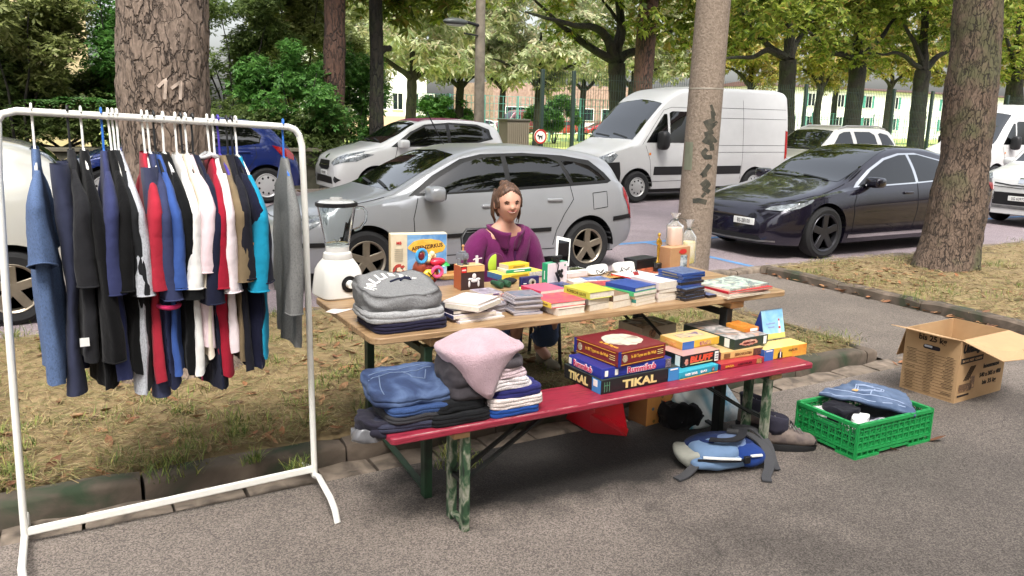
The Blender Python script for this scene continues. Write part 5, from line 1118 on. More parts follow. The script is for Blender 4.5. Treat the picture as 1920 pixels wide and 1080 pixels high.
for i, (px, hc, lb, mt, L_, sl_, op) in enumerate(CL):
    tl = math.asin(max(-.1, min(.12, (TG[i]-prj((PT(px, 222, RT).x, RT-.22, 1.3)))/430/.25)))+rnd.uniform(-.02, .02)
    h, s_, z_ = hanger(px, HC[hc], '%s hanger on the rail carrying the %s' % (HN[hc], WHO[i]), tl)
    op = dict(op); cm = cloth_mat('rib light grey', (200, 200, 200)) if op.pop('collar', None) else None
    m_ = cloth_mat('cloth '+mt[0], mt[1], .12, mt[2])
    e = garment('t_shirt' if sl_ < .5 else 'long_top', lb, s_, z_, tl, m_, L_, sl_, seed=i+3, collar=cm, **op)
    if i == 4: MB().lathe([(.001, .006), (.010, .005), (.012, 0)], (.02, -.20, -.16), 16, 'y').build('button', white_pl, e)
    if i == 8:
        MB().tube([Vector((.036*math.sin(2*PI*k/18), -.215+.06*math.cos(2*PI*k/18), -.545)) for k in range(19)], .009, 8, False).build('cuff', cloth_mat('magenta cuff', (190, 44, 92)), e, angle=180)
    if i == 13:
        pb = MB(); c = [Vector((-.046, -.285+.012*k, -.36-.004*k+.016*math.sin(k*2.1))) for k in range(10)]; pb.tube(c, .0022, 5); pb.build('handwriting', ink, e)
    if i == 15:
        pb = MB(); pb.ball((-.058, -.06, -.3), (.006, .03, .035), 10, 8); pb.ball((-.058, -.03, -.34), (.006, .035, .02), 10, 8); pb.ball((-.056, -.09, -.27), (.006, .016, .03), 8, 6); pb.noise(.012, 40, 4); pb.build('print', cloth_mat('dark print', (40, 34, 40)), e)
    if i == 19: MB().box((-.02, -.268, -.34), (.03, .006, .06)).build('tag', mat('orange tag', (226, 150, 60), .7), e)
    if i == 14: MB().box((-.05, -.12, -.86), (.004, .016, .03)).build('tag', mat('pink tag', (226, 80, 130), .7), e)
    if i == 1: MB().box((-.02, -.245, -.66), (.03, .004, .03)).build('tag', white_pl, e)
# long legs and sleeves that reach lower than the shirts: trousers doubled over hangers
for (px, col, lb, bot) in ((146, ('trouser slate', (58, 62, 84)), 'slate blue trousers hanging lowest at the left of the row', 745), (304, ('trouser grey blue', (68, 72, 98)), 'grey-blue trousers hanging lowest below the magenta cuff', 748)):
    s = PT(px, 600, RT-.08).x; z = rail_z(s)-.17; zb_ = PT(px, bot, RT-.2).z; e = empty('trousers', (s, RT, z), -.1, lb, 'trousers', 'clothes hanging on the rack')
    for k, (yo, ex) in enumerate(((-.13, 0), (.06, .05))):
        b = MB(); rings = []
        for i in range(19):
            u = i/18; zz = -(z-zb_-ex)*u
            rings.append([Vector((.028*math.sin(2*PI*j/20)*(1+.3*math.sin(u*7+k))+.012*math.sin(u*5+k*2), yo+.08*math.cos(2*PI*j/20)*(1-.12*u), zz)) for j in range(20)])
        b.loft(rings, True, False); b.noise(.008, 10, k+px); b.build('leg', cloth_mat(*col), e, angle=180)
# ================================================================== TABLE, BENCH, SEATED WOMAN
TZ = .765
wood = ramp_mat('varnished table board', [(116, 90, 62), (148, 118, 84), (170, 140, 104), (138, 108, 76)], 3.5, .45, stretch=(1, 12, 12), detail=7, coat=.15)
dgreen = mat('green leg paint', (38, 66, 44), .5, col2=(24, 36, 26), vscale=6)
chipped = ramp_mat('chipped green paint', [(26, 36, 26), (40, 66, 44), (52, 80, 54), (110, 118, 96), (150, 148, 134), (50, 76, 50)], 34, .65, stretch=(1, 1, .5), detail=9, dist=.6)
blackleg = mat('dark leg metal', (24, 27, 26), .5, var=.3)
redpaint = ramp_mat('red bench paint', [(104, 26, 40), (138, 32, 52), (152, 42, 62), (128, 30, 48), (146, 60, 72)], 7, .5, stretch=(1, 8, 8), coat=.08, detail=9)
x0, x1, y0, y1 = 1.04, 3.40, 3.0, 3.86
tb_ = empty('folding_table', (x0, y0, 0), 0, 'long wooden folding beer table loaded with books and toys', 'table')
def board(name, m, parent, w, d, z0, z1, rad, planks=1):
    b = MB(); gap = .006
    for k in range(planks):
        ya, yb = d*k/planks+(gap/2 if k else 0), d*(k+1)/planks-(gap/2 if k < planks-1 else 0)
        pts = []
        ra = rad if k == 0 else .004; rb = rad if k == planks-1 else .004
        for cx, cy, r, a0 in ((w, ya, ra, -PI/2), (w, yb, rb, 0), (0, yb, rb, PI/2), (0, ya, ra, PI)):
            ccx = cx-r if cx > 0 else r; ccy = cy+r if cy == ya else cy-r
            for i in range(7): a = a0+PI/2*i/6; pts.append((ccx+r*math.cos(a), ccy+r*math.sin(a)))
        n = len(pts); b.add([(x, y, z0) for x, y in pts]+[(x, y, z1) for x, y in pts], [tuple(range(n-1, -1, -1)), tuple(range(n, 2*n))]+[(i, (i+1) % n, (i+1) % n+n, i+n) for i in range(n)])
    return b.build(name, m, parent, bevel=.005)
board('tabletop', wood, tb_, x1-x0, y1-y0, TZ-.028, TZ, .05, 3)
for xx in (.31, 2.02):
    MB().box((xx, (y1-y0)/2, TZ-.028-.022), (.09, y1-y0-.06, .042)).build('batten', mat('batten wood', (186, 148, 104), .6, var=.2, vscale=20), tb_, bevel=.004)
def leg_frame(par, xx, d, ztop, sgn, m_legs, wl, zb=(0, 0)):
    for k, yy in enumerate((.06, d-.06)):
        MB().box((xx, yy, (ztop+zb[k])/2), (wl*.75, wl, ztop-zb[k])).build('leg', m_legs, par, bevel=.004)
    for zz in (.05+zb[0]*.5, ztop-.03): MB().bar((xx, .06+wl/2, zz if zz > .2 else .03+zb[0]), (xx, d-.06-wl/2, zz if zz > .2 else .03+zb[1]), .03, .012 if zz < .2 else .03, up=(0, 0, 1)).build('crossbar', m_legs, par, bevel=.002)
    b = MB()
    for yy in (d*.36, d*.64): b.bar((xx+.012*sgn, yy, ztop*.45), (xx+sgn*.42, yy, ztop+.0), .022, .01); 
    b.bar((xx, .07, ztop*.46), (xx, d-.07, ztop*.46), .018, .018)
    b.build('brace', blackleg, par)
leg_frame(tb_, .26, y1-y0, TZ-.07, 1, dgreen, .05, (0, .065)); leg_frame(tb_, 1.97, y1-y0, TZ-.07, -1, blackleg, .055, (0, .065))
bx0, bx1, by0, by1 = .99, 3.24, 2.655, 2.90; BZ = .475
bn = empty('bench', (bx0, by0, 0), 0, 'red painted bench with peeling green legs in front of the table', 'bench')
board('seat', redpaint, bn, bx1-bx0, by1-by0, BZ-.028, BZ, .02, 1)
MB().box(((bx1-bx0)/2, .004, BZ-.0008), (bx1-bx0-.12, .003, .004)).build('worn_edge', mat('worn pale paint', (214, 196, 188), .6, col2=(150, 40, 60), vscale=9), bn)
for xx in (.3, 2.02): MB().box((xx, .125, BZ-.045), (.07, .2, .03)).build('batten', MATS['batten wood'], bn, bevel=.003)
leg_frame(bn, .33, .245, BZ-.03, 1, chipped, .042); leg_frame(bn, 2.0, .245, BZ-.03, -1, chipped, .042)
# --- chair
wc = PT(953, 384, 4.27); HZ = wc.z
ch = empty('folding_chair', (wc.x+.10, 4.36, .065), 0, 'black folding chair carrying the woman behind the table', 'chair')
b = MB(); b.tube([(-.24, .16, 0), (-.24, .12, .4), (-.25, .2, .62), (-.245, .25, .83), (-.21, .26, .875), (.19, .26, .875), (.225, .25, .83), (.23, .2, .62), (.22, .12, .4), (.22, .16, 0)], .012, 8)
for sg in (-.24, .22): b.tube([(sg, -.24, 0), (sg, -.2, .36), (sg, .12, .39)], .012, 8); b.tube([(sg*.97, -.22, 0), (sg*.97, .18, .3)], .01, 8); b.tube([(sg, -.2, .52), (sg, .2, .52)], .016, 8)
b.build('frame', black, ch)
nyl = mat('black nylon', (28, 28, 31), .75, bump=.2, bscale=300)
MB().grid(lambda u, v: Vector((-.23+.44*u, -.2+.34*v, .36-.03*math.sin(PI*u))), 8, 8).build('seat', nyl, ch, angle=180)
MB().grid(lambda u, v: Vector((-.24+.46*u, .2+.05*v+.03*math.sin(PI*u), .5+.36*v)), 8, 8).build('backrest', nyl, ch, angle=180)
# --- woman, facing the table
def skin(name, pts, edges, rad, sub=2):
    me = bpy.data.meshes.new(name); me.from_pydata(pts, edges, []); o = bpy.data.objects.new(name, me); COL.objects.link(o)
    md = o.modifiers.new('skin', 'SKIN'); md.use_smooth_shade = True
    if not me.skin_vertices: me.skin_vertices.new()
    for i, r in enumerate(rad):
        me.skin_vertices[0].data[i].radius = r if hasattr(r, '__len__') else (r, r); me.skin_vertices[0].data[i].use_root = (i == 0)
    o.modifiers.new('sub', 'SUBSURF').levels = sub; o.modifiers['sub'].render_levels = sub
    dg = bpy.context.evaluated_depsgraph_get(); dg.update(); ev = o.evaluated_get(dg); m2 = bpy.data.meshes.new_from_object(ev)
    mb = MB(); mb.add([v.co.copy() for v in m2.vertices], [tuple(p.vertices) for p in m2.polygons]); bpy.data.objects.remove(o); return mb
wm = empty('person', (wc.x, wc.y, 0), 0, 'smiling woman in a purple fleece jacket seated behind the table', 'person')
skin_m = mat('skin', (194, 146, 124), .5, sub=.1); jean_f = cloth_mat('jeans mid', (70, 92, 132), .2, 1)
fleece = mat('purple fleece', (100, 22, 80), .95, var=.12, vscale=10, bump=.4, bscale=160, sheen=.1)
hair_m = ramp_mat('brown hair', [(48, 32, 23), (80, 55, 40), (110, 78, 57)], 26, .5, stretch=(3, 3, .5), bump=.4)
H = HZ; SH = H-.19; PV = H-.60
sk = [(0, .10, PV), (0, .10, PV+.15), (0, .075, SH-.10), (0, .05, SH+.015), (0, .03, SH+.075), (0, .015, H-.07)]
sr = [(.15, .11), (.13, .095), (.15, .095), (.075, .065), (.05, .05), (.052, .052)]
se = [(0, 1), (1, 2), (2, 3), (3, 4), (4, 5)]
def chain(start, pts, rads):
    k = start
    for p, r in zip(pts, rads): sk.append(p); sr.append(r); se.append((k, len(sk)-1)); k = len(sk)-1
for sg in (-1, 1):
    ax = sg*.175
    chain(3, [(sg*.10, .05, SH-.012), (ax, .06, SH-.045), (sg*.235, .05, SH-.29), (sg*.19, -.12, SH-.37), (sg*.12, -.20, SH-.36), (sg*.085, -.245, SH-.355)], [.06, .058, .042, .034, .028, (.036, .02)])
chain(0, [(-.09, .02, PV-.02), (-.10, -.34, PV+.02), (-.06, -.16, PV-.22), (-.03, -.02, .20), (-.03, -.10, .13)], [.095, .062, .055, .036, .036])
lg1 = len(sk)
chain(0, [(.09, .02, PV-.02), (.13, -.34, PV+.03), (.20, -.16, PV-.2), (.26, .04, .21), (.29, -.06, .14)], [.095, .062, .055, .036, .036])
body = skin('body', sk, se, sr)
# fingers
for sg in (-1, 1):
    hx, hy, hz = sg*.085, -.245, SH-.355
    for k, (dx, l) in enumerate(((-.026, .066), (-.009, .074), (.009, .07), (.026, .056))):
        body.tube([(hx+dx, hy-.015, hz), (hx+dx*1.15, hy-.015-l*.45, hz+.006), (hx+dx*1.15, hy-.015-l*.8, hz-.008), (hx+dx*1.1, hy-.015-l, hz-.022)], [.009, .0085, .0078, .006], 8)
    body.tube([(hx-sg*.03, hy+.03, hz), (hx-sg*.055, hy, hz-.005), (hx-sg*.058, hy-.03, hz-.014)], [.011, .0095, .007], 8)
# head: a sculpted ellipsoid, yawed a little
HR = Matrix.Rotation(-.24, 3, 'Z') @ Matrix.Rotation(-.05, 3, 'Y'); hc = Vector((0, 0, H+.01))
def head_r(d):
    x, y, z = d; f = -y
    r = 1/math.sqrt((x/.076)**2+(y/.098)**2+(z/.118)**2)
    if z < .2 and f > -.3: r *= 1-.17*min(1, .2-z)*abs(x)**1.1
    if f > 0:
        g = lambda cx, cz, s, a: a*math.exp(-((x-cx)**2+(z-cz)**2)/s)
        r += g(0, -.14, .012, .016)+g(0, -.22, .006, .015)+g(0, .03, .02, .003)       # nose ridge, tip, bridge
        r += g(0, -.80, .04, .008)+g(.42, -.28, .05, .005)+g(-.42, -.28, .05, .005)    # chin, cheeks
        r -= g(.34, .04, .02, .008)+g(-.34, .04, .02, .008)                             # eye sockets
        r += g(.34, .24, .03, .004)+g(-.34, .24, .03, .004)-g(0, -.62, .012, .003)
    return r
hb = MB(); n, m_ = 44, 34; rings = []
for i in range(1, m_):
    th_ = PI*i/m_
    rings.append([hc+HR @ (Vector((math.sin(th_)*math.cos(2*PI*k/n), math.sin(th_)*math.sin(2*PI*k/n), -math.cos(th_)))*head_r((math.sin(th_)*math.cos(2*PI*k/n), math.sin(th_)*math.sin(2*PI*k/n), -math.cos(th_)))) for k in range(n)])
body.loft(rings)
for sg in (-1, 1): body.ball(hc+HR @ Vector((sg*.077, .012, -.004)), (.010, .018, .030), 10, 8)
body.build('body', skin_m, wm, angle=180)
def face_pt(x, z, off=0.):
    d = Vector((x, -1, z)); d.normalize(); return hc+HR @ (d*(head_r(d)+off))
eb = MB(); ib = MB(); bb = MB()
for sg in (-1, 1):
    c = face_pt(sg*.36, .03, -.004); eb.ball(c, (.0115, .005, .0030), 12, 8); ib.ball(c+HR @ Vector((.002, -.0046, 0)), (.0052, .003, .0034), 10, 8)
    bb.tube([face_pt(sg*.20, .17, .002), face_pt(sg*.36, .23, .003), face_pt(sg*.55, .16, .002)], [.0035, .004, .002], 6)
    ib.tube([face_pt(sg*.22, .05, .002), face_pt(sg*.36, .10, .003), face_pt(sg*.5, .04, .002)], .0018, 5)
eb.build('eyes', mat('eye white', (190, 170, 160), .3), wm); ib.build('irises', mat('iris brown', (66, 44, 34), .3), wm); bb.build('eyebrows', mat('brow', (66, 44, 32), .8), wm)
lb = MB(); lb.tube([face_pt(-.36, -.42, .001), face_pt(-.2, -.53, .003), face_pt(0, -.56, .004), face_pt(.2, -.53, .003), face_pt(.36, -.42, .001)], [.002, .0045, .005, .0045, .002], 8); lb.tube([face_pt(-.36, -.42, .001), face_pt(-.18, -.435, .003), face_pt(0, -.445, .004), face_pt(.18, -.435, .003), face_pt(.36, -.42, .001)], [.002, .0035, .004, .0035, .002], 8)
lb.build('lips', mat('lips', (158, 96, 86), .4), wm)
tb2 = MB(); tb2.tube([face_pt(-.29, -.445, .001), face_pt(-.15, -.485, .002), face_pt(0, -.50, .003), face_pt(.15, -.485, .002), face_pt(.29, -.445, .001)], [.002, .0045, .005, .0045, .002], 8); tb2.build('teeth', mat('teeth', (222, 208, 198), .4), wm)
def hair_r(d):
    x, y, z = d; f = -y; r = head_r(d)
    # the hairline: face opening in front
    open_ = f > .10 and z < .74-.35*abs(x) and abs(x) < .80+.1*max(0, -z)
    if open_: return r*.93
    if z < -.30 and f > -.25: return r*.9
    if z < -.80: return r*.9
    t = .010 if z > -.1 else .012
    return r+t+.004*noise.noise(Vector((x*9, y*9, z*3)))+.003*noise.noise(Vector((x*30, y*30, z*3)))
hb = MB(); n, m_ = 64, 44; rings = []
for i in range(1, m_):
    th_ = PI*i/m_; ring = []
    for k in range(n):
        d = (math.sin(th_)*math.cos(2*PI*k/n), math.sin(th_)*math.sin(2*PI*k/n), -math.cos(th_)); ring.append(hc+HR @ (Vector(d)*hair_r(d)))
    rings.append(ring)
hb.loft(rings)
for sg in (-1, 1):   # loose strands falling to the jaw behind the ears
    for k in range(5):
        a = .034+k*.012; w1 = .004*math.sin(k*2.3)
        hb.tube([hc+HR @ Vector((sg*(.060+w1), a+.01, .085)), hc+HR @ Vector((sg*(.074+w1), a, .045)), hc+HR @ Vector((sg*(.083+w1), a+.006, -.02)), hc+HR @ Vector((sg*(.084+w1), a+.006, -.075)), hc+HR @ Vector((sg*(.070+w1), a+.01, -.105-.010*((k*3) % 4)))], [.002, .005, .007, .006, .002], 7)
i0 = len(hb.v); hb.ball(hc+HR @ Vector((.0, .068, .108)), (.034, .034, .028), 16, 10); hb.noise(.009, 45, 2, i0)
hb.build('hair', hair_m, wm, angle=180)
# fleece
fk = [(0, .10, PV-.04), (0, .11, PV+.12), (0, .08, SH-.12), (0, .05, SH-.01)]; fr = [(.185, .15), (.175, .135), (.185, .13), (.12, .095)]; fe = [(0, 1), (1, 2), (2, 3)]
sk, sr, se = fk, fr, fe
for sg in (-1, 1): chain(3, [(sg*.13, .055, SH-.02), (sg*.19, .06, SH-.06), (sg*.262, .05, SH-.30), (sg*.205, -.11, SH-.385), (sg*.135, -.185, SH-.365)], [.078, .08, .066, .056, .045])
fl = skin('fleece', fk, fe, fr); i0 = 0
fl.noise(.011, 9, 3); fl.noise(.005, 26, 5)
fo = fl.build('fleece', fleece, wm, angle=180)
cl = MB(); n = 30; rings = []
for i in range(7):
    u = i/6; ring = []
    for k in range(n+1):
        a = -PI/2+.20+(2*PI-.40)*k/n; R1 = (.070+.024*u)*(1+.06*math.sin(a*3)); ring.append(Vector((R1*math.cos(a)*1.15, .03+R1*math.sin(a)*1.0-.012*u, SH-.03+.095*u-.05*max(0, -math.sin(a))*(1-u*.3))))
    rings.append(ring)
cl.loft(rings, False, False); cl.noise(.006, 18, 3)
co = cl.build('collar', fleece, wm, angle=180); sm = co.modifiers.new('t', 'SOLIDIFY'); sm.thickness = .014
MB().box((0, -.098, SH-.13), (.012, .006, .10)).build('zip', mat('zip', (60, 18, 60), .4), wm)
for lg in (-1, 1):
    A = [(.09*lg, .04, PV-.02), ((-.10 if lg < 0 else .13), -.34, PV+.03), ((-.06 if lg < 0 else .20), -.16, PV-.2), ((-.045 if lg < 0 else .235), -.06, .30)]
    jb = MB(); limb(jb, A, .105, .068, 16, .0, 1); jb.noise(.008, 14, lg+2)
    jb.tube([Vector(A[3])+Vector((.07*math.cos(k*PI/8), .07*math.sin(k*PI/8), .0)) for k in range(17)], .012, 8, False)
    jb.build('jeans', jean_f, wm, angle=180)
for bx_, by_ in ((-.03, -.05), (.29, -.01)):
    s_ = MB(); s_.box((bx_, by_-.03, .088), (.085, .25, .02)); s_.ball((bx_, by_+.02, .14), (.044, .07, .06), 14, 10); s_.ball((bx_, by_-.09, .112), (.043, .075, .035), 14, 10); s_.build('shoe', mat('shoe canvas', (112, 104, 88), .8, var=.2), wm, bevel=.006)
# ================================================================== THINGS ON TABLE AND BENCH
def at2(xl, yl, xr, yr, z):
    a, b = PG(xl, yl, z), PG(xr, yr, z); d = b-a; return a, (d.x**2+d.y**2)**.5, math.atan2(d.y, d.x)
def depth3(a, ang, xb, yb, z):
    q = PG(xb, yb, z)-a; return max(.03, -q.x*math.sin(ang)+q.y*math.cos(ang))
def cmat(c, rough=.45, coat=.15): return mat('print %d %d %d' % tuple(c), c, rough, var=.10, vscale=25, coat=coat)
def face_M(w, d, h, face, u=.5, v=.5, e=.0015):
    """frame on a box face (origin at the front left bottom corner, front = -y)"""
    if face == 'f': return frame((w*u, -e, h*v), (1, 0, 0), (0, 0, 1))
    if face == 'l': return frame((-e, d*(1-u), h*v), (0, -1, 0), (0, 0, 1))
    if face == 't': return frame((w*u, d*v, h+e), (1, 0, 0), (0, 1, 0))
    if face == 'tl': return frame((w*u, d*v, h+e), (0, -1, 0), (1, 0, 0))
    if face == 'r': return frame((w+e, d*u, h*v), (0, 1, 0), (0, 0, 1))
def patch(par, M, w, h, m, name='printed_panel', th=.0012, oval=False, wob=0):
    n = 28 if oval else 4
    pts = [(w/2*math.cos(2*PI*k/n)*(1+wob*math.sin(5.1*k)), h/2*math.sin(2*PI*k/n)*(1+wob*math.cos(3.3*k))) for k in range(n)] if oval else [(-w/2, -h/2), (w/2, -h/2), (w/2, h/2), (-w/2, h/2)]
    b = MB(); b.add([M @ Vector((x, y, -.0004)) for x, y in pts]+[M @ Vector((x, y, th)) for x, y in pts], [tuple(range(n, 2*n))]+[(i, (i+1) % n, (i+1) % n+n, i+n) for i in range(n)])
    return b.build(name, m, par, smooth=False)
def carton(name, label, org, w, d, h, ang, cf, ct, cl=None, cat='game box', group=None, lid=.7, bev=.0025, ctop=None):
    """printed box: front, top and left faces may differ; a lid seam runs round it"""
    e = empty(name, org, ang, label, cat, group)
    b = MB(); cl = cl or cf
    ms = [cf if not isinstance(cf, tuple) else cmat(cf), ct if not isinstance(ct, tuple) else cmat(ct), cl if not isinstance(cl, tuple) else cmat(cl)]
    hz = h*(1-lid); g = .0012
    def bx(za, zb, i):
        b.add([(i, i, za), (w-i, i, za), (w-i, d-i, za), (i, d-i, za), (i, i, zb), (w-i, i, zb), (w-i, d-i, zb), (i, d-i, zb)], [(0, 3, 2, 1)], 0)
        o = len(b.v)-8; b.f += [[o+4, o+5, o+6, o+7], [o, o+1, o+5, o+4], [o+1, o+2, o+6, o+5], [o+2, o+3, o+7, o+6], [o+3, o, o+4, o+7]]; b.mi += [1, 0, 0, 0, 2]
    if lid < 1: bx(0, hz, g*1.4)
    bx(hz if lid < 1 else 0, h, 0)
    b.build('box', ms, e, smooth=False, bevel=bev)
    return e
def book(label, org, w, d, h, ang, cover, spine=None, group=None, soft=False, side='l', title=None, tcol=None, name='book', top=None):
    """w along the visible page edge, d along the spine when the spine is on the left"""
    e = empty(name, org, ang, label, 'book', group); t = .0016 if soft else .0028; o = 0 if soft else .003
    cm = cmat(cover) if isinstance(cover, tuple) else cover; sm = cmat(spine) if isinstance(spine, tuple) else (spine or cm)
    b = MB(); cv = rnd.uniform(.0, .004) if soft else 0
    for z0, z1 in ((0, t), (h-t, h)): b.box((w/2, d/2, (z0+z1)/2), (w, d, z1-z0), mi=0)
    if side == 'l': b.box((t/2-.0004, d/2, h/2), (t, d, h+.0004), mi=1)
    else: b.box((w/2, t/2-.0004, h/2), (w, t, h+.0004), mi=1)
    b.build('cover', [cm, sm], e, smooth=False, bevel=.0008)
    if side == 'l': MB().box((w/2+t/2-o/2, d/2, h/2), (w-t-o-.0004, d-2*o, h-2*t-.0004)).build('pages', paper, e, smooth=False)
    else: MB().box((w/2, d/2+t/2-o/2, h/2), (w-2*o, d-t-o-.0004, h-2*t-.0004)).build('pages', paper, e, smooth=False)
    if title: text(title, min(h*.6, .02), face_M(w, d, h, 'l' if side == 'l' else 'f'), tcol or white_ink, e, fit=(d if side == 'l' else w)*.72)
    return e
ART = {}
def art(key, cols, sc=22, st=(1, 1, 1)): return ramp_mat('art '+key, cols, sc, .4, coat=.2, detail=3, stretch=st, dist=1.5)
# ---------------------------------------------------------------- folded clothes
def folded(b, c, w, d, h, z, layers=3, seed=1, amp=.006, rz=0., groove=.03, dome=.0, ex=5., lean=(0, 0), slope=0.):
    n = 64; R = Matrix.Rotation(rz, 3, 'Z'); rings = []; g = random.Random(seed); ph = g.uniform(0, 9)
    def outline(k, sc):
        a = 2*PI*k/n; ca, sa = math.cos(a), math.sin(a); r = 1/(abs(ca)**ex+abs(sa)**ex)**(1/ex); return Vector((w/2*ca*r*sc, d/2*sa*r*sc, 0))
    seq = [(.3, 0), (.75, 0), (.93, .0)]
    M = layers*6
    for i in range(M+1):
        v = i/M; q = abs(math.sin(PI*v*layers)); seq.append((1-groove*(1-q**.3)-.02*(1-math.sin(PI*min(1, max(0, v)))), v))
    seq += [(.93, 1.01), (.8, 1.015), (.6, 1.02), (.38, 1.02), (.18, 1.02), (.03, 1.02)]
    for sc, v in seq:
        ring = []
        for k in range(n):
            p = outline(k, sc); a = 2*PI*k/n
            side = 1+ (.35*noise.noise(Vector((math.cos(a)*1.3+ph, math.sin(a)*1.3, 1)))) if v < 1.005 else 1
            zz = h*v*(1-.10*abs(noise.noise(Vector((p.x*7+ph, p.y*7, 2))))-dome*(sc**2 if v >= 1 else 1)*.0)+(dome*h*(1-sc**2) if v > 1.005 else 0)
            if 0 < v < 1: zz += h/layers*.25*noise.noise(Vector((math.cos(a)*2+ph, math.sin(a)*2, v*layers*.5)))
            zz *= 1+slope*(p.y/d+.1)
            ring.append(R @ Vector((p.x+lean[0]*v, p.y+lean[1]*v, 0))+Vector((c[0], c[1], z+zz)))
        rings.append(ring)
    i0 = len(b.v); b.loft(rings)
    for i in range(i0, len(b.v)):
        p = b.v[i]; nz = noise.noise_vector(Vector((p.x*13+ph, p.y*13, p.z*20)))*amp+noise.noise_vector(Vector((p.x*34, p.y*34+ph, p.z*40)))*amp*.45
        b.v[i] = p+nz*(1 if p.z > z+.004 else .2)
        b.v[i].z = max(b.v[i].z, z)
    return b
def cloth_thing(name, label, m, P_, cat, group=None, amp=.006):
    """P_: list of folded() argument dicts in world coordinates"""
    c = P_[0]['c']; z = min(p['z'] for p in P_); b = MB()
    for p in P_:
        p = dict(p); p['c'] = (p['c'][0]-c[0], p['c'][1]-c[1]); p['z'] -= z; p.setdefault('amp', amp); folded(b, **p)
    o = b.build(name, m, loc=(c[0], c[1], z), angle=180); tag(o, label, cat, group); return o
# hoodie pile (left front of the table)
a, w_, ang = at2(706, 630, 832, 612, TZ); cx, cy = a.x+w_/2+.0, a.y+.15
gh = cloth_mat('grey hoodie', (124, 124, 124), .12, 1); lgk = cloth_mat('light grey knit', (158, 158, 158), .12, 1); nvf = cloth_mat('navy fleece', (36, 34, 54), .2)
cloth_thing('folded_sweater', 'navy folded sweater at the bottom of the pile under the grey hoodie', nvf, [B(c=(cx+.01, cy), w=.335, d=.31, h=.045, z=TZ, layers=3, ex=7, seed=2)], 'folded clothes', 'clothes pile on the table')
cloth_thing('folded_sweater', 'light grey folded sweater directly under the lettered grey hoodie', lgk, [B(c=(cx-.005, cy-.0), w=.35, d=.30, h=.045, z=TZ+.043, layers=2, seed=5, amp=.007, ex=6)], 'folded clothes', 'clothes pile on the table')
ho = cloth_thing('folded_hoodie', 'grey folded hoodie with white lettering and dark drawstrings on top of the pile', gh, [B(c=(cx-.01, cy+.01), w=.36, d=.30, h=.085, z=TZ+.088, layers=1, seed=9, amp=.013, ex=3.6, dome=.10, groove=.07, slope=.75), B(c=(cx+.04, cy-.03), w=.26, d=.20, h=.055, z=TZ+.088, layers=2, seed=4, amp=.010, ex=3.)], 'folded clothes', 'clothes pile on the table')
bvh = bvh_of(ho)
def drape_text(par, bvh, s, size, c, ang, m, fit, bold=.02):
    o = text(s, size, Matrix.Translation(c) @ Matrix.Rotation(ang, 4, 'Z'), m, par, fit=fit, bold=bold, ext=.0004)
    M = Matrix.Translation(c) @ Matrix.Rotation(ang, 4, 'Z'); o.matrix_local = Matrix.Identity(4)
    for v in o.data.vertices:
        p = M @ v.co; h, n_, _, _ = bvh.ray_cast(Vector((p.x, p.y, 1)), Vector((0, 0, -1))); v.co = (p.x, p.y, (h.z if h else p.z)+.002+.0008*(v.co.z > 0))
    return o
for ch_, dx, dy, an in (('H', -.13, -.045, .9), ('O', -.115, -.01, .8), ('L', -.09, .02, .55), ('L', -.06, .04, .4), ('I', -.035, .05, .3), ('S', 0, .058, .1), ('T', .04, .055, -.15)):
    drape_text(ho, bvh, ch_, .062, (dx, dy, 0), an-.15, white_ink, None if ch_ == 'I' else .030, .04)
drape_text(ho, bvh, 'CALIF', .022, (.07, .035, 0), -.45, white_ink, .075)
st_ = MB()
for pts in ([(-.03, -.01), (.01, .012), (.05, .02), (.075, .01)], [(.02, .0), (.05, .03), (.075, .025)]):
    P3 = []
    for x, y in pts: h, _, _, _ = bvh.ray_cast(Vector((x, y, 1)), Vector((0, 0, -1))); P3.append((x, y, h.z+.004))
    st_.tube(P3, .0038, 6)
st_.build('drawstring', mat('navy cord', (30, 32, 58), .8), ho)
# loose paper under the blender's edge
p = PG(634, 584, TZ); e = tag(MB().grid(lambda u, v: Vector((-.05+.12*u, -.03+.06*v, .003+.006*math.sin(u*5)*v)), 8, 5).build('paper_note', mat('paper note', (226, 212, 204), .8), loc=p, rz=.5, angle=180), 'small crumpled white paper on the table edge in front of the blender', 'paper')
# blender appliance
a = PG(606, 566, TZ); s_ = 1/pxm(PG(640, 560, TZ)); bw = 84*s_
bl = empty('kitchen_blender', PG(638, 556, TZ)+Vector((0, .03, 0)), .12, 'white kitchen blender with clear glass jug on the left end of the table', 'blender')
def rsec(w, d, z, ex=4, n=36): return [Vector((w/2*math.cos(2*PI*k/n)/(abs(math.cos(2*PI*k/n))**ex+abs(math.sin(2*PI*k/n))**ex)**(1/ex), d/2*math.sin(2*PI*k/n)/(abs(math.cos(2*PI*k/n))**ex+abs(math.sin(2*PI*k/n))**ex)**(1/ex), z)) for k in range(n)]
bh = 83*s_
MB().loft([rsec(bw*.92, bw*.92, 0, 6), rsec(bw*.98, bw*.98, .008, 6), rsec(bw*.95, bw*.95, .05, 6), rsec(bw*.88, bw*.88, bh*.60, 5), rsec(bw*.80, bw*.80, bh*.72, 4), rsec(bw*.72, bw*.72, bh*.80, 3), rsec(bw*.66, bw*.66, bh*.86, 2.4)]).build('base', mat('blender white', (226, 224, 218), .3, coat=.4), bl)
MB().lathe([(bw*.32, bh*.86), (bw*.33, bh*.9), (bw*.31, bh*1.0), (bw*.26, bh*1.03), (bw*.26, bh*1.14), (bw*.24, bh*1.16)], n=32).build('collar', mat('blender collar', (206, 204, 200), .35), bl)
kd = MB(); kd.lathe([(.041, -bw*.485), (.041, -bw*.50), (.001, -bw*.50)], (.012, 0, .075), 32, 'y', mi=0); kd.build('dial_ring', black, bl)
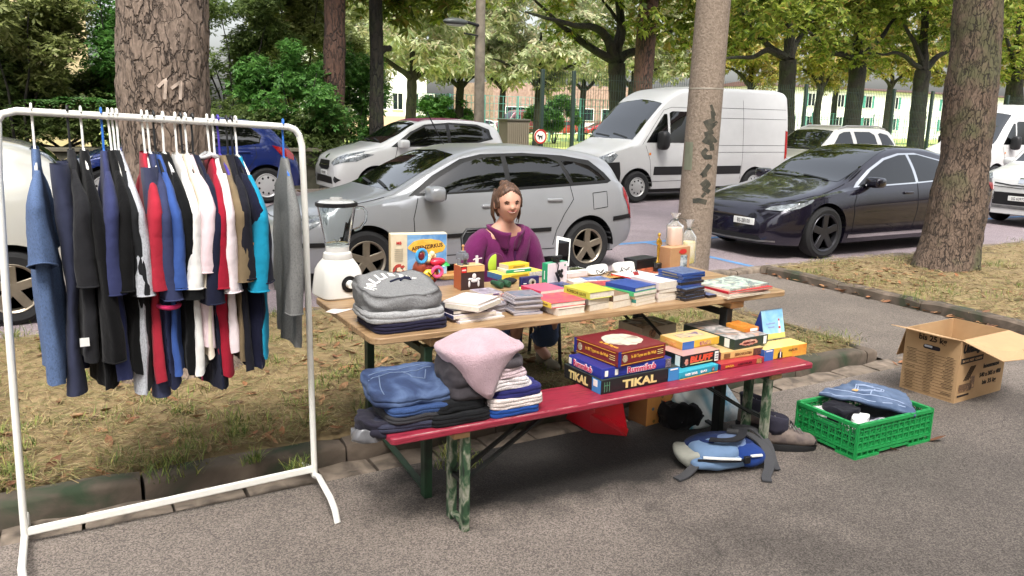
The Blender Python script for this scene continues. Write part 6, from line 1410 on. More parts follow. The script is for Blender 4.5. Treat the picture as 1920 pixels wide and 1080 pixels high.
k2 = MB(); k2.lathe([(.02, -bw*.50), (.018, -bw*.60), (.001, -bw*.605)], (.012, 0, .075), 24, 'y'); k2.bar((.012, -bw*.605, .072), (.012, -bw*.605, .09), .003, .003); k2.build('dial', white_pl, bl)
jz0, jz1 = bh*1.14, 176*s_; gl = mat('clear glass', (246, 250, 250), .02, trans=1., ior=1.12)
jg = MB(); r0, r1 = bw*.28, bw*.44
prof = [(r0*.95, jz0), (r0, jz0+.01), (r1, jz1-.004), (r1, jz1), (r1-.005, jz1), (r0-.005, jz0+.018), (.001, jz0+.014)]
jg.lathe(prof, n=12, cap=True)
for k in range(len(jg.v)): pass
jg.build('jug', gl, bl, angle=30)
MB().lathe([(r1+.004, jz1-.014), (r1+.006, jz1-.012), (r1+.006, jz1+.004), (r1+.001, jz1+.006), (r1-.003, jz1+.006)], n=12, cap=False).build('rim', black, bl, angle=30)
MB().lathe([(r1-.002, jz1+.002), (r1*.8, jz1+.012), (.03, jz1+.014), (.03, jz1+.028), (.001, jz1+.03)], n=24).build('lid', mat('lid clear', (206, 206, 204), .25, trans=.4), bl)
MB().tube([(r1-.004, -.02, jz1-.02), (r1+.03, -.03, jz1-.024), (r1+.046, -.035, jz1-.045), (r1+.04, -.034, jz1-.09), (r1+.015, -.026, jz1-.125), (r0+.022, -.02, jz1-.135)], .0075, 10).build('handle', gl, bl)
kb_ = MB()
for k in range(4): a = k*PI/2+.4; kb_.bar((0, 0, jz0+.02), (.022*math.cos(a), .022*math.sin(a), jz0+.034), .008, .002)
kb_.build('blades', chrome, bl)
# boxes at the back of the table
a, w_, ang = at2(733, 521, 838, 517, TZ); s_ = 1/pxm(a); hgt = 82*s_
mbx = carton('game_box', 'tall upright board game box with blue yellow front leaning behind the clown toy', a, w_, .07, hgt, ang, (214, 200, 172), (222, 214, 190), (214, 188, 140), lid=1)
patch(mbx, face_M(w_, .07, hgt, 'f', .64, .52), w_*.70, hgt*.92, art('sky blue', [(84, 132, 184), (120, 164, 204), (160, 190, 214)], 9))
patch(mbx, face_M(w_, .07, hgt, 'f', .64, .70, .003), w_*.66, hgt*.36, art('yellow oval', [(214, 160, 50), (232, 188, 84)], 14), oval=True, wob=.05)
text('AFFENZIRKUS', .03, face_M(w_, .07, hgt, 'f', .64, .70, .0045) @ Matrix.Rotation(.12, 4, 'Z'), mat('maroon ink', (70, 32, 28), .6), mbx, fit=w_*.56, bold=.03, sx=1)
text('MB', .022, face_M(w_, .07, hgt, 'f', .145, .80, .003), mat('red ink', (190, 40, 44), .6), mbx, bold=.03)
patch(mbx, face_M(w_, .07, hgt, 'f', .15, .16, .003), w_*.24, w_*.24, ramp_mat('art dots', [(170, 60, 50), (222, 206, 180), (90, 74, 66), (226, 220, 206)], 60, .5, 'voronoi'), oval=True)
for k in range(7): patch(mbx, face_M(w_, .07, hgt, 'f', .14, .66-.045*k, .003), w_*.15, .0016, mat('grey ink', (120, 112, 100), .7), 'printed_line')
# clown-like toy basket
tc_ = PG(806, 536, TZ)+Vector((0, .06, 0)); ty = empty('toy_heap', tc_, .1, 'colourful plastic toy with green hat and blue ring before the upright game box', 'toy')
tcol = lambda nm, c: mat('toy '+nm, c, .3, coat=.3)
MB().lathe([(.045, 0), (.062, .02), (.072, .06), (.066, .10), (.04, .12), (.001, .125)], n=24).noise(.006, 20, 3).build('basket', ramp_mat('maroon weave', [(92, 24, 36), (138, 44, 44), (176, 110, 50)], 30, .5), ty)
MB().ball((-.01, -.052, .06), (.045, .03, .036), 14, 10).build('yellow_belly', tcol('yellow', (226, 176, 40)), ty)
bb = MB(); bb.bar((-.03, -.083, .08), (.012, -.083, .04), .004, .004); bb.bar((.012, -.083, .08), (-.03, -.083, .04), .004, .004); bb.build('cross_mark', black, ty)
MB().lathe([(.036, .012), (.032, .018), (.001, .042)], (.085, -.045, .09), 20).build('green_hat', tcol('green', (46, 164, 74)), ty)
MB().ball((.045, -.05, .125), (.048, .03, .022), 14, 8).build('red_arm', tcol('crimson', (206, 40, 66)), ty)
MB().tube([(.03+.03*math.cos(k*PI/8), -.075, .075+.026*math.sin(k*PI/8)) for k in range(17)], .010, 8).build('pink_ring', tcol('pink', (226, 84, 130)), ty)
MB().tube([(-.055+.03*math.cos(k*PI/8), -.06, .165+.034*math.sin(k*PI/8)) for k in range(17)], .009, 8).build('blue_ring', tcol('blue', (66, 150, 206)), ty)
MB().ball((-.055, -.055, .165), (.02, .014, .024), 12, 8).build('ring_centre', tcol('maroon', (110, 30, 40)), ty)
tb3 = MB()
for q in ((0, -.045, .155), (.012, -.05, .17), (-.012, -.05, .14), (.026, -.04, .155)): tb3.ball(q, .016, 12, 8)
tb3.build('cream_beads', tcol('cream', (232, 218, 170)), ty)
MB().ball((-.05, -.03, .10), (.034, .04, .04), 12, 8).build('brown_arm', tcol('brown', (146, 66, 44)), ty)
# building-brick box with little figures
a, w_, ang = at2(864, 545, 908, 541, TZ); s_ = 1/pxm(a); hgt = 46*s_
lg_ = carton('brick_toy_box', 'small dark building brick box with red logo, orange side and white robot picture', a, w_, .09, hgt, ang, (58, 40, 38), (214, 182, 130), (176, 96, 58), 'toy box', lid=1)
patch(lg_, face_M(w_, .09, hgt, 'f', .12, .84), w_*.2, hgt*.22, tcol('logo red', (206, 34, 36))); text('LEGO', .010, face_M(w_, .09, hgt, 'f', .12, .84, .004), white_ink, lg_, fit=w_*.17, bold=.03)
patch(lg_, face_M(w_, .09, hgt, 'f', .62, .86), w_*.74, hgt*.24, tcol('gold band', (214, 170, 110)))
pb = MB(); Mf = face_M(w_, .09, hgt, 'f', .55, .4, .003)
for q, r in (((0, .02, 0), (.012, .016, .003)), ((-.02, .006, 0), (.016, .006, .003)), ((.022, .004, 0), (.014, .007, .003)), ((-.028, -.02, 0), (.006, .018, .003)), ((.026, -.02, 0), (.006, .018, .003)), ((.002, -.004, 0), (.02, .009, .003))): pb.ball(Mf @ Vector(q), (r[0], .003, r[1]), 10, 8)
pb.build('robot_picture', mat('robot white', (214, 208, 206), .5), lg_)
p = a+Vector((.03, .05, hgt)); rb = empty('toy_robot', p, .3, 'small grey brick-built toy walker standing on the dark building brick box', 'toy')
gy = tcol('grey bricks', (118, 120, 126)); b = MB(); b.box((0, 0, .045), (.042, .05, .034)); b.box((0, -.03, .046), (.022, .02, .02)); b.box((.0, 0, .067), (.03, .03, .012)); b.build('body', gy, rb, bevel=.002)
for sx_2 in (-1, 1):
    b = MB(); b.box((sx_2*.022, .0, .016), (.010, .018, .036)); b.box((sx_2*.022, -.008, .004), (.014, .034, .008)); b.build('leg', gy, rb, bevel=.0015)
b = MB(); b.tube([(.006, 0, .072), (.006, 0, .09)], .005, 8); b.ball((.006, 0, .098), .008, 10, 8); b.build('rider', tcol('tan', (190, 140, 90)), rb)
p = a+Vector((w_*.85, .05, hgt)); tf = empty('toy_figure', p, -.2, 'tiny white toy figure beside the grey toy walker on the brick box', 'toy')
b = MB(); b.box((0, 0, .008), (.016, .01, .016)); b.box((0, 0, .022), (.018, .011, .014)); b.lathe([(.007, .03), (.008, .034), (.007, .042), (.001, .043)], n=14); b.bar((-.01, 0, .026), (-.022, -.006, .02), .005, .005); b.bar((.01, 0, .026), (.026, -.01, .03), .005, .005); b.build('figure', tcol('white', (216, 206, 210)), tf, bevel=.001)
tr = empty('wooden_tray', PG(862, 525, TZ)+Vector((.04, .1, 0)), .1, 'flat wooden game tray behind the building brick box', 'tray')
b = MB(); b.box((0, 0, .004), (.26, .12, .008)); [b.box((0, sy*.058, .012), (.26, .006, .02)) for sy in (-1, 1)]; [b.box((sx*.128, 0, .012), (.006, .12, .02)) for sx in (-1, 1)]; b.build('tray', mat('tray wood', (186, 140, 84), .6, var=.25, vscale=18), tr, bevel=.001)
# round green-and-purple folder edge standing up
p = PG(922, 520, TZ)+Vector((.05, .06, 0)); dd = empty('round_case', p, .25, 'round purple case with a lime green half edge standing behind the yellow boxes', 'case')
MB().lathe([(.06, -.012), (.064, -.008), (.064, .008), (.06, .012)], (0, 0, .064), 36, 'y').build('case', mat('case plum', (88, 26, 72), .6), dd)
b = MB(); n = 16; b.loft([[Vector((.060*math.cos(PI/2+PI*k/n)*s1-.004, y, .064+.060*math.sin(PI/2+PI*k/n)*s1)) for k in range(n+1)] for y, s1 in ((-.013, 1), (-.017, .9))], True, True); b.build('lime_half', mat('lime', (164, 190, 60), .5), dd)
# small boxes piled in front of the woman
a, w_, ang = at2(956, 528, 1018, 520, TZ); y0_ = a.copy(); D_ = .14
e = carton('card_game_box', 'flat yellow card game box with blue corner at the bottom of the small pile', a+Vector((-.035, .03, 0)), w_*1.25, D_, .034, ang, (226, 196, 66), (226, 206, 96), (70, 112, 160), 'small box', lid=1)
patch(e, face_M(w_*1.25, D_, .034, 'f', .42, .5), w_*.5, .012, mat('dark yellow ink', (150, 120, 30), .6)); patch(e, face_M(w_*1.25, D_, .034, 'f', .82, .5), w_*.4, .028, art('grey photo', [(150, 150, 150), (200, 196, 190), (120, 120, 126)], 40))
e = carton('card_game_box', 'small green and white box in the middle of the small pile', a+Vector((.005, .055, .034)), w_*.72, .10, .020, ang-.1, (46, 146, 96), (208, 214, 200), (204, 200, 186), 'small box', lid=1); patch(e, face_M(w_*.72, .1, .02, 'f', .5, .5), w_*.3, .005, white_ink)
e = carton('card_game_box', 'small yellow box on top of the pile in front of the woman', a+Vector((.022, .06, .054)), w_*.66, .085, .026, ang+.05, (226, 186, 50), (232, 196, 60), (206, 190, 168), 'small box', lid=1); patch(e, face_M(w_*.66, .085, .026, 'f', .5, .45), w_*.36, .006, mat('dark yellow ink', (150, 120, 30), .6))
# binocular, pouch, camera, torch, keys
p = PG(934, 541, TZ); bi = empty('binoculars', p+Vector((.03, .03, 0)), .1, 'compact dark green binoculars lying beside the navy camera', 'binoculars')
gn = mat('green rubber', (34, 74, 50), .6, bump=.2)
for sx in (-.022, .026): MB().lathe([(.014, -.045), (.018, -.04), (.019, -.01), (.015, .01), (.013, .045), (.011, .05)], (sx, 0, .02), 18, 'y').build('barrel', gn, bi)
MB().box((0, 0, .024), (.03, .04, .016)).build('bridge', black, bi, bevel=.003)
p = PG(958, 536, TZ); po = tag(MB().ball((0, 0, .016), (.05, .03, .018), 16, 10).noise(.006, 30, 4).build('pouch', nyl, loc=p+Vector((.02, .05, 0)), rz=.2), 'soft black pouch lying right of the green binoculars', 'pouch')
a, w_, ang = at2(977, 541, 1011, 537, TZ); cmr = empty('camera', a, ang, 'navy compact camera with silver lens standing on the table', 'camera'); hgt = 21/pxm(a)
MB().box((w_/2, .012, hgt/2), (w_, .024, hgt)).build('body', mat('camera navy', (38, 40, 88), .3, coat=.5), cmr, bevel=.005, seg=3)
MB().lathe([(.001, -.010), (.012, -.010), (.014, -.012), (.019, -.012), (.020, -.002), (.020, .002)], (w_*.58, 0, hgt*.47), 28, 'y').build('lens', mat('lens silver', (206, 202, 190), .3, metal=.5), cmr)
MB().lathe([(.001, -.0115), (.007, -.0118), (.009, -.0105)], (w_*.58, 0, hgt*.47), 20, 'y').build('glass', glass_car, cmr); patch(cmr, face_M(w_, .02, hgt, 'f', .2, .4), w_*.16, .004, white_ink)
p = PG(984, 546, TZ); to = empty('torch', p, -.25, 'small torch with yellow green head lying before the camera', 'torch')
MB().tube([(-.03, 0, .012), (.0, 0, .012)], [.012, .010], 14).build('head', mat('torch lime', (206, 210, 120), .4), to); MB().tube([(.0, 0, .012), (.05, -.004, .012)], .009, 12).build('grip', black, to)
p = PG(938, 553, TZ); ky = empty('key_ring', p, 0, 'bunch of keys with red and purple tags on the table', 'keys')
MB().tube([(.02*math.cos(k*PI/8), .02*math.sin(k*PI/8), .003) for k in range(17)], .0015, 6).build('ring', steel, ky)
MB().ball((.012, -.022, .006), (.018, .012, .006), 12, 8).build('red_tag', tcol('coral', (216, 60, 60)), ky); MB().box((-.02, .014, .005), (.035, .02, .005)).build('purple_tag', tcol('violet', (92, 60, 120)), ky, bevel=.001)
b = MB(); [b.bar((0, .018, .004+.002*k), (.02+.02*k, .06-.014*k, .004), .008, .002) for k in range(3)]; b.build('key', steel, ky)
# headset box with webcam, tablet frame, white devices
a, w_, ang = at2(1026, 535, 1063, 529, TZ); hgt = 41/pxm(a)
hx = carton('headset_box', 'white and green headphone box standing in front of the woman', a, w_, .045, hgt, ang, (226, 214, 218), (80, 170, 130), (30, 150, 108), 'box', lid=1)
b = MB(); Mf = face_M(w_, .045, hgt, 'f', .62, .45, .003)
for q, r in (((-.008, .012), .012), ((.012, .016), .011), ((.004, -.006), .013), ((.014, -.014), .010)): b.ball(Mf @ Vector((q[0], q[1], 0)), (r, .003, r), 14, 8)
b.build('headphone_picture', black, hx); patch(hx, face_M(w_, .045, hgt, 'f', .86, .84), .008, .010, tcol('teal', (40, 140, 100))); patch(hx, face_M(w_, .045, hgt, 'l', .5, .45), .004, hgt*.4, white_ink)
wc_ = empty('webcam', a+Vector((w_*.45, .022, hgt)), ang, 'black webcam with hanging cable on top of the headphone box', 'webcam')
b = MB(); b.box((0, 0, .028), (.07, .022, .018)); b.lathe([(.001, -.016), (.008, -.016), (.009, -.01)], (0, 0, .028), 16, 'y'); b.box((0, .002, .010), (.03, .03, .02)); b.build('camera_body', black, wc_, bevel=.004, seg=3)
MB().tube([(-.01, -.012, .004), (-.012, -.03, -.01), (-.018, -.028, -.05), (-.004, -.028, -.085), (.004, -.027, -.1)], .0035, 6).build('cable', black, wc_); MB().tube([(-.025, -.027, -.05), (-.012, -.028, -.075), (.0, -.027, -.1)], .008, 8).build('plug', black, wc_)
a = PG(1062, 500, TZ); tbm = frame(a+Vector((0, .05, 0)), (.97, -.05, -.22), (.22, .3, .93)); s_ = 1/pxm(a)
tl = empty('tablet', (0, 0, 0), 0, 'white framed tablet leaning upright behind the headphone box', 'tablet'); tl.matrix_world = tbm
MB().box((0, 27*s_, 0), (31*s_, 54*s_, .010)).build('case', white_pl, tl, bevel=.004); MB().box((0, 27*s_, .0062), (24*s_, 41*s_, .001)).build('screen', glass_car, tl)
a, w_, ang = at2(1064, 522, 1110, 516, TZ)
e = carton('white_device', 'white boxed device lying right of the headphone box', a, w_, .09, .028, ang, (222, 206, 206), (226, 218, 216), (190, 170, 160), 'device', lid=1)
ph = empty('phone', a+Vector((.0, .0, .028)), ang-.05, 'dark screened white phone lying on the white boxed device', 'phone'); MB().box((w_*.4, .05, .006), (w_*.8, .09, .012)).build('case', white_pl, ph, bevel=.003); MB().box((w_*.4, .05, .0126), (w_*.68, .07, .001)).build('screen', glass_car, ph)
for k, (xl, yl, xr, yr, lb) in enumerate(((1104, 518, 1139, 512, 'white rounded router with a black cable loop, left one of two'), (1151, 512, 1190, 508, 'white rounded router beside the black box, right one of two'))):
    a, w_, ang = at2(xl, yl, xr, yr, TZ); s_ = 1/pxm(a); e = empty('router', a, ang, lb, 'router', 'white routers at the back of the table')
    MB().loft([rsec(w_*.98, 18*s_, -.012, 4), rsec(w_, 19*s_, -.009, 4), rsec(w_, 19*s_, .009, 4), rsec(w_*.98, 18*s_, .012, 4)]).build('case', white_pl, e); c = e.children[0] if e.children else COL.objects[-1]; c.rotation_euler = (PI/2-.25, 0, 0); c.location = (w_/2, .01, 9.5*s_)
    MB().tube([(w_*.4+.028*math.cos(q*.5+2), -.02-.004*q*.3, .012+.022*abs(math.sin(q*.5))) for q in range(13)], .0022, 6).build('cable', black, e)
cb = MB()
for k in range(7):
    p = PG(1125+k*11, 520+rnd.uniform(-3, 3), TZ); q = PG(1150+k*8, 512+rnd.uniform(-2, 6), TZ); cb.tube([p+Vector((0, 0, .004)), (p+q)/2+Vector((0, .01, .03*rnd.random()+.006)), q+Vector((0, 0, .004))], .0025, 6)
c0 = PG(1150, 515, TZ); cb.v = [v-c0 for v in cb.v]; tag(cb.build('cable_tangle', black, loc=c0), 'tangle of thin black cables lying before the two white routers', 'cables')
a, w_, ang = at2(1193, 509, 1230, 503, TZ); bx = empty('black_box', a, ang, 'small black lidded box left of the golden statuette', 'box'); hgt = 22/pxm(a)
MB().box((w_/2, .05, hgt*.4), (w_, .1, hgt*.8)).build('box', black, bx, bevel=.003); MB().box((w_/2, .05, hgt*.9), (w_*1.04, .104, hgt*.2)).build('lid', mat('box lid', (32, 32, 35), .4), bx, bevel=.003)
p = PG(1232, 512, TZ); s_ = 1/pxm(p); st = empty('statuette', p, 0, 'small golden trophy statuette on a black base', 'statuette'); gold = mat('gold', (214, 168, 72), .25, metal=.85)
MB().lathe([(9.5*s_, 0), (9.5*s_, 2*s_), (8*s_, 3*s_), (8*s_, 19*s_), (7*s_, 20*s_)], n=28).build('base', mat('trophy base', (18, 14, 16), .25, coat=.5), st)
b = MB(); g = lambda *a_: [v*s_ for v in a_]
b.loft([rsec(8*s_, 6*s_, 20*s_, 2), rsec(7.5*s_, 6*s_, 22*s_, 2), rsec(4.2*s_, 4*s_, 24*s_, 2), rsec(5*s_, 4.5*s_, 38*s_, 2), rsec(6.6*s_, 5*s_, 46*s_, 2), rsec(5.6*s_, 4.4*s_, 52*s_, 2), rsec(9.6*s_, 5.4*s_, 60*s_, 2.4), rsec(9.8*s_, 5.2*s_, 63*s_, 2.4), rsec(3.4*s_, 3.4*s_, 66*s_, 2), rsec(3.2*s_, 3.2*s_, 68*s_, 2)])
b.ball((0, 0, 72*s_), (2.8*s_, 3*s_, 4.2*s_), 14, 10); b.tube([(4.6*s_, 0, 62*s_), (5.4*s_, -1.5*s_, 54*s_), (1*s_, -3*s_, 52*s_)], 1.3*s_, 8); b.tube([(-4.6*s_, 0, 62*s_), (-5.4*s_, -1.5*s_, 55*s_), (-1*s_, -3*s_, 55*s_)], 1.3*s_, 8); b.build('figure', gold, st)
# kraft box and the two cellophane bags
a, w_, ang = at2(1255, 513, 1290, 508, TZ); hgt = 48/pxm(a)
kf = carton('kraft_box', 'plain kraft cardboard box with red sticker behind the film cases', a, w_*1.05, .09, hgt, ang, (176, 136, 98), (190, 150, 110), (170, 128, 92), 'box', lid=1)
patch(kf, face_M(w_*1.05, .09, hgt, 'f', .62, .82), w_*.4, hgt*.2, tcol('sticker red', (190, 48, 44)), oval=True, wob=.1); patch(kf, face_M(w_*1.05, .09, hgt, 'f', .68, .42), w_*.36, hgt*.5, art('label', [(196, 200, 204), (150, 166, 176), (60, 62, 68)], 30))
film = mat('cellophane', (236, 232, 228), .12, trans=.75, ior=1.2, alpha=.75)
def gift_bag(label, x, yb, wpx, hpx, fill, frac, rib, dy=0., zb=TZ):
    p = PG(x, yb, TZ)+Vector((0, dy, zb-TZ)); s_ = 1/pxm(p); e = empty('gift_bag', p, 0, label, 'gift bag'); w_, h_ = wpx*s_, hpx*s_
    MB().loft([rsec(w_*.9, w_*.7, 0), rsec(w_, w_*.75, .01), rsec(w_*.98, w_*.75, h_*.5*frac), rsec(w_*.96, w_*.7, h_*.68*frac)]).noise(.002, 40).build('filling', fill, e)
    MB().loft([rsec(w_*.93, w_*.73, -.001), rsec(w_*1.05, w_*.8, .008), rsec(w_*1.04, w_*.8, h_*.45), rsec(w_*1.0, w_*.7, h_*.6), rsec(w_*.5, w_*.4, h_*.71, 2), rsec(w_*.22, w_*.2, h_*.76, 2), rsec(w_*.4, w_*.22, h_*.84, 2), rsec(w_*.85, w_*.3, h_*.97, 2)], True, False).noise(.004, 40, 3).build('wrap', film, e, angle=180)
    b = MB(); z = h_*.76
    b.tube([(w_*.12*math.cos(k*PI/6), w_*.12*math.sin(k*PI/6), z) for k in range(13)], .003, 6)
    for sg, l in ((-1, .03), (1, .04)): b.tube([(0, -w_*.12, z), (sg*.02, -w_*.16, z+.012), (sg*(.02+l), -w_*.2, z+.004), (sg*(.03+l), -w_*.2, z-.012)], .003, 6, flat=(1, .5))
    b.build('ribbon', mat('dark green ribbon', (28, 44, 34), .5), e)
gift_bag('cellophane gift bag with pale filling and dark ribbon standing on the kraft box', 1271, 508, 29, 62, mat('pale filling', (226, 196, 176), .8), .8, 0, .05, TZ+hgt)
gift_bag('cellophane gift bag with yellow label and dark ribbon behind the blue film cases', 1308, 498, 27, 84, mat('lemon filling', (226, 206, 60), .6, col2=(240, 232, 214), vscale=6), .72, 0, .1)
# ---------------------------------------------------------------- books
def pile(specs, xl, yl, xr, yr, group=None, z0=TZ):
    """specs bottom to top: (label, cover, spine, h, dw, dd, dx, dy, rot, opts)"""
    a, w_, ang = at2(xl, yl, xr, yr, z0); z = z0
    for sp in specs:
        lb, cov, spn, h, dw, dd, dx, dy, ro = sp[:9]; op = sp[9] if len(sp) > 9 else {}
        book(lb, (a.x+dx*math.cos(ang)-dy*math.sin(ang), a.y+dx*math.sin(ang)+dy*math.cos(ang), z), w_*dw, dd, h, ang+ro, cov, spn, group, **op); z += h+.0004
    return a, w_, ang, z
WH = (228, 216, 214); CRM = (222, 206, 180)
pile([('thin white magazine at the bottom of the left book pile', WH, (190, 180, 186), .008, 1.0, .22, 0, 0, 0, B(soft=True)), ('second thin white booklet from the bottom of the left book pile', (214, 204, 208), WH, .010, .95, .21, .012, .012, .03, B(soft=True)),
      ('white paperback third from the bottom in the left book pile', (206, 196, 200), (60, 66, 110), .015, .92, .2, -.02, .02, -.04, B(soft=True)), ('cream paged hardback with dark cover in the left book pile', (40, 38, 42), (46, 40, 60), .020, .74, .19, -.012, .035, -.03)], 862, 608, 946, 595)
a, w_, ang = at2(834, 577, 898, 586, TZ+.055)
MB_ = book('large white softcover book at an angle on top of the left book pile', (a.x, a.y, TZ+.0545), w_*1.0, .21, .022, ang, WH, (216, 204, 204), soft=True)
book('white brochure with a blue edge lying on the large white softcover book', (a.x-.005, a.y+.01, TZ+.077), w_*1.0, .20, .007, ang+.05, (226, 218, 216), (70, 112, 170), soft=True)
book('thin white leaflet topmost on the left book pile', (a.x+.006, a.y+.01, TZ+.0845), w_*.96, .19, .004, ang+.0, (232, 222, 222), (206, 194, 196), soft=True)
# CD cases
cdm = mat('cd case', (176, 170, 176), .12, coat=1., var=.05); cdt = art('cd sleeve', [(50, 46, 66), (140, 130, 142), (90, 110, 130), (196, 186, 190)], 9)
def cd(org, ang, label, group, top=None):
    e = empty('cd_case', org, ang, label, 'cd case', group); MB().box((.071, .0625, .0048), (.142, .125, .0096)).build('case', cdm, e, bevel=.0008); MB().box((.074, .0625, .0104), (.125, .118, .0012)).build('sleeve', top or cdt, e); return e
a, w_, ang = at2(966, 593, 1024, 588, TZ)
for k in range(8): cd((a.x+rnd.uniform(-.012, .012)+(.0 if k < 6 else -.01), a.y+rnd.uniform(-.006, .012), TZ+k*.0116), ang+rnd.uniform(-.05, .05), 'clear-edged music CD case in the grey stack right of the white books', 'cd cases stacked right of the white books')
for k in range(4): cd((a.x-.13+rnd.uniform(-.01, .01), a.y+.07+rnd.uniform(-.01, .01), TZ+k*.0116), ang+.25+rnd.uniform(-.05, .05), 'music CD case in the lower stack between white books and CD stack', 'cd cases in the lower stack', art('cd sleeve b', [(110, 96, 120), (180, 170, 176), (84, 100, 116)], 24))
cd((a.x-.02, a.y+.145, TZ), ang+.1, 'single purple CD case lying behind the grey CD stack', None, cmat((96, 78, 122)))
# piles along the front edge
pile([('cream hardback with rounded spine at the front edge right of the CDs', (214, 204, 186), (222, 212, 196), .034, 1., .20, 0, 0, .0, B(title=None))], 1046, 593, 1097, 586)
pile([('pink orange hardback with a yellow lettered spine on the cream hardback', art('pink orange', [(196, 60, 100), (206, 84, 96), (214, 110, 84)], 12), (226, 196, 76), .024, 1.25, .19, -.035, .01, -.03, B(title='Das grosse Buch', tcol=mat('brown ink', (110, 70, 40), .7)))], 1047, 578, 1098, 571, None, TZ+.036)
pile([('pink paperback under the second pink book behind the orange hardback', (206, 70, 100), (222, 130, 150), .022, 1., .18, 0, 0, 0, B(soft=True)), ('rose pink paperback lying behind the pink orange hardback', (212, 92, 120), (196, 50, 84), .02, .95, .17, -.02, .02, .06, B(soft=True))], 1024, 563, 1075, 557)
pile([('cream paged paperback at the bottom of the pile with the lime book', (206, 190, 170), CRM, .030, 1., .185, 0, 0, 0, B(soft=True)), ('grey paged paperback in the middle of the pile with the lime book', (150, 140, 130), (120, 112, 104), .028, 1.0, .19, -.012, .0, .02, B(soft=True)),
      ('thick lime yellow book with dark lettering topping its pile', art('lime cover', [(176, 178, 60), (196, 198, 74), (186, 186, 60)], 8), (190, 196, 70), .034, 1.1, .195, -.012, -.008, -.04, B(title='KOMISCHE LEUTE', tcol=mat('olive ink', (96, 90, 30), .7)))], 1106, 584, 1147, 577)
pile([('beige paged paperback at the bottom right of the lime pile', (190, 160, 130), CRM, .034, 1., .18, 0, 0, 0, B(soft=True)), ('pale paperback with brown cover on the beige paged one', art('brown cover', [(96, 66, 50), (150, 120, 90), (120, 84, 60)], 20), (84, 60, 46), .030, .98, .18, .004, .004, -.03, B(soft=True))], 1149, 580, 1184, 573)
pile([('cream paperback at the bottom of the pile with blue book', (206, 186, 160), CRM, .016, 1., .18, 0, 0, 0, B(soft=True)), ('teal spined paperback in the pile with the blue book', (200, 186, 160), (50, 140, 130), .018, .98, .18, 0, 0, .02, B(soft=True)), ('pale paperback second below the blue book', (216, 196, 160), (206, 190, 150), .016, 1.0, .18, -.004, .004, -.02, B(soft=True)),
      ('green spined paperback directly under the blue book', (60, 150, 96), (70, 170, 110), .020, 1.12, .20, -.02, 0, -.02, B(soft=True, title='WELTREISE', tcol=mat('green ink', (24, 80, 50), .7))), ('dark blue hardback topping the pile with green spine', art('blue cover', [(36, 58, 128), (46, 76, 150), (40, 64, 136)], 9), (40, 64, 140), .020, 1.05, .19, -.004, .006, .0)], 1192, 575, 1229, 567)
pile([('white paperback lowest in the tall pale pile before the film cases', (226, 216, 206), (220, 206, 196), .022, 1., .19, 0, 0, 0, B(soft=True)), ('white paperback second in the tall pale pile', (222, 212, 204), (226, 206, 200), .022, 1.0, .19, -.006, 0, .03, B(soft=True)), ('cream paperback third in the tall pale pile', (226, 210, 190), (226, 200, 190), .018, 1.0, .19, .004, 0, -.03, B(soft=True)),
      ('thick white paperback with red stripe topping the tall pale pile', (230, 222, 222), (222, 206, 206), .038, 1.02, .20, -.006, -.004, .0, B(soft=True))], 1234, 567, 1272, 561)
a, w_, ang = at2(1196, 530, 1240, 522, TZ)
book('flat white brochure with a red band behind the tall pale pile', (a.x, a.y, TZ), w_, .20, .02, ang, (232, 226, 224), (196, 50, 50), soft=True); patch(COL.objects[-2].parent, frame((w_*.5, .1, .0212), (.7, .7, 0), (-.7, .7, 0)), w_*.7, .03, tcol('band red', (160, 40, 44)))
for k, (x, y, w_2, d_2, c, lb) in enumerate(((1070, 548, .16, .12, (150, 60, 74), 'flat dark red magazine behind the lime pile'), (1112, 541, .18, .13, (176, 60, 70), 'red magazine lying before the left router'), (1128, 553, .16, .14, (104, 74, 60), 'brown magazine behind the beige paperbacks'), (1160, 535, .17, .14, (110, 116, 140), 'grey blue magazine before the right router'), (1185, 546, .15, .12, (120, 150, 150), 'pale teal magazine behind the blue hardback'), (1212, 518, .2, .16, (166, 84, 56), 'orange brown flat book left of the statuette base'), (1052, 545, .12, .15, (60, 70, 110), 'navy booklet behind the pink paperbacks'), (1088, 556, .11, .15, (190, 120, 130), 'rose booklet between the pink and lime piles'), (1140, 556, .12, .15, (70, 60, 66), 'dark booklet behind the beige paperbacks'), (1218, 548, .12, .16, (206, 190, 170), 'cream booklet behind the tall pale pile'), (1246, 533, .12, .15, (120, 40, 46), 'wine red booklet left of the film cases'), (905, 556, .12, .13, (160, 150, 166), 'lilac booklet behind the left book pile'), (1075, 533, .15, .1, (214, 206, 200), 'white booklet right of the headphone box'), (1100, 530, .14, .1, (70, 96, 150), 'mid blue booklet before the white device'), (1150, 528, .13, .1, (196, 150, 70), 'ochre booklet before the cable tangle'), (1190, 522, .13, .1, (80, 110, 80), 'moss green booklet left of the orange brown flat book'), (1165, 550, .1, .14, (220, 214, 206), 'plain white booklet beside the blue hardback'), (1030, 552, .1, .12, (224, 160, 60), 'amber booklet left of the pink paperbacks'), (1240, 548, .1, .13, (90, 130, 170), 'sky blue booklet at the film cases'), (955, 566, .12, .1, (120, 60, 70), 'maroon booklet behind the grey CD stack'))):
    q = PG(x, y, TZ); book(lb, q, w_2, d_2, .012, rnd.uniform(-.2, .2), art('mag%d' % k, [tuple(int(v*.6) for v in c), c, tuple(min(255, int(v*1.3)) for v in c)], 18), (200, 190, 184), soft=True, name='magazine')
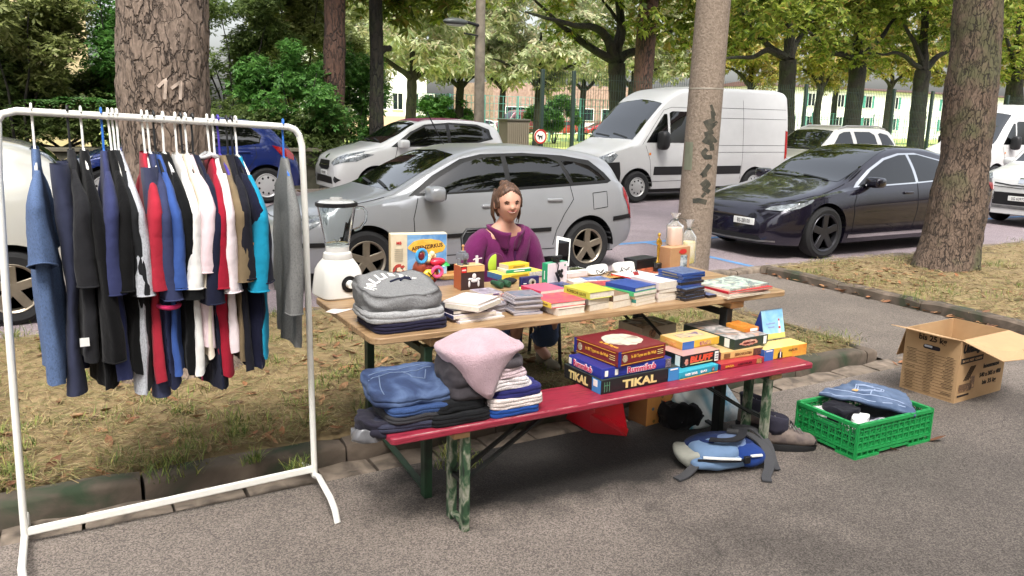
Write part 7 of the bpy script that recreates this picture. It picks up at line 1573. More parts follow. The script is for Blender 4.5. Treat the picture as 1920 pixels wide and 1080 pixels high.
# film cases
def dvd(org, ang, label, cm, group, w_=.135, d_=.19): 
    e = empty('film_case', org, ang, label, 'film case', group); MB().box((w_/2, d_/2, .007), (w_, d_, .014)).build('case', cm, e, bevel=.0015); MB().box((w_/2+.002, d_/2, .0144), (w_-.012, d_-.008, .0008)).build('sleeve', art('film sleeve %d' % (abs(hash(label)) % 3), [(30, 40, 70), (90, 110, 150), (50, 60, 90)], 20), e); patch(e, face_M(w_, d_, .014, 'l', .5, .5), d_*.6, .006, MATS['grey ink'], 'spine_print'); return e
a, w_, ang = at2(1284, 566, 1355, 553, TZ); dk = mat('dark film case', (36, 30, 32), .25, coat=.5); bk = mat('blue film case', (34, 66, 130), .2, coat=.6)
for k, (dx, dy, r, lb) in enumerate(((0, 0, 0, 'dark film case at the bottom of the film pile'), (.01, .004, .03, 'dark film case second from the bottom of the film pile'), (-.006, .01, -.04, 'black film case in the lower third of the film pile'), (.004, .004, .05, 'brownish black film case below the blue ones'))): dvd((a.x+dx, a.y+dy, TZ+k*.0152), ang+r, lb, dk, None, .16, .16)
for k, (dx, dy, r, lb) in enumerate(((-.01, .03, .02, 'blue film case lowest of the blue ones in the film pile'), (0, .034, -.03, 'black edged film case between the blue ones'), (-.008, .03, .04, 'blue film case third from the top of the film pile'), (.006, .028, 0, 'blue film case second from the top of the film pile'), (-.004, .03, -.06, 'blue film case on the very top of the film pile'))): dvd((a.x+dx, a.y+dy, TZ+(k+4)*.0152), ang+r, lb, bk if k != 1 else dk, None, .17, .17)
dvd((a.x+.17, a.y+.015, TZ), ang-.1, 'single dark film case lying right of the film pile', dk, None, .06, .15)
# large flat albums on the right end
a, w_, ang = at2(1370, 561, 1448, 549, TZ)
for k, (dx, dy, r, cov, spn, h, lb) in enumerate(((-.02, 0, .0, (214, 200, 180), (216, 196, 170), .010, 'large flat album at the bottom right end of the table'), (.0, .004, .06, (226, 210, 196), (226, 214, 200), .012, 'pale large album second from the bottom at the right table end'), (-.01, .01, -.04, (200, 60, 60), (180, 34, 48), .012, 'large album with red spine at the right table end'), (.004, .014, .05, art('album art', [(150, 186, 176), (206, 214, 196), (90, 110, 120), (222, 206, 170)], 14), (222, 214, 196), .010, 'large album with pale green cover on top at the right table end'))):
    book(lb, (a.x+dx, a.y+dy, TZ+k*.0122), w_*1.02, .24, h, ang+r, cov, spn, None)
# ---------------------------------------------------------------- board games on the bench
def px_carton(label, xl, yl, xr, yr, xb, yb, z, h, cf, ct, cl, **k):
    a, w_, ang = at2(xl, yl, xr, yr, z); d_ = depth3(a, ang, xb, yb, z); e = carton('board_game_box', label, a, w_, d_, h, ang, cf, ct, cl, **k); return e, w_, d_
cream_ink = mat('cream ink', (226, 206, 140), .6); red_ink = MATS['red ink']; gold_ink = mat('gold ink', (222, 164, 62), .5)
zt = BZ
e, w_, d_ = px_carton('black board game box lettered TIKAL at the bottom of the left game pile', 1127, 741, 1272, 712, 1052, 708, zt, .066, (34, 34, 36), (52, 62, 58), (34, 34, 36), lid=.8)
text('TIKAL', .05, face_M(w_, d_, .066, 'f', .48, .47), cream_ink, e, fit=w_*.44, bold=.04); text('TIKAL', .05, face_M(w_, d_, .066, 'l', .4, .47), cream_ink, e, fit=d_*.52, bold=.04)
patch(e, face_M(w_, d_, .066, 'f', .925, .5), w_*.145, .062, tcol('sky', (60, 136, 196))); patch(e, face_M(w_, d_, .066, 'f', .925, .86, .003), w_*.10, .006, white_ink); patch(e, face_M(w_, d_, .066, 'l', .88, .5), d_*.22, .062, tcol('sky', (60, 136, 196))); patch(e, face_M(w_, d_, .066, 'l', .86, .68, .003), d_*.1, .03, white_ink)
for k in range(3): patch(e, face_M(w_, d_, .066, 'f', .035+.03*k, .5), .0025, .045, mat('jade ink', (90, 140, 110), .6), 'printed_line')
patch(e, face_M(w_, d_, .066, 'f', .065, .6), w_*.07, .0025, MATS['jade ink'], 'printed_line')
zt += .0665
e, w_, d_ = px_carton('blue board game box lettered Rummikub in the middle of the left game pile', 1128, 712, 1258, 688, 1062, 684, zt, .047, (42, 56, 152), (50, 52, 130), (46, 62, 160), lid=.8)
pink_ink = mat('pink ink', (206, 60, 104), .5)
text('Rummikub', .04, face_M(w_, d_, .047, 'f', .56, .5), white_ink, e, fit=w_*.42, bold=.07); text('Rummikub', .04, face_M(w_, d_, .047, 'f', .56, .5, .0035), pink_ink, e, fit=w_*.41, bold=.02); text('Rummikub', .04, face_M(w_, d_, .047, 'l', .45, .5), white_ink, e, fit=d_*.56, bold=.07); text('Rummikub', .04, face_M(w_, d_, .047, 'l', .45, .5, .0035), pink_ink, e, fit=d_*.55, bold=.02)
for u in (.06, .2): patch(e, face_M(w_, d_, .047, 'f', u, .5), .017, .026, white_ink)
patch(e, face_M(w_, d_, .047, 'l', .06, .5), .02, .028, white_ink); patch(e, face_M(w_, d_, .047, 'f', .95, .5), w_*.08, .04, art('tile art', [(160, 150, 160), (60, 50, 70), (206, 190, 180)], 60)); patch(e, face_M(w_, d_, .047, 'tl', .35, .25), .09, .05, mat('maroon ink', (70, 32, 28), .6))
zt += .0475
e, w_, d_ = px_carton('dark red board game box about a journey round the world on the left pile', 1158, 690, 1247, 671, 1066, 661, zt, .072, (120, 34, 38), (116, 34, 40), (128, 42, 40), lid=.86)
for f, ln in (('f', w_), ('l', d_)):
    for v in (.12, .88): patch(e, face_M(w_, d_, .072, f, .5, v), ln*.9, .0022, gold_ink, 'printed_line')
    text('In 80 Tagen um die Welt', .02, face_M(w_, d_, .072, f, .53, .52), gold_ink, e, fit=ln*.52, bold=.03)
    for k in range(3): patch(e, face_M(w_, d_, .072, f, .88, .66-.13*k), ln*.12, .002, cream_ink, 'printed_line')
    patch(e, face_M(w_, d_, .072, f, .03, .5), ln*.06, .07, tcol('royal', (40, 48, 130))); patch(e, face_M(w_, d_, .072, f, .14, .5), ln*.10, .034, art('balloon', [(206, 190, 150), (150, 130, 110), (226, 214, 186)], 50), oval=True, wob=.12)
patch(e, face_M(w_, d_, .072, 't', .52, .48), w_*.66, d_*.62, art('world map', [(150, 130, 120), (206, 196, 176), (226, 214, 190), (170, 160, 170)], 14), oval=True, wob=.05); text('In 80 Tagen', .025, face_M(w_, d_, .072, 'tl', .13, .35), gold_ink, e, fit=d_*.4, bold=.03)
# second pile
zt = BZ
e, w_, d_ = px_carton('turquoise game box at the bottom of the middle game pile', 1273, 713, 1346, 696, 1246, 688, zt, .036, (34, 160, 186), (60, 170, 190), (40, 150, 180), lid=.85)
text('WER WAR', .016, face_M(w_, d_, .036, 'f', .3, .5), white_ink, e, fit=w_*.32, bold=.03); text('DAS', .014, face_M(w_, d_, .036, 'f', .62, .5), white_ink, e, fit=w_*.16, bold=.03); patch(e, face_M(w_, d_, .036, 'f', .86, .5), .02, .022, art('tile art', [(160, 150, 160)]*2, 60), oval=True); patch(e, face_M(w_, d_, .036, 'f', .5, .04), w_*.98, .003, gold_ink)
zt += .0364
e, w_, d_ = px_carton('black game box lettered BLUFF in the middle of the middle game pile', 1279, 691, 1348, 677, 1244, 671, zt, .060, (30, 28, 30), (196, 150, 140), (30, 30, 32), lid=.85)
text('BLUFF', .04, face_M(w_, d_, .06, 'f', .50, .58), mat('orange red ink', (226, 84, 56), .5), e, fit=w_*.62, bold=.06, shear=.15); patch(e, face_M(w_, d_, .06, 'f', .5, .22), w_*.6, .004, cream_ink, 'printed_line'); patch(e, face_M(w_, d_, .06, 'f', .91, .5), w_*.10, .048, white_ink); patch(e, face_M(w_, d_, .06, 'l', .82, .5), d_*.18, .05, white_ink); text('B', .04, face_M(w_, d_, .06, 'l', .15, .55), MATS['orange red ink'], e, bold=.05); patch(e, face_M(w_, d_, .06, 'f', .10, .45), w_*.09, .03, art('imp', [(206, 80, 60), (226, 190, 170)], 60), oval=True, wob=.2)
for k in range(3): patch(e, face_M(w_, d_, .06, 'f', .91, .3+.2*k, .003), w_*.07, .003, ink, 'printed_line')
zt += .0604
e, w_, d_ = px_carton('yellow game box with blue corner on top of the BLUFF box', 1278, 657, 1348, 645, 1250, 640, zt, .040, (226, 180, 60), (222, 190, 130), (226, 176, 90), lid=.9)
patch(e, face_M(w_, d_, .04, 'f', .16, .5), w_*.30, .038, tcol('corner blue', (54, 106, 178))); patch(e, face_M(w_, d_, .04, 't', .5, .55), w_*.6, d_*.4, art('purple title', [(84, 60, 130), (222, 200, 150), (110, 80, 150)], 16)); patch(e, face_M(w_, d_, .04, 'f', .62, .5), w_*.3, .02, art('purple small', [(150, 80, 110), (232, 196, 90)], 50)); patch(e, face_M(w_, d_, .04, 'l', .5, .5), d_*.5, .02, art('orange small', [(226, 120, 60), (232, 196, 120)], 50))
q = PG(1208, 646, BZ); e = carton('puzzle_box', 'cream puzzle box with animal art lying behind the middle game pile', q+Vector((.02, .05, .0)), .25, .20, .075, .05, (206, 186, 156), art('cream art', [(226, 214, 196), (206, 170, 130), (90, 70, 56), (232, 224, 208)], 9), (214, 200, 176), lid=.9); patch(e, face_M(.25, .2, .075, 'f', .3, .5), .05, .05, art('portrait', [(60, 44, 40), (206, 150, 110), (120, 84, 60)], 30), oval=True)
# third pile
zt = BZ
e, w_, d_ = px_carton('red game box at the bottom of the right game pile', 1351, 695, 1432, 680, 1326, 671, zt, .030, (170, 44, 58), (176, 60, 60), (60, 60, 110), lid=.9)
text('SAGA', .014, face_M(w_, d_, .03, 'f', .2, .5), gold_ink, e, fit=w_*.2, bold=.03); text('ABENTEUER', .014, face_M(w_, d_, .03, 'f', .55, .5), mat('dark red ink', (96, 20, 30), .6), e, fit=w_*.34, bold=.03); patch(e, face_M(w_, d_, .03, 'f', .88, .5), .035, .024, art('saga', [(206, 160, 90), (90, 50, 50)], 60))
zt += .0304
e, w_, d_ = px_carton('beige game box between the red box and the dark green box', 1351, 676, 1430, 664, 1328, 655, zt, .040, (214, 176, 112), (206, 176, 120), (120, 70, 80), lid=.9)
text('GESCHICHTEN', .018, face_M(w_, d_, .04, 'f', .52, .5), mat('umber ink', (120, 84, 50), .6), e, fit=w_*.40, bold=.02); patch(e, face_M(w_, d_, .04, 'f', .14, .5), w_*.14, .022, MATS['umber ink']); patch(e, face_M(w_, d_, .04, 'f', .87, .5), w_*.22, .034, art('dark photo', [(40, 26, 24), (110, 70, 56), (66, 44, 40)], 40))
zt += .0404
e, w_, d_ = px_carton('large dark green game box topping the right game pile', 1377, 657, 1439, 645, 1290, 624, zt, .054, (44, 60, 52), art('green box art', [(150, 140, 150), (206, 196, 190), (110, 120, 120), (186, 150, 130)], 10), (46, 64, 56), lid=.9)
patch(e, face_M(w_, d_, .054, 'f', .42, .52), w_*.52, .028, art('scroll', [(222, 186, 150), (206, 120, 110), (226, 206, 176)], 40), oval=True, wob=.15); text('FREIBEUTER', .012, face_M(w_, d_, .054, 'f', .42, .52, .004), mat('dark red ink', (96, 20, 30), .6), e, fit=w_*.36, bold=.03); patch(e, face_M(w_, d_, .054, 'f', .9, .5), w_*.09, .04, white_ink); patch(e, face_M(w_, d_, .054, 'l', .86, .5), d_*.09, .044, white_ink)
zt += .0544; a, wq, aq = at2(1400, 622, 1416, 618, zt); 
e = carton('card_game_box', 'small orange card box lying on the large dark green game box', PG(1396, 624, zt), .10, .15, .022, .0, (206, 120, 40), art('orange card', [(222, 150, 50), (196, 110, 40), (226, 170, 80)], 20), (216, 140, 44), 'small box', lid=1); patch(e, face_M(.10, .15, .022, 'f', .62, .5), .05, .014, white_ink)
e, w_, d_ = px_carton('yellow orange game box with a suited man picture at the right bench end', 1432, 678, 1511, 664, 1420, 664, BZ, .060, (230, 186, 66), (226, 200, 120), (60, 100, 170), lid=.95)
yb_ = e; d_y = d_
patch(e, face_M(w_, d_, .06, 'f', .10, .5), w_*.2, .058, tcol('corner blue', (54, 106, 178))); patch(e, face_M(w_, d_, .06, 'f', .10, .86, .003), w_*.14, .006, white_ink); patch(e, face_M(w_, d_, .06, 'f', .82, .5), w_*.34, .058, art('orange glow', [(226, 140, 50), (232, 170, 70)], 20))
b = MB(); Mf = face_M(w_, d_, .06, 'f', .36, .0, .004); b.ball(Mf @ Vector((0, .048, 0)), (.006, .002, .008), 10, 8); b.build('man_face', skin_m, e)
b = MB(); b.loft([[Mf @ Vector((x*.018, .006, 0)) for x in (-1, -.3, .3, 1)], [Mf @ Vector((x*.016, .032, 0)) for x in (-1, -.3, .3, 1)], [Mf @ Vector((x*.005, .040, 0)) for x in (-1, -.3, .3, 1)]], False, False); b.build('man_suit', ink, e); patch(e, frame(Mf @ Vector((0, .024, .001)), (1, 0, 0), (0, 0, 1)), .006, .03, white_ink)
text('HAUS', .016, face_M(w_, d_, .06, 'f', .66, .66, .004), mat('umber ink', (120, 84, 50), .6), e, fit=w_*.2, bold=.03)
# desk calendar
p = PG(1441, 641, BZ+.06)+Vector((.0, .03, 0)); cal = empty('desk_calendar', p, .0, 'standing ring-bound desk calendar with a lighthouse picture on the yellow orange box', 'calendar')
k_ = 1/pxm(p); cw, chh = 48*k_*1.15, 55*k_
Mc = frame((0, 0, .0), (1, 0, 0), (0, .25, .97)); Mb = frame((0, .085, 0), (1, 0, 0), (0, -.38, .92))
pt = lambda M, x, y, z=0: M @ Vector((x, y, z))
b = MB(); b.add([pt(Mc, 0, 0), pt(Mc, cw, 0), pt(Mc, cw, chh), pt(Mc, 0, chh), pt(Mc, 0, 0, -.003), pt(Mc, cw, 0, -.003), pt(Mc, cw, chh, -.003), pt(Mc, 0, chh, -.003)], [(0, 1, 2, 3), (7, 6, 5, 4), (0, 4, 5, 1), (1, 5, 6, 2), (2, 6, 7, 3), (3, 7, 4, 0)]); b.build('page', art('calendar sky', [(120, 176, 214), (150, 196, 222), (176, 208, 226)], 10), cal, smooth=False)
b = MB(); tpz = pt(Mc, 0, chh); b.add([(0, .10, 0), (cw, .10, 0), (cw, tpz.y+.006, tpz.z), (0, tpz.y+.006, tpz.z), (0, .004, 0), (0, .098, -.0)], [(0, 1, 2, 3)]); b.add([(0.001, .003, .001), (.001, .1, .001), (.001, tpz.y+.004, tpz.z)], [(0, 1, 2)]); b.build('stand', tcol('calendar blue', (44, 66, 140)), cal, smooth=False)
patch(cal, Mc @ Matrix.Translation((cw/2, chh*.10, .0006)), cw*.99, chh*.18, mat('meadow', (206, 196, 110), .6))
b = MB(); Ml = Mc @ Matrix.Translation((cw*.76, chh*.18, .002)); b.loft([[Ml @ Vector((x*.007*s, y, 0)) for x in (-1, 1)] for y, s in ((0, 1), (chh*.42, .7))], False, False); b.build('lighthouse', white_ink, cal)
patch(cal, Ml @ Matrix.Translation((0, chh*.2, .001)), .011, .012, tcol('lighthouse red', (196, 44, 48))); patch(cal, Ml @ Matrix.Translation((0, chh*.46, .001)), .008, .011, tcol('lighthouse red', (196, 44, 48))); text('Lebens', .014, Mc @ Matrix.Translation((cw*.38, chh*.55, .001)), mat('pale violet ink', (150, 150, 206), .6), cal, fit=cw*.42); text('freude', .014, Mc @ Matrix.Translation((cw*.40, chh*.42, .001)), MATS['pale violet ink'], cal, fit=cw*.3)
b = MB()
for i in range(16): c = pt(Mc, cw*(i+.5)/16, chh); b.tube([c+Vector((0, .004*math.cos(k*PI/5), .004*math.sin(k*PI/5))) for k in range(11)], .0007, 5)
b.build('ring_binding', steel, cal)
# ---------------------------------------------------------------- clothes on the bench
z = BZ; jm = cloth_mat('jeans blue', (70, 104, 156), .25, 1); jd = cloth_mat('jeans dark', (44, 46, 64), .2, 1); jk = cloth_mat('jeans black', (48, 48, 52), .15, 1)
c = PG(800, 800, z)+Vector((.0, .10, 0)); c = (c.x, c.y)
GJ = 'jeans pile on the bench'
cloth_thing('folded_jeans', 'dark navy folded jeans at the bottom of the jeans pile, sticking out left', jd, [B(c=(c[0]-.03, c[1]+.0), w=.33, d=.24, h=.032, z=z, layers=2, ex=8, seed=3, rz=-.05)], 'folded jeans', GJ)
cloth_thing('folded_jeans', 'black grey folded jeans second from the bottom of the jeans pile', jk, [B(c=(c[0]+.0, c[1]), w=.31, d=.24, h=.03, z=z+.031, layers=2, ex=8, seed=4, rz=.03)], 'folded jeans', GJ)
cloth_thing('folded_jeans', 'bright blue folded jeans third from the bottom of the jeans pile', cloth_mat('jeans bright', (44, 68, 112), .2, 1), [B(c=(c[0]+.005, c[1]), w=.30, d=.24, h=.03, z=z+.06, layers=2, ex=8, seed=6)], 'folded jeans', GJ)
tj = cloth_thing('folded_jeans', 'faded blue jeans with pale thigh folded on top of the jeans pile', ramp_mat('faded denim', [(30, 42, 70), (42, 58, 92), (74, 92, 126), (40, 56, 90)], 7, .9, bump=.3, detail=6), [B(c=(c[0]-.025, c[1]+.035), w=.33, d=.26, h=.06, z=z+.089, layers=2, seed=8, amp=.011, ex=6, dome=.06, rz=-.08, groove=.04, slope=.9)], 'folded jeans', GJ)
bj = bvh_of(tj); stt = MB()
for pts in ([(-.14, .06), (-.05, .09), (.06, .08), (.13, .09)], [(-.15, .03), (-.05, .06), (.06, .05), (.14, .06)], [(-.10, .05), (-.12, -.02), (-.13, -.10)], [(.0, .06), (.02, .0), (.07, -.01), (.1, .05)]):
    P3 = []
    for i in range(len(pts)-1):
        for k in range(5):
            x = pts[i][0]+(pts[i+1][0]-pts[i][0])*k/5; y = pts[i][1]+(pts[i+1][1]-pts[i][1])*k/5; h, _, _, _ = bj.ray_cast(Vector((x, y, 1)), Vector((0, 0, -1)))
            if h: P3.append(h+Vector((0, 0, .0015)))
    if len(P3) > 2: stt.tube(P3, .0022, 5)
stt.build('seams', cloth_mat('denim seam', (108, 124, 152), .2), tj)
cloth_thing('cloth_bag', 'crumpled dark bag with a grey lining hanging off the left bench end', cloth_mat('dark bag', (44, 42, 54), .3), [B(c=(bx0+.02, by0+.16), w=.19, d=.2, h=.06, z=BZ-.02, layers=2, seed=14, amp=.02, ex=2.5)], 'bag')
cloth_thing('plastic_bag', 'small crumpled grey plastic bag under the dark bag at the bench end', mat('grey plastic', (110, 110, 113), .3, coat=.3, var=.3, vscale=20), [B(c=(bx0-.05, by0+.14), w=.11, d=.13, h=.04, z=BZ-.035, layers=1, seed=15, amp=.022, ex=2.2)], 'bag')
c = PG(905, 790, z)+Vector((.0, .08, 0)); GS = 'sweater pile on the bench'
tro = c
cloth_thing('folded_trousers', 'black folded trousers under the pink sweater between jeans and knitwear', cloth_mat('trouser black', (24, 25, 27), .1), [B(c=(c.x-.08, c.y+.03), w=.27, d=.22, h=.045, z=z, layers=3, seed=21, ex=6), B(c=(c.x-.09, c.y+.04), w=.24, d=.2, h=.05, z=z+.044, layers=2, seed=22, amp=.012)], 'folded clothes', GS)
c2 = PG(965, 776, z)+Vector((.0, .085, 0))
W3 = .27
cloth_thing('folded_sweater', 'bright blue folded garment at the bottom of the knitwear pile', cloth_mat('strong blue', (34, 72, 142), .15), [B(c=(c2.x+.0, c2.y), w=.235, d=.22, h=.034, z=z, layers=2, ex=7, seed=23)], 'folded clothes', GS)
cloth_thing('folded_sweater', 'cream knitted sweater second from the bottom of the knitwear pile', cloth_mat('cream knit', (214, 200, 194), .12, 1), [B(c=(c2.x+.01, c2.y), w=.245, d=.22, h=.042, z=z+.033, layers=3, ex=7, seed=24, amp=.008)], 'folded clothes', GS)
cloth_thing('folded_sweater', 'navy folded sweater between two pale knits in the knitwear pile', cloth_mat('royal navy', (46, 46, 104), .15), [B(c=(c2.x+.015, c2.y), w=.23, d=.21, h=.040, z=z+.074, layers=2, ex=6, seed=25, amp=.008)], 'folded clothes', GS)
cloth_thing('folded_sweater', 'white speckled knit above the navy sweater in the knitwear pile', cloth_mat('white knit', (216, 206, 206), .12, 1), [B(c=(c2.x-.04, c2.y+.01), w=.26, d=.23, h=.046, z=z+.113, layers=3, ex=6, seed=26, amp=.010, lean=(-.03, 0))], 'folded clothes', GS)
cloth_thing('folded_sweater', 'pale pink ribbed knit under the dark grey knit', cloth_mat('pink rib', (206, 182, 186), .15, 1), [B(c=(c2.x-.07, c2.y+.02), w=.28, d=.24, h=.046, z=z+.158, layers=3, ex=6, seed=27, amp=.010, lean=(-.03, 0))], 'folded clothes', GS)
cloth_thing('folded_sweater', 'dark grey knit right under the big fluffy pink sweater', cloth_mat('dark grey knit', (88, 82, 86), .15, 1), [B(c=(c2.x-.10, c2.y+.02), w=.29, d=.25, h=.040, z=z+.20, layers=1, seed=28, amp=.010)], 'folded clothes', GS)
cloth_thing('folded_sweater', 'charcoal sweater bulging under the left side of the fluffy pink one', cloth_mat('charcoal knit', (66, 62, 66), .2), [B(c=(c2.x-.17, c2.y+.02), w=.22, d=.22, h=.16, z=z+.09, layers=3, seed=31, amp=.012, ex=4)], 'folded clothes', GS)
def drape():
    b = MB(); n, m_ = 60, 26; o = Vector((c2.x-.115, c2.y+.015, z+.335)); rings = []
    for i in range(1, m_+1):
        u = i/m_; ring = []
        for k in range(n):
            a = 2*PI*k/n; ca, sa = math.cos(a), math.sin(a); ex = 3.; r = 1/(abs(ca)**ex+abs(sa)**ex)**(1/ex)
            da = math.atan2(math.sin(a+2.05), math.cos(a+2.05)); tipd = math.exp(-(da/.55)**2); rt = max(0, ca)
            x = .185*ca*r*min(1, u*1.35); y = .15*sa*r*min(1, u*1.35); dn = max(0, u-.70)/.30
            zz = -.055*min(1, u*1.35)**2.2-dn*(.055+.13*tipd-.03*rt+.02*math.sin(a*3)); x -= (.035*ca-.05*tipd)*dn; y -= (.03*sa+.02*tipd)*dn; x *= 1-.06*rt
            ring.append(o+Vector((x, y, zz)))
        rings.append(ring)
    rings.insert(0, [o+(p-o)*.05 for p in rings[0]])
    b.loft(rings, True, False); b.f.append(list(range(n))); b.mi.append(0)
    b.noise(.014, 7, 3); b.noise(.006, 18, 5); b.v = [v-o for v in b.v]
    s = b.build('folded_sweater', mat('fluffy pink knit', (192, 162, 170), .95, var=.12, vscale=14, bump=.5, bscale=170, sheen=.3), loc=o, angle=180)
    md = s.modifiers.new('t', 'SOLIDIFY'); md.thickness = .02; md.offset = -1
    return tag(s, 'big fluffy pale pink sweater draped over the top of the knitwear pile', 'folded clothes', GS)
drape()
# ================================================================== THINGS STANDING ON THE PAVEMENT
# moving carton
kraft = ramp_mat('carton board', [(164, 130, 92), (178, 144, 104), (190, 156, 116)], 3, .8, detail=6); kin = mat('carton inside', (184, 150, 112), .85, var=.08)
pc, pl_, pr = PG(1788, 757, 0), PG(1693, 728, 0), PG(1883, 731, 0)
ang = math.atan2(pr.y-pc.y, pr.x-pc.x); ang = ang*.55+(math.atan2(pl_.y-pc.y, pl_.x-pc.x)-PI/2)*.45
BWd, BD, BH = .53, .36, .40
mc = empty('moving_box', pc, ang, 'open brown moving carton with printed lettering and raised flaps', 'cardboard box')
b = MB(); t = .004
for c, d in (((BWd/2, t/2, BH/2), (BWd, t, BH)), ((BWd/2, BD-t/2, BH/2), (BWd, t, BH)), ((t/2, BD/2, BH/2), (t, BD-2*t, BH)), ((BWd-t/2, BD/2, BH/2), (t, BD-2*t, BH)), ((BWd/2, BD/2, t/2), (BWd-2*t, BD-2*t, t))): b.box(c, d)
b.build('walls', kraft, mc, smooth=False)
def flap(pts, th=.004):
    b = MB(); P4 = [Vector(p) for p in pts]; n = (P4[1]-P4[0]).cross(P4[2]-P4[0]).normalized()*th; b.add(P4+[p+n for p in P4], [tuple(range(len(P4)-1, -1, -1)), tuple(range(len(P4), 2*len(P4)))]+[(i, (i+1) % len(P4), (i+1) % len(P4)+len(P4), i+len(P4)) for i in range(len(P4))]); return b.build('flap', kin, mc, smooth=False)
flap([(0, 0, BH), (BWd, 0, BH), (BWd+.03, -.20, BH-.04), (BWd*.62, -.245, BH-.075), (BWd*.60, -.19, BH-.045), (BWd*.52, -.25, BH-.085), (BWd*.05, -.235, BH-.07)])
flap([(0, BD, BH), (0, 0, BH), (-.20, .02, BH+.046), (-.20, BD-.02, BH+.046)])
flap([(BWd, 0, BH), (BWd, BD, BH), (BWd+.16, BD-.02, BH-.14), (BWd+.15, .02, BH-.15)])
flap([(BWd, BD, BH), (0, BD, BH), (.02, BD+.06, BH-.2), (BWd-.02, BD+.06, BH-.2)])
pi_ = mat('carton print', (52, 38, 30), .85, var=.3, vscale=50)
fl_ = lambda u, v: face_M(BWd, BD, BH, 'l', u, v); ff = lambda u, v: face_M(BWd, BD, BH, 'f', u, v)
text('bis 25 kg', .05, fl_(.5, .90), pi_, mc, fit=BD*.5, bold=.03)
b = MB(); Mh = fl_(.5, .775); n = 20
b.add([Mh @ Vector((.055*math.copysign(abs(math.cos(2*PI*k/n))**.35, math.cos(2*PI*k/n)), .014*math.copysign(abs(math.sin(2*PI*k/n))**.6, math.sin(2*PI*k/n)), .0005)) for k in range(n)], [tuple(range(n))]); b.build('hand_hole', mat('hole shade', (40, 34, 40), .9), mc)
patch(mc, fl_(.44, .785) @ Matrix.Translation((0, 0, .001)), .05, .012, mat('hole light', (196, 198, 206), .8), 'hole_gap')
for col in range(3):
    for r in range(14): 
        if rnd.random() < .93: patch(mc, fl_(.16+.34*col+rnd.uniform(-.012, .012), .69-.048*r), BD*rnd.uniform(.10, .21), .0022, pi_, 'printed_line')
for r in range(15): patch(mc, fl_(.5, .668-.048*r), BD*.9, .0009, pi_, 'printed_line')
text('Umzug', .07, ff(.23, .83), ink, mc, fit=BWd*.36, bold=.06, shear=.2); patch(mc, ff(.26, .66), BWd*.46, .034, ink); text('BOX MIT GRIFF', .02, face_M(BWd, BD, BH, 'f', .26, .66, .004), kin, mc, fit=BWd*.40, bold=.02)
for k, (s_, v) in enumerate((('Innenmasse', .50), ('540 x 305 x 400', .36), ('bis 35 kg', .22))): text(s_, .04, ff(.70, v), ink, mc, fit=BWd*(.34, .46, .3)[k], bold=.03)
for k in range(4): patch(mc, ff(.20+.03*k, .44) @ Matrix.Rotation(.9, 4, 'Z'), .11, .006, pi_, 'printed_line')
patch(mc, ff(.18, .22), BWd*.26, .05, art('carton drawing', [(150, 112, 76), (80, 58, 44), (180, 140, 98)], 40), 'drawing'); patch(mc, ff(.32, .28), .05, .08, MATS['art carton drawing'], 'drawing'); patch(mc, ff(.16, .10), BWd*.24, .012, pi_, 'printed_line')
# green crate
c0, c1, c2_ = PG(1602, 862, 0), PG(1482, 810, 0), PG(1748, 828, 0); ang = .5*(math.atan2(c2_.y-c0.y, c2_.x-c0.x)+math.atan2(c1.y-c0.y, c1.x-c0.x)-PI/2)
CW, CD, CHt = .575, .385, .185; grn = mat('crate green', (34, 148, 76), .45, var=.08, vscale=10)
cr = empty('plastic_crate', c0, ang, 'green lattice plastic crate holding a denim skirt and other clothes', 'crate')
b = MB(); th = .010
def crate_wall(b, o, dx, ln, cut):
    o = Vector(o); dx = Vector(dx); nrm = Vector((dx.y, -dx.x, 0))
    bar = lambda u0, z0, u1, z1, wd, tk=.012, off=0.: b.bar(o+dx*u0+Vector((0, 0, z0))+nrm*off, o+dx*u1+Vector((0, 0, z1))+nrm*off, wd, tk, up=(0, 0, 1)) if abs(z1-z0) < 1e-6 else b.bar(o+dx*u0+Vector((0, 0, z0))+nrm*off, o+dx*u1+Vector((0, 0, z1))+nrm*off, tk, wd, up=tuple(nrm))
    bar(0, CHt-.009, ln, CHt-.009, .020, .018)
    if cut[1] > cut[0]: bar(ln*cut[0], CHt-.052, ln*cut[1], CHt-.052, .014, .012); bar(ln*cut[0], CHt-.052, ln*cut[0], CHt-.004, .012); bar(ln*cut[1], CHt-.052, ln*cut[1], CHt-.004, .012)
    for z in (.052, .084, .116, .148): bar(0, z, ln, z, .008 if not (z > .13 and cut[1] > cut[0]) else .004, .006)
    bar(0, .040, ln, .040, .014, .012); bar(0, .006, ln*.3, .006, .016, .012); bar(ln*.7, .006, ln, .006, .016, .012); bar(ln*.3, .022, ln*.7, .022, .016, .012)
    n = max(6, int(ln/.042))
    for i in range(n+1):
        u = ln*i/n
        top_ = CHt if not (ln*cut[0]+.01 < u < ln*cut[1]-.01) else CHt-.05
        bar(u, 0 if (i in (0, n) or u < ln*.3 or u > ln*.7) else .02, u, top_, .010 if i not in (0, n) else .02, .008)
        if i < n:
            for z in (.052, .084, .116, .148):
                zt_ = z+.032
                if zt_ > top_+.002 and z > .12: continue
                um = u+ln/n/2
                bar(um, z, u, min(zt_, CHt-.012), .004, .005, -.002); bar(um, z, u+ln/n, min(zt_, CHt-.012), .004, .005, -.002); bar(um, z, um, min(zt_, CHt-.012), .003, .004, -.002)
    b.add([o+nrm*-.006+Vector((0, 0, .04)), o+dx*ln+nrm*-.006+Vector((0, 0, .04)), o+dx*ln+nrm*-.006+Vector((0, 0, .07)), o+nrm*-.006+Vector((0, 0, .07))], [(0, 1, 2, 3)])
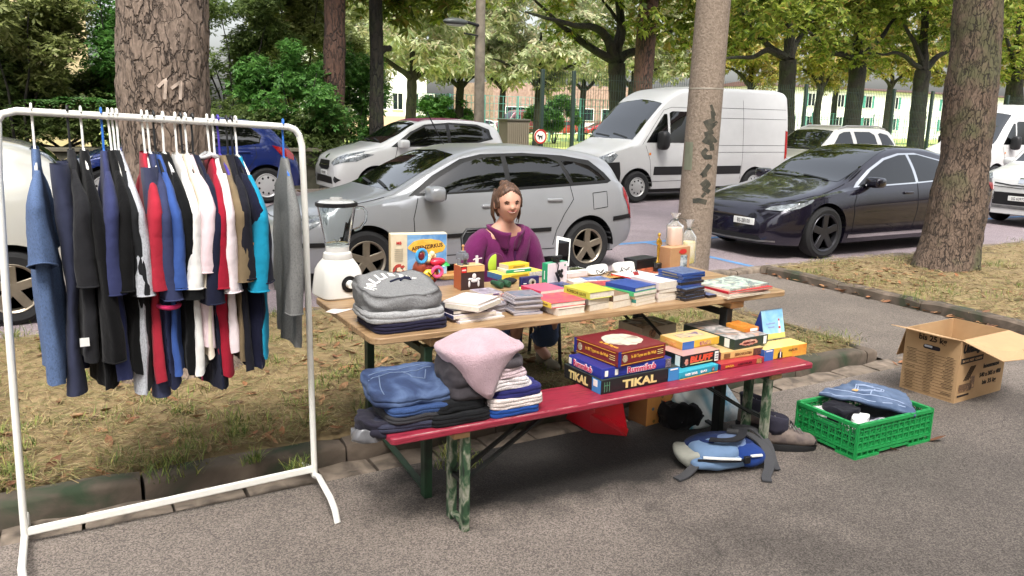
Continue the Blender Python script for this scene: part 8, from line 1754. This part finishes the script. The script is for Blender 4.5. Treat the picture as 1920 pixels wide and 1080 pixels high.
crate_wall(b, (0, 0, 0), (1, 0, 0), CW, (0, 0)); crate_wall(b, (0, CD, 0), (0, -1, 0), CD, (.3, .72)); crate_wall(b, (CW, 0, 0), (0, 1, 0), CD, (.3, .72)); crate_wall(b, (CW, CD, 0), (-1, 0, 0), CW, (0, 0))
b.build('walls', grn, cr, smooth=False); MB().box((CW/2, CD/2, .012), (CW-.02, CD-.02, .006)).build('floor_panel', grn, cr)
Rz = Matrix.Rotation(ang, 3, 'Z'); cw_ = lambda x, y, z: tuple(Vector(c0)+Rz @ Vector((x, y, z)))
def in_crate(name, label, m, x, y, z, w, d, h, seed, amp=.018, ex=2.5, rz=0., cat='clothes', layers=1):
    p = cw_(x, y, z); return cloth_thing(name, label, m, [B(c=(p[0], p[1]), w=w, d=d, h=h, z=p[2], layers=layers, seed=seed, amp=amp, ex=ex, rz=ang+rz)], cat, 'clothes in the green crate')
in_crate('folded_clothes', 'dark clothes filling the bottom of the green crate', cloth_mat('crate dark', (38, 38, 50), .2), .285, .19, .016, .52, .33, .10, 41, .012, 5)
in_crate('cap', 'black beanie with white lettered band lying in the green crate', cloth_mat('beanie black', (28, 28, 36), .2), .16, .24, .118, .18, .17, .065, 42)
bd_ = in_crate('cloth_label_shirt', 'white printed cloth in the back left corner of the green crate', art('printed cloth', [(40, 40, 46), (216, 214, 212), (226, 224, 220)], 50), .09, .30, .12, .14, .10, .04, 43, .01); bd_.name = 'printed_cloth'
in_crate('sock', 'white balled sock in the green crate near its handle', cloth_mat('sock white', (220, 220, 218), .08), .17, .12, .12, .13, .075, .045, 44, .012, rz=.4)
in_crate('sock', 'striped grey sock at the front edge of the green crate', ramp_mat('sock stripes', [(60, 62, 78), (206, 206, 208), (70, 72, 90), (200, 200, 204)], 9, .9, stretch=(1, 6, 1)), .22, .055, .12, .14, .06, .035, 45, .01)
in_crate('sock', 'second white sock lying by the left handle of the green crate', cloth_mat('sock white', (220, 220, 218), .08), .06, .10, .115, .10, .06, .035, 46, .012)
# denim skirt draped over the crate
dn = ramp_mat('washed denim', [(48, 62, 88), (66, 83, 110), (90, 106, 132), (62, 80, 106)], 6, .9, bump=.3, detail=7)
sk_ = MB(); A_, B_, C_, D2 = PG(1542, 722, .22), PG(1668, 717, .22), PG(1727, 748, .215), PG(1672, 788, .19)
q0 = [PT(1536, 733, 2.78), PT(1660, 714, 2.86), PT(1728, 755, 2.62), PT(1676, 790, 2.50)]
q0 = [Vector(cw_(.12, .36, .225)), Vector(cw_(.47, .40, .225)), Vector(cw_(.615, .19, .205)), Vector(cw_(.42, -.015, .192))]
def sf(u, v):
    p = q0[0].lerp(q0[1], u).lerp(q0[3].lerp(q0[2], u), v)
    p = p+Vector((0, 0, .018*math.sin(PI*u)*math.sin(PI*v)+.010*noise.noise(Vector((u*4, v*4, 0)))+.006*noise.noise(Vector((u*11, v*11, 4)))-.02*max(0, v-.8)*5*.6-.02*max(0, .12-u)*6))
    return p+Vector((.012*noise.noise(Vector((v*5, 1, 0))), .012*noise.noise(Vector((u*5, 2, 0))), 0))
sk_.grid(sf, 40, 30); o_sk = sk_.v[0].copy(); sk_.v = [v-o_sk for v in sk_.v]
so_ = sk_.build('denim_skirt', dn, loc=o_sk, angle=180); md = so_.modifiers.new('t', 'SOLIDIFY'); md.thickness = .02; md.offset = 0; tag(so_, 'washed blue denim skirt spread over the top of the green crate', 'skirt', 'clothes in the green crate')
b = MB()
def sline(pts, r=.003):
    P3 = []
    for i in range(len(pts)-1):
        for k in range(6): u = pts[i][0]+(pts[i+1][0]-pts[i][0])*k/6; v = pts[i][1]+(pts[i+1][1]-pts[i][1])*k/6; P3.append(sf(u, v)-o_sk+Vector((0, 0, .0105)))
    b.tube(P3, r, 5)
sline([(.02, .0), (.05, .5), (.12, .98)]); sline([(.16, .02), (.2, .5), (.26, .98)]); sline([(.36, .28), (.62, .2), (.70, .42), (.58, .62), (.40, .60), (.36, .28)]); sline([(.39, .31), (.60, .24), (.67, .42), (.57, .58), (.42, .57), (.39, .31)]); sline([(.2, .5), (.6, .48)]); 
b.build('stitching', cloth_mat('seam blue', (150, 164, 190), .1), so_)
c = sf(.36, .30)-o_sk; MB().box((0, 0, .0115), (.035, .028, .003)).build('leather_patch', mat('tan leather', (206, 164, 104), .7), so_, loc=c, rz=.3, bevel=.001)
# red box and stickered box below the bench
ra_, wr, ar_ = at2(1112, 778, 1168, 820, 0)
rbx = empty('red_box', PG(1165, 818, 0), .15, 'glossy red folded cardboard box lying under the bench', 'box'); rm = mat('glossy red card', (168, 16, 30), .3, coat=.4, var=.08)
b = MB(); b.add([(-.10, .13, 0), (.10, .05, 0), (.13, .28, 0), (-.08, .36, 0), (-.03, .16, .24), (.08, .11, .25), (.12, .28, .25), (-.02, .34, .24), (-.11, .12, .08), (.02, .02, .02)], [(0, 3, 2, 1), (4, 5, 6, 7), (0, 1, 5, 4), (1, 2, 6, 5), (2, 3, 7, 6), (3, 0, 4, 7)]); b.build('box', rm, rbx, bevel=.004)
b = MB(); b.add([(-.105, .125, .004), (.02, -.02, .004), (.10, .045, .004), (-.02, .15, .10), (-.10, .14, .10)], [(0, 1, 2, 3, 4)]); fo2 = b.build('flap', rm, rbx, smooth=False); md = fo2.modifiers.new('t', 'SOLIDIFY'); md.thickness = .004
a, w_, ang2 = at2(1211, 800, 1263, 783, 0)
sb_ = carton('sticker_box', 'brown cardboard box with small coloured stickers under the bench', a, w_, .14, .17, ang2-.05, (184, 128, 70), (176, 124, 72), (120, 80, 46), 'cardboard box', lid=1)
for u, v, c in ((.6, .66, (196, 60, 44)), (.2, .55, (80, 96, 106)), (.7, .2, (150, 70, 90)), (.25, .12, (110, 84, 40)), (.5, .9, (120, 96, 60))): patch(sb_, face_M(w_, .14, .17, 'f', u, v), .02, .018, tcol('sticker %d' % c[0], c), 'sticker', oval=True, wob=.12)
patch(sb_, face_M(w_, .14, .17, 'f', .45, .4) @ Matrix.Rotation(.1, 4, 'Z'), .06, .014, tcol('sticker orange', (206, 130, 40)), 'sticker')
# shopping bag
pb_ = PG(1330, 796, 0); bgm = ramp_mat('bag print', [(60, 84, 110), (196, 204, 204), (212, 216, 214), (56, 132, 150), (170, 186, 176), (44, 64, 120)], 3.2, .35, coat=.3, detail=2, dist=.8)
sh = empty('shopping_bag', pb_, .15, 'large white and blue plastic shopping bag slumped behind the bench legs', 'bag')
b = MB(); rings = []
for i in range(15):
    u = i/14; w_, d_ = .36-.05*u, .20*(1-u)**.7+.03; rings.append([p+Vector((.02*u, .1, 0)) for p in rsec(w_, d_, .30*u**.9, 3, 48)])
b.loft(rings, True, True); b.noise(.020, 7, 4); b.noise(.008, 22, 6); b.v = [Vector((v.x, v.y, max(v.z, 0))) for v in b.v]; b.build('sack', bgm, sh, angle=180)
b = MB(); b.add([(.10, -.02, .0), (.28, -.06, .0), (.20, .1, .22), (.10, .08, .26)], [(0, 1, 2, 3)]); b.noise(.01, 9); fo3 = b.build('fold', mat('bag white', (206, 212, 214), .35, var=.2, vscale=8, col2=(70, 140, 170)), sh); md = fo3.modifiers.new('t', 'SOLIDIFY'); md.thickness = .004
cloth_thing('dark_bag', 'limp black bag lying between the stickered box and the shopping bag', cloth_mat('limp black', (20, 20, 22), .2), [B(c=(PG(1290, 800, 0).x, PG(1290, 800, 0).y+.06), w=.26, d=.2, h=.13, z=0., layers=1, seed=52, amp=.03, ex=2.2)], 'bag')
# backpack
bp_ = PG(1365, 872, 0); bk_ = empty('backpack', bp_, -.25, 'blue and black backpack lying flat with grey straps spread out', 'backpack')
bpb = cloth_mat('pack navy', (28, 46, 92), .25); bpl = cloth_mat('pack light blue', (104, 128, 158), .1); bpk = mat('pack webbing', (62, 62, 64), .8, bump=.3, bscale=300); bps = cloth_mat('pack slate', (104, 122, 156), .15)
def slab(b, c, r, ex=2.6, n=40, seed=1, amp=.010):
    rings = []
    for i in range(1, 14):
        v = -1+2*i/14; s = (1-abs(v)**ex)**(1/ex); rings.append([Vector((c[0]+r[0]*s*math.copysign(abs(math.cos(2*PI*k/n))**(2/ex), math.cos(2*PI*k/n)), c[1]+r[1]*s*math.copysign(abs(math.sin(2*PI*k/n))**(2/ex), math.sin(2*PI*k/n)), c[2]+r[2]*v)) for k in range(n)])
    i0 = len(b.v); b.loft(rings); b.noise(amp, 12, seed, i0); return b
slab(MB(), (0, .08, .06), (.19, .125, .06), 2.6, 40, 3, .014).build('body', bpb, bk_, angle=180)
slab(MB(), (-.07, .02, .07), (.12, .10, .05), 2.4, 36, 5, .012).build('front_pocket', bpl, bk_, angle=180)
slab(MB(), (-.05, -.035, .045), (.17, .06, .036), 2.4, 36, 6, .010).build('side_pocket', bpl, bk_, angle=180)
slab(MB(), (.09, -.02, .06), (.085, .08, .05), 2.4, 36, 7, .012).build('lower_pocket', cloth_mat('pack royal', (32, 58, 120), .2), bk_, angle=180)
slab(MB(), (.03, .05, .085), (.10, .09, .036), 2.2, 36, 8, .012).build('flap', bps, bk_, angle=180)
slab(MB(), (-.19, .05, .05), (.06, .085, .046), 3, 30, 9, .02).build('end_pocket', cloth_mat('pack stone', (150, 150, 140), .15), bk_, angle=180)
def strap(name, pts, wd, m=bpk, th=.008):
    b = MB(); P3 = [Vector(p) for p in pts]; out = []
    for i in range(len(P3)-1):
        for k in range(6):
            f = k/6; a0, a1, a2, a3 = P3[max(i-1, 0)], P3[i], P3[i+1], P3[min(i+2, len(P3)-1)]
            out.append(.5*((2*a1)+(a2-a0)*f+(2*a0-5*a1+4*a2-a3)*f*f+(3*a1-a0-3*a2+a3)*f**3))
    out.append(P3[-1]); rings = []
    for i, p in enumerate(out):
        d = (out[min(i+1, len(out)-1)]-out[max(i-1, 0)]).normalized(); s = d.cross(Vector((0, 0, 1)))
        s = s.normalized() if s.length > .15 else Vector((1, .25, 0)).normalized()
        n = s.cross(d).normalized(); rings.append([p-s*wd/2-n*th/2, p+s*wd/2-n*th/2, p+s*wd/2+n*th/2, p-s*wd/2+n*th/2])
    b.loft(rings); return b.build(name, m, bk_, angle=50)
strap('shoulder_strap', [(.05, .12, .13), (.14, .06, .125), (.18, -.03, .085), (.15, -.12, .035), (.10, -.18, .012), (.08, -.22, .008)], .045)
strap('shoulder_strap', [(.10, .16, .13), (.19, .12, .13), (.225, .03, .09), (.21, -.06, .025), (.19, -.12, .012)], .042)
strap('strap', [(-.16, -.03, .07), (-.22, -.06, .035), (-.28, -.09, .012), (-.33, -.11, .008)], .045)
strap('strap', [(-.10, .02, .135), (-.03, -.03, .145), (.04, -.02, .15), (.10, .05, .16)], .04, mat('pack black', (26, 26, 30), .85)); strap('trim_band', [(-.20, -.06, .07), (-.10, -.095, .07), (.0, -.1, .065), (.05, -.09, .07)], .012, MATS['pack black'])
strap('piping', [(-.18, -.075, .088), (-.10, -.10, .086), (.0, -.108, .078)], .012, white_pl); strap('piping', [(.06, -.1, .085), (.12, -.1, .085)], .012, white_pl)
MB().box((.03, -.115, .075), (.03, .02, .034)).build('buckle', black, bk_, bevel=.003)
# hiking boots
def boot(label, loc, rz):
    e = empty('hiking_boot', loc, rz, label, 'boot', 'hiking boots beside the backpack'); bm_ = mat('boot suede', (128, 114, 104), .85, col2=(92, 82, 80), vscale=9, bump=.3); bd2 = mat('boot lining', (44, 42, 56), .85, bump=.3)
    def sec(y, w, z0, z1, n=20): return [Vector((w*math.cos(2*PI*k/n)*(1 if math.sin(2*PI*k/n) > 0 else 1.02), y, (z0+z1)/2+(z1-z0)/2*math.copysign(abs(math.sin(2*PI*k/n))**.8, math.sin(2*PI*k/n)))) for k in range(n)]
    b = MB(); b.loft([sec(-.155, .012, .03, .05), sec(-.15, .030, .026, .066), sec(-.125, .044, .024, .082), (sec(-.08, .050, .024, .092)), sec(-.03, .047, .024, .110), sec(.02, .043, .024, .128), sec(.07, .041, .024, .13), sec(.115, .036, .024, .12), sec(.135, .02, .03, .10)]); b.noise(.003, 30, 2); b.build('upper', bm_, e, angle=180)
    b = MB(); rr = []
    for z, sx, sy, oy in ((.09, .044, .062, .055), (.12, .046, .066, .06), (.15, .047, .068, .062), (.18, .050, .07, .066), (.185, .044, .064, .066), (.15, .036, .056, .064), (.11, .03, .05, .06)): rr.append([Vector((sx*math.cos(2*PI*k/24), oy+sy*math.sin(2*PI*k/24)-.0*z, z+.012*math.sin(2*PI*k/24)*(1 if z > .14 else 0))) for k in range(24)])
    b.loft(rr, True, True); b.noise(.004, 24, 5); b.build('shaft', bd2, e, angle=180)
    b = MB(); rr = []
    for z, g in ((0, .99), (.006, 1.02), (.024, 1.04), (.034, 1.0)):
        ring = []
        for k in range(32):
            a_ = 2*PI*k/32; x = math.cos(a_); y = math.sin(a_); ring.append(Vector((x*(.050-.008*max(0, y)-.004*(1-abs(y)))*g, y*.148*g-.008, z)))
        rr.append(ring)
    b.loft(rr); b.build('sole', dark, e); MB().ball((0, -.128, .045), (.040, .032, .03), 16, 8).build('toe_cap', dark, e)
    b = MB()
    for i in range(7):
        y = -.075+.022*i; z = .098+.010*i+(.004 if i > 3 else 0); b.tube([(-.030, y, z-.004), (-.01, y+.01, z+.012), (.012, y+.008, z+.012), (.030, y, z-.004)], .0022, 5); b.tube([(.030, y, z-.004), (0, y+.014, z+.014), (-.030, y+.022, z)], .0022, 5)
    b.tube([(.01, -.06, .11), (.06, -.09, .07), (.075, -.15, .01), (.12, -.17, .006)], .0022, 5); b.build('laces', mat('boot lace', (120, 116, 112), .8), e)
    return e
q = PG(1492, 850, 0); boot('worn grey hiking boot nearest the crate, toe pointing right', q+Vector((0, .07, 0)), 1.05)
q = PG(1452, 815, 0); boot('second grey hiking boot standing behind the first, beside the bench leg', q+Vector((.0, .09, 0)), .7)
# the small figure on the far lawn
pf = PT(1516, 262, 38); pf.z = .05; hh = 1.62
pp = [(0, 0, .85), (0, 0, 1.15), (0, 0, 1.36), (0, 0, 1.46), (0, 0, 1.62), (-.16, 0, 1.36), (-.22, .02, 1.08), (-.2, -.06, .84), (.16, 0, 1.36), (.22, .02, 1.08), (.2, -.06, .84), (-.09, 0, .82), (-.1, -.04, .46), (-.1, .02, .06), (-.1, -.12, .04), (.09, 0, .82), (.12, .08, .46), (.12, .14, .06), (.12, .02, .04)]
b = skin('passer', pp, [(0, 1), (1, 2), (2, 3), (3, 4), (2, 5), (5, 6), (6, 7), (2, 8), (8, 9), (9, 10), (0, 11), (11, 12), (12, 13), (13, 14), (0, 15), (15, 16), (16, 17), (17, 18)], [.14, .14, .15, .06, .1, .07, .05, .04, .07, .05, .04, .09, .07, .05, .04, .09, .07, .05, .04], 1)
pe = empty('person', pf, .4, 'tiny distant person in dark blue walking on the lawn behind the fence', 'person'); b.build('body', cloth_mat('walker blue', (40, 52, 84), .2), pe); MB().ball((0, -.01, 1.63), (.085, .1, .12), 12, 8).build('hair', MATS['brow'], pe)
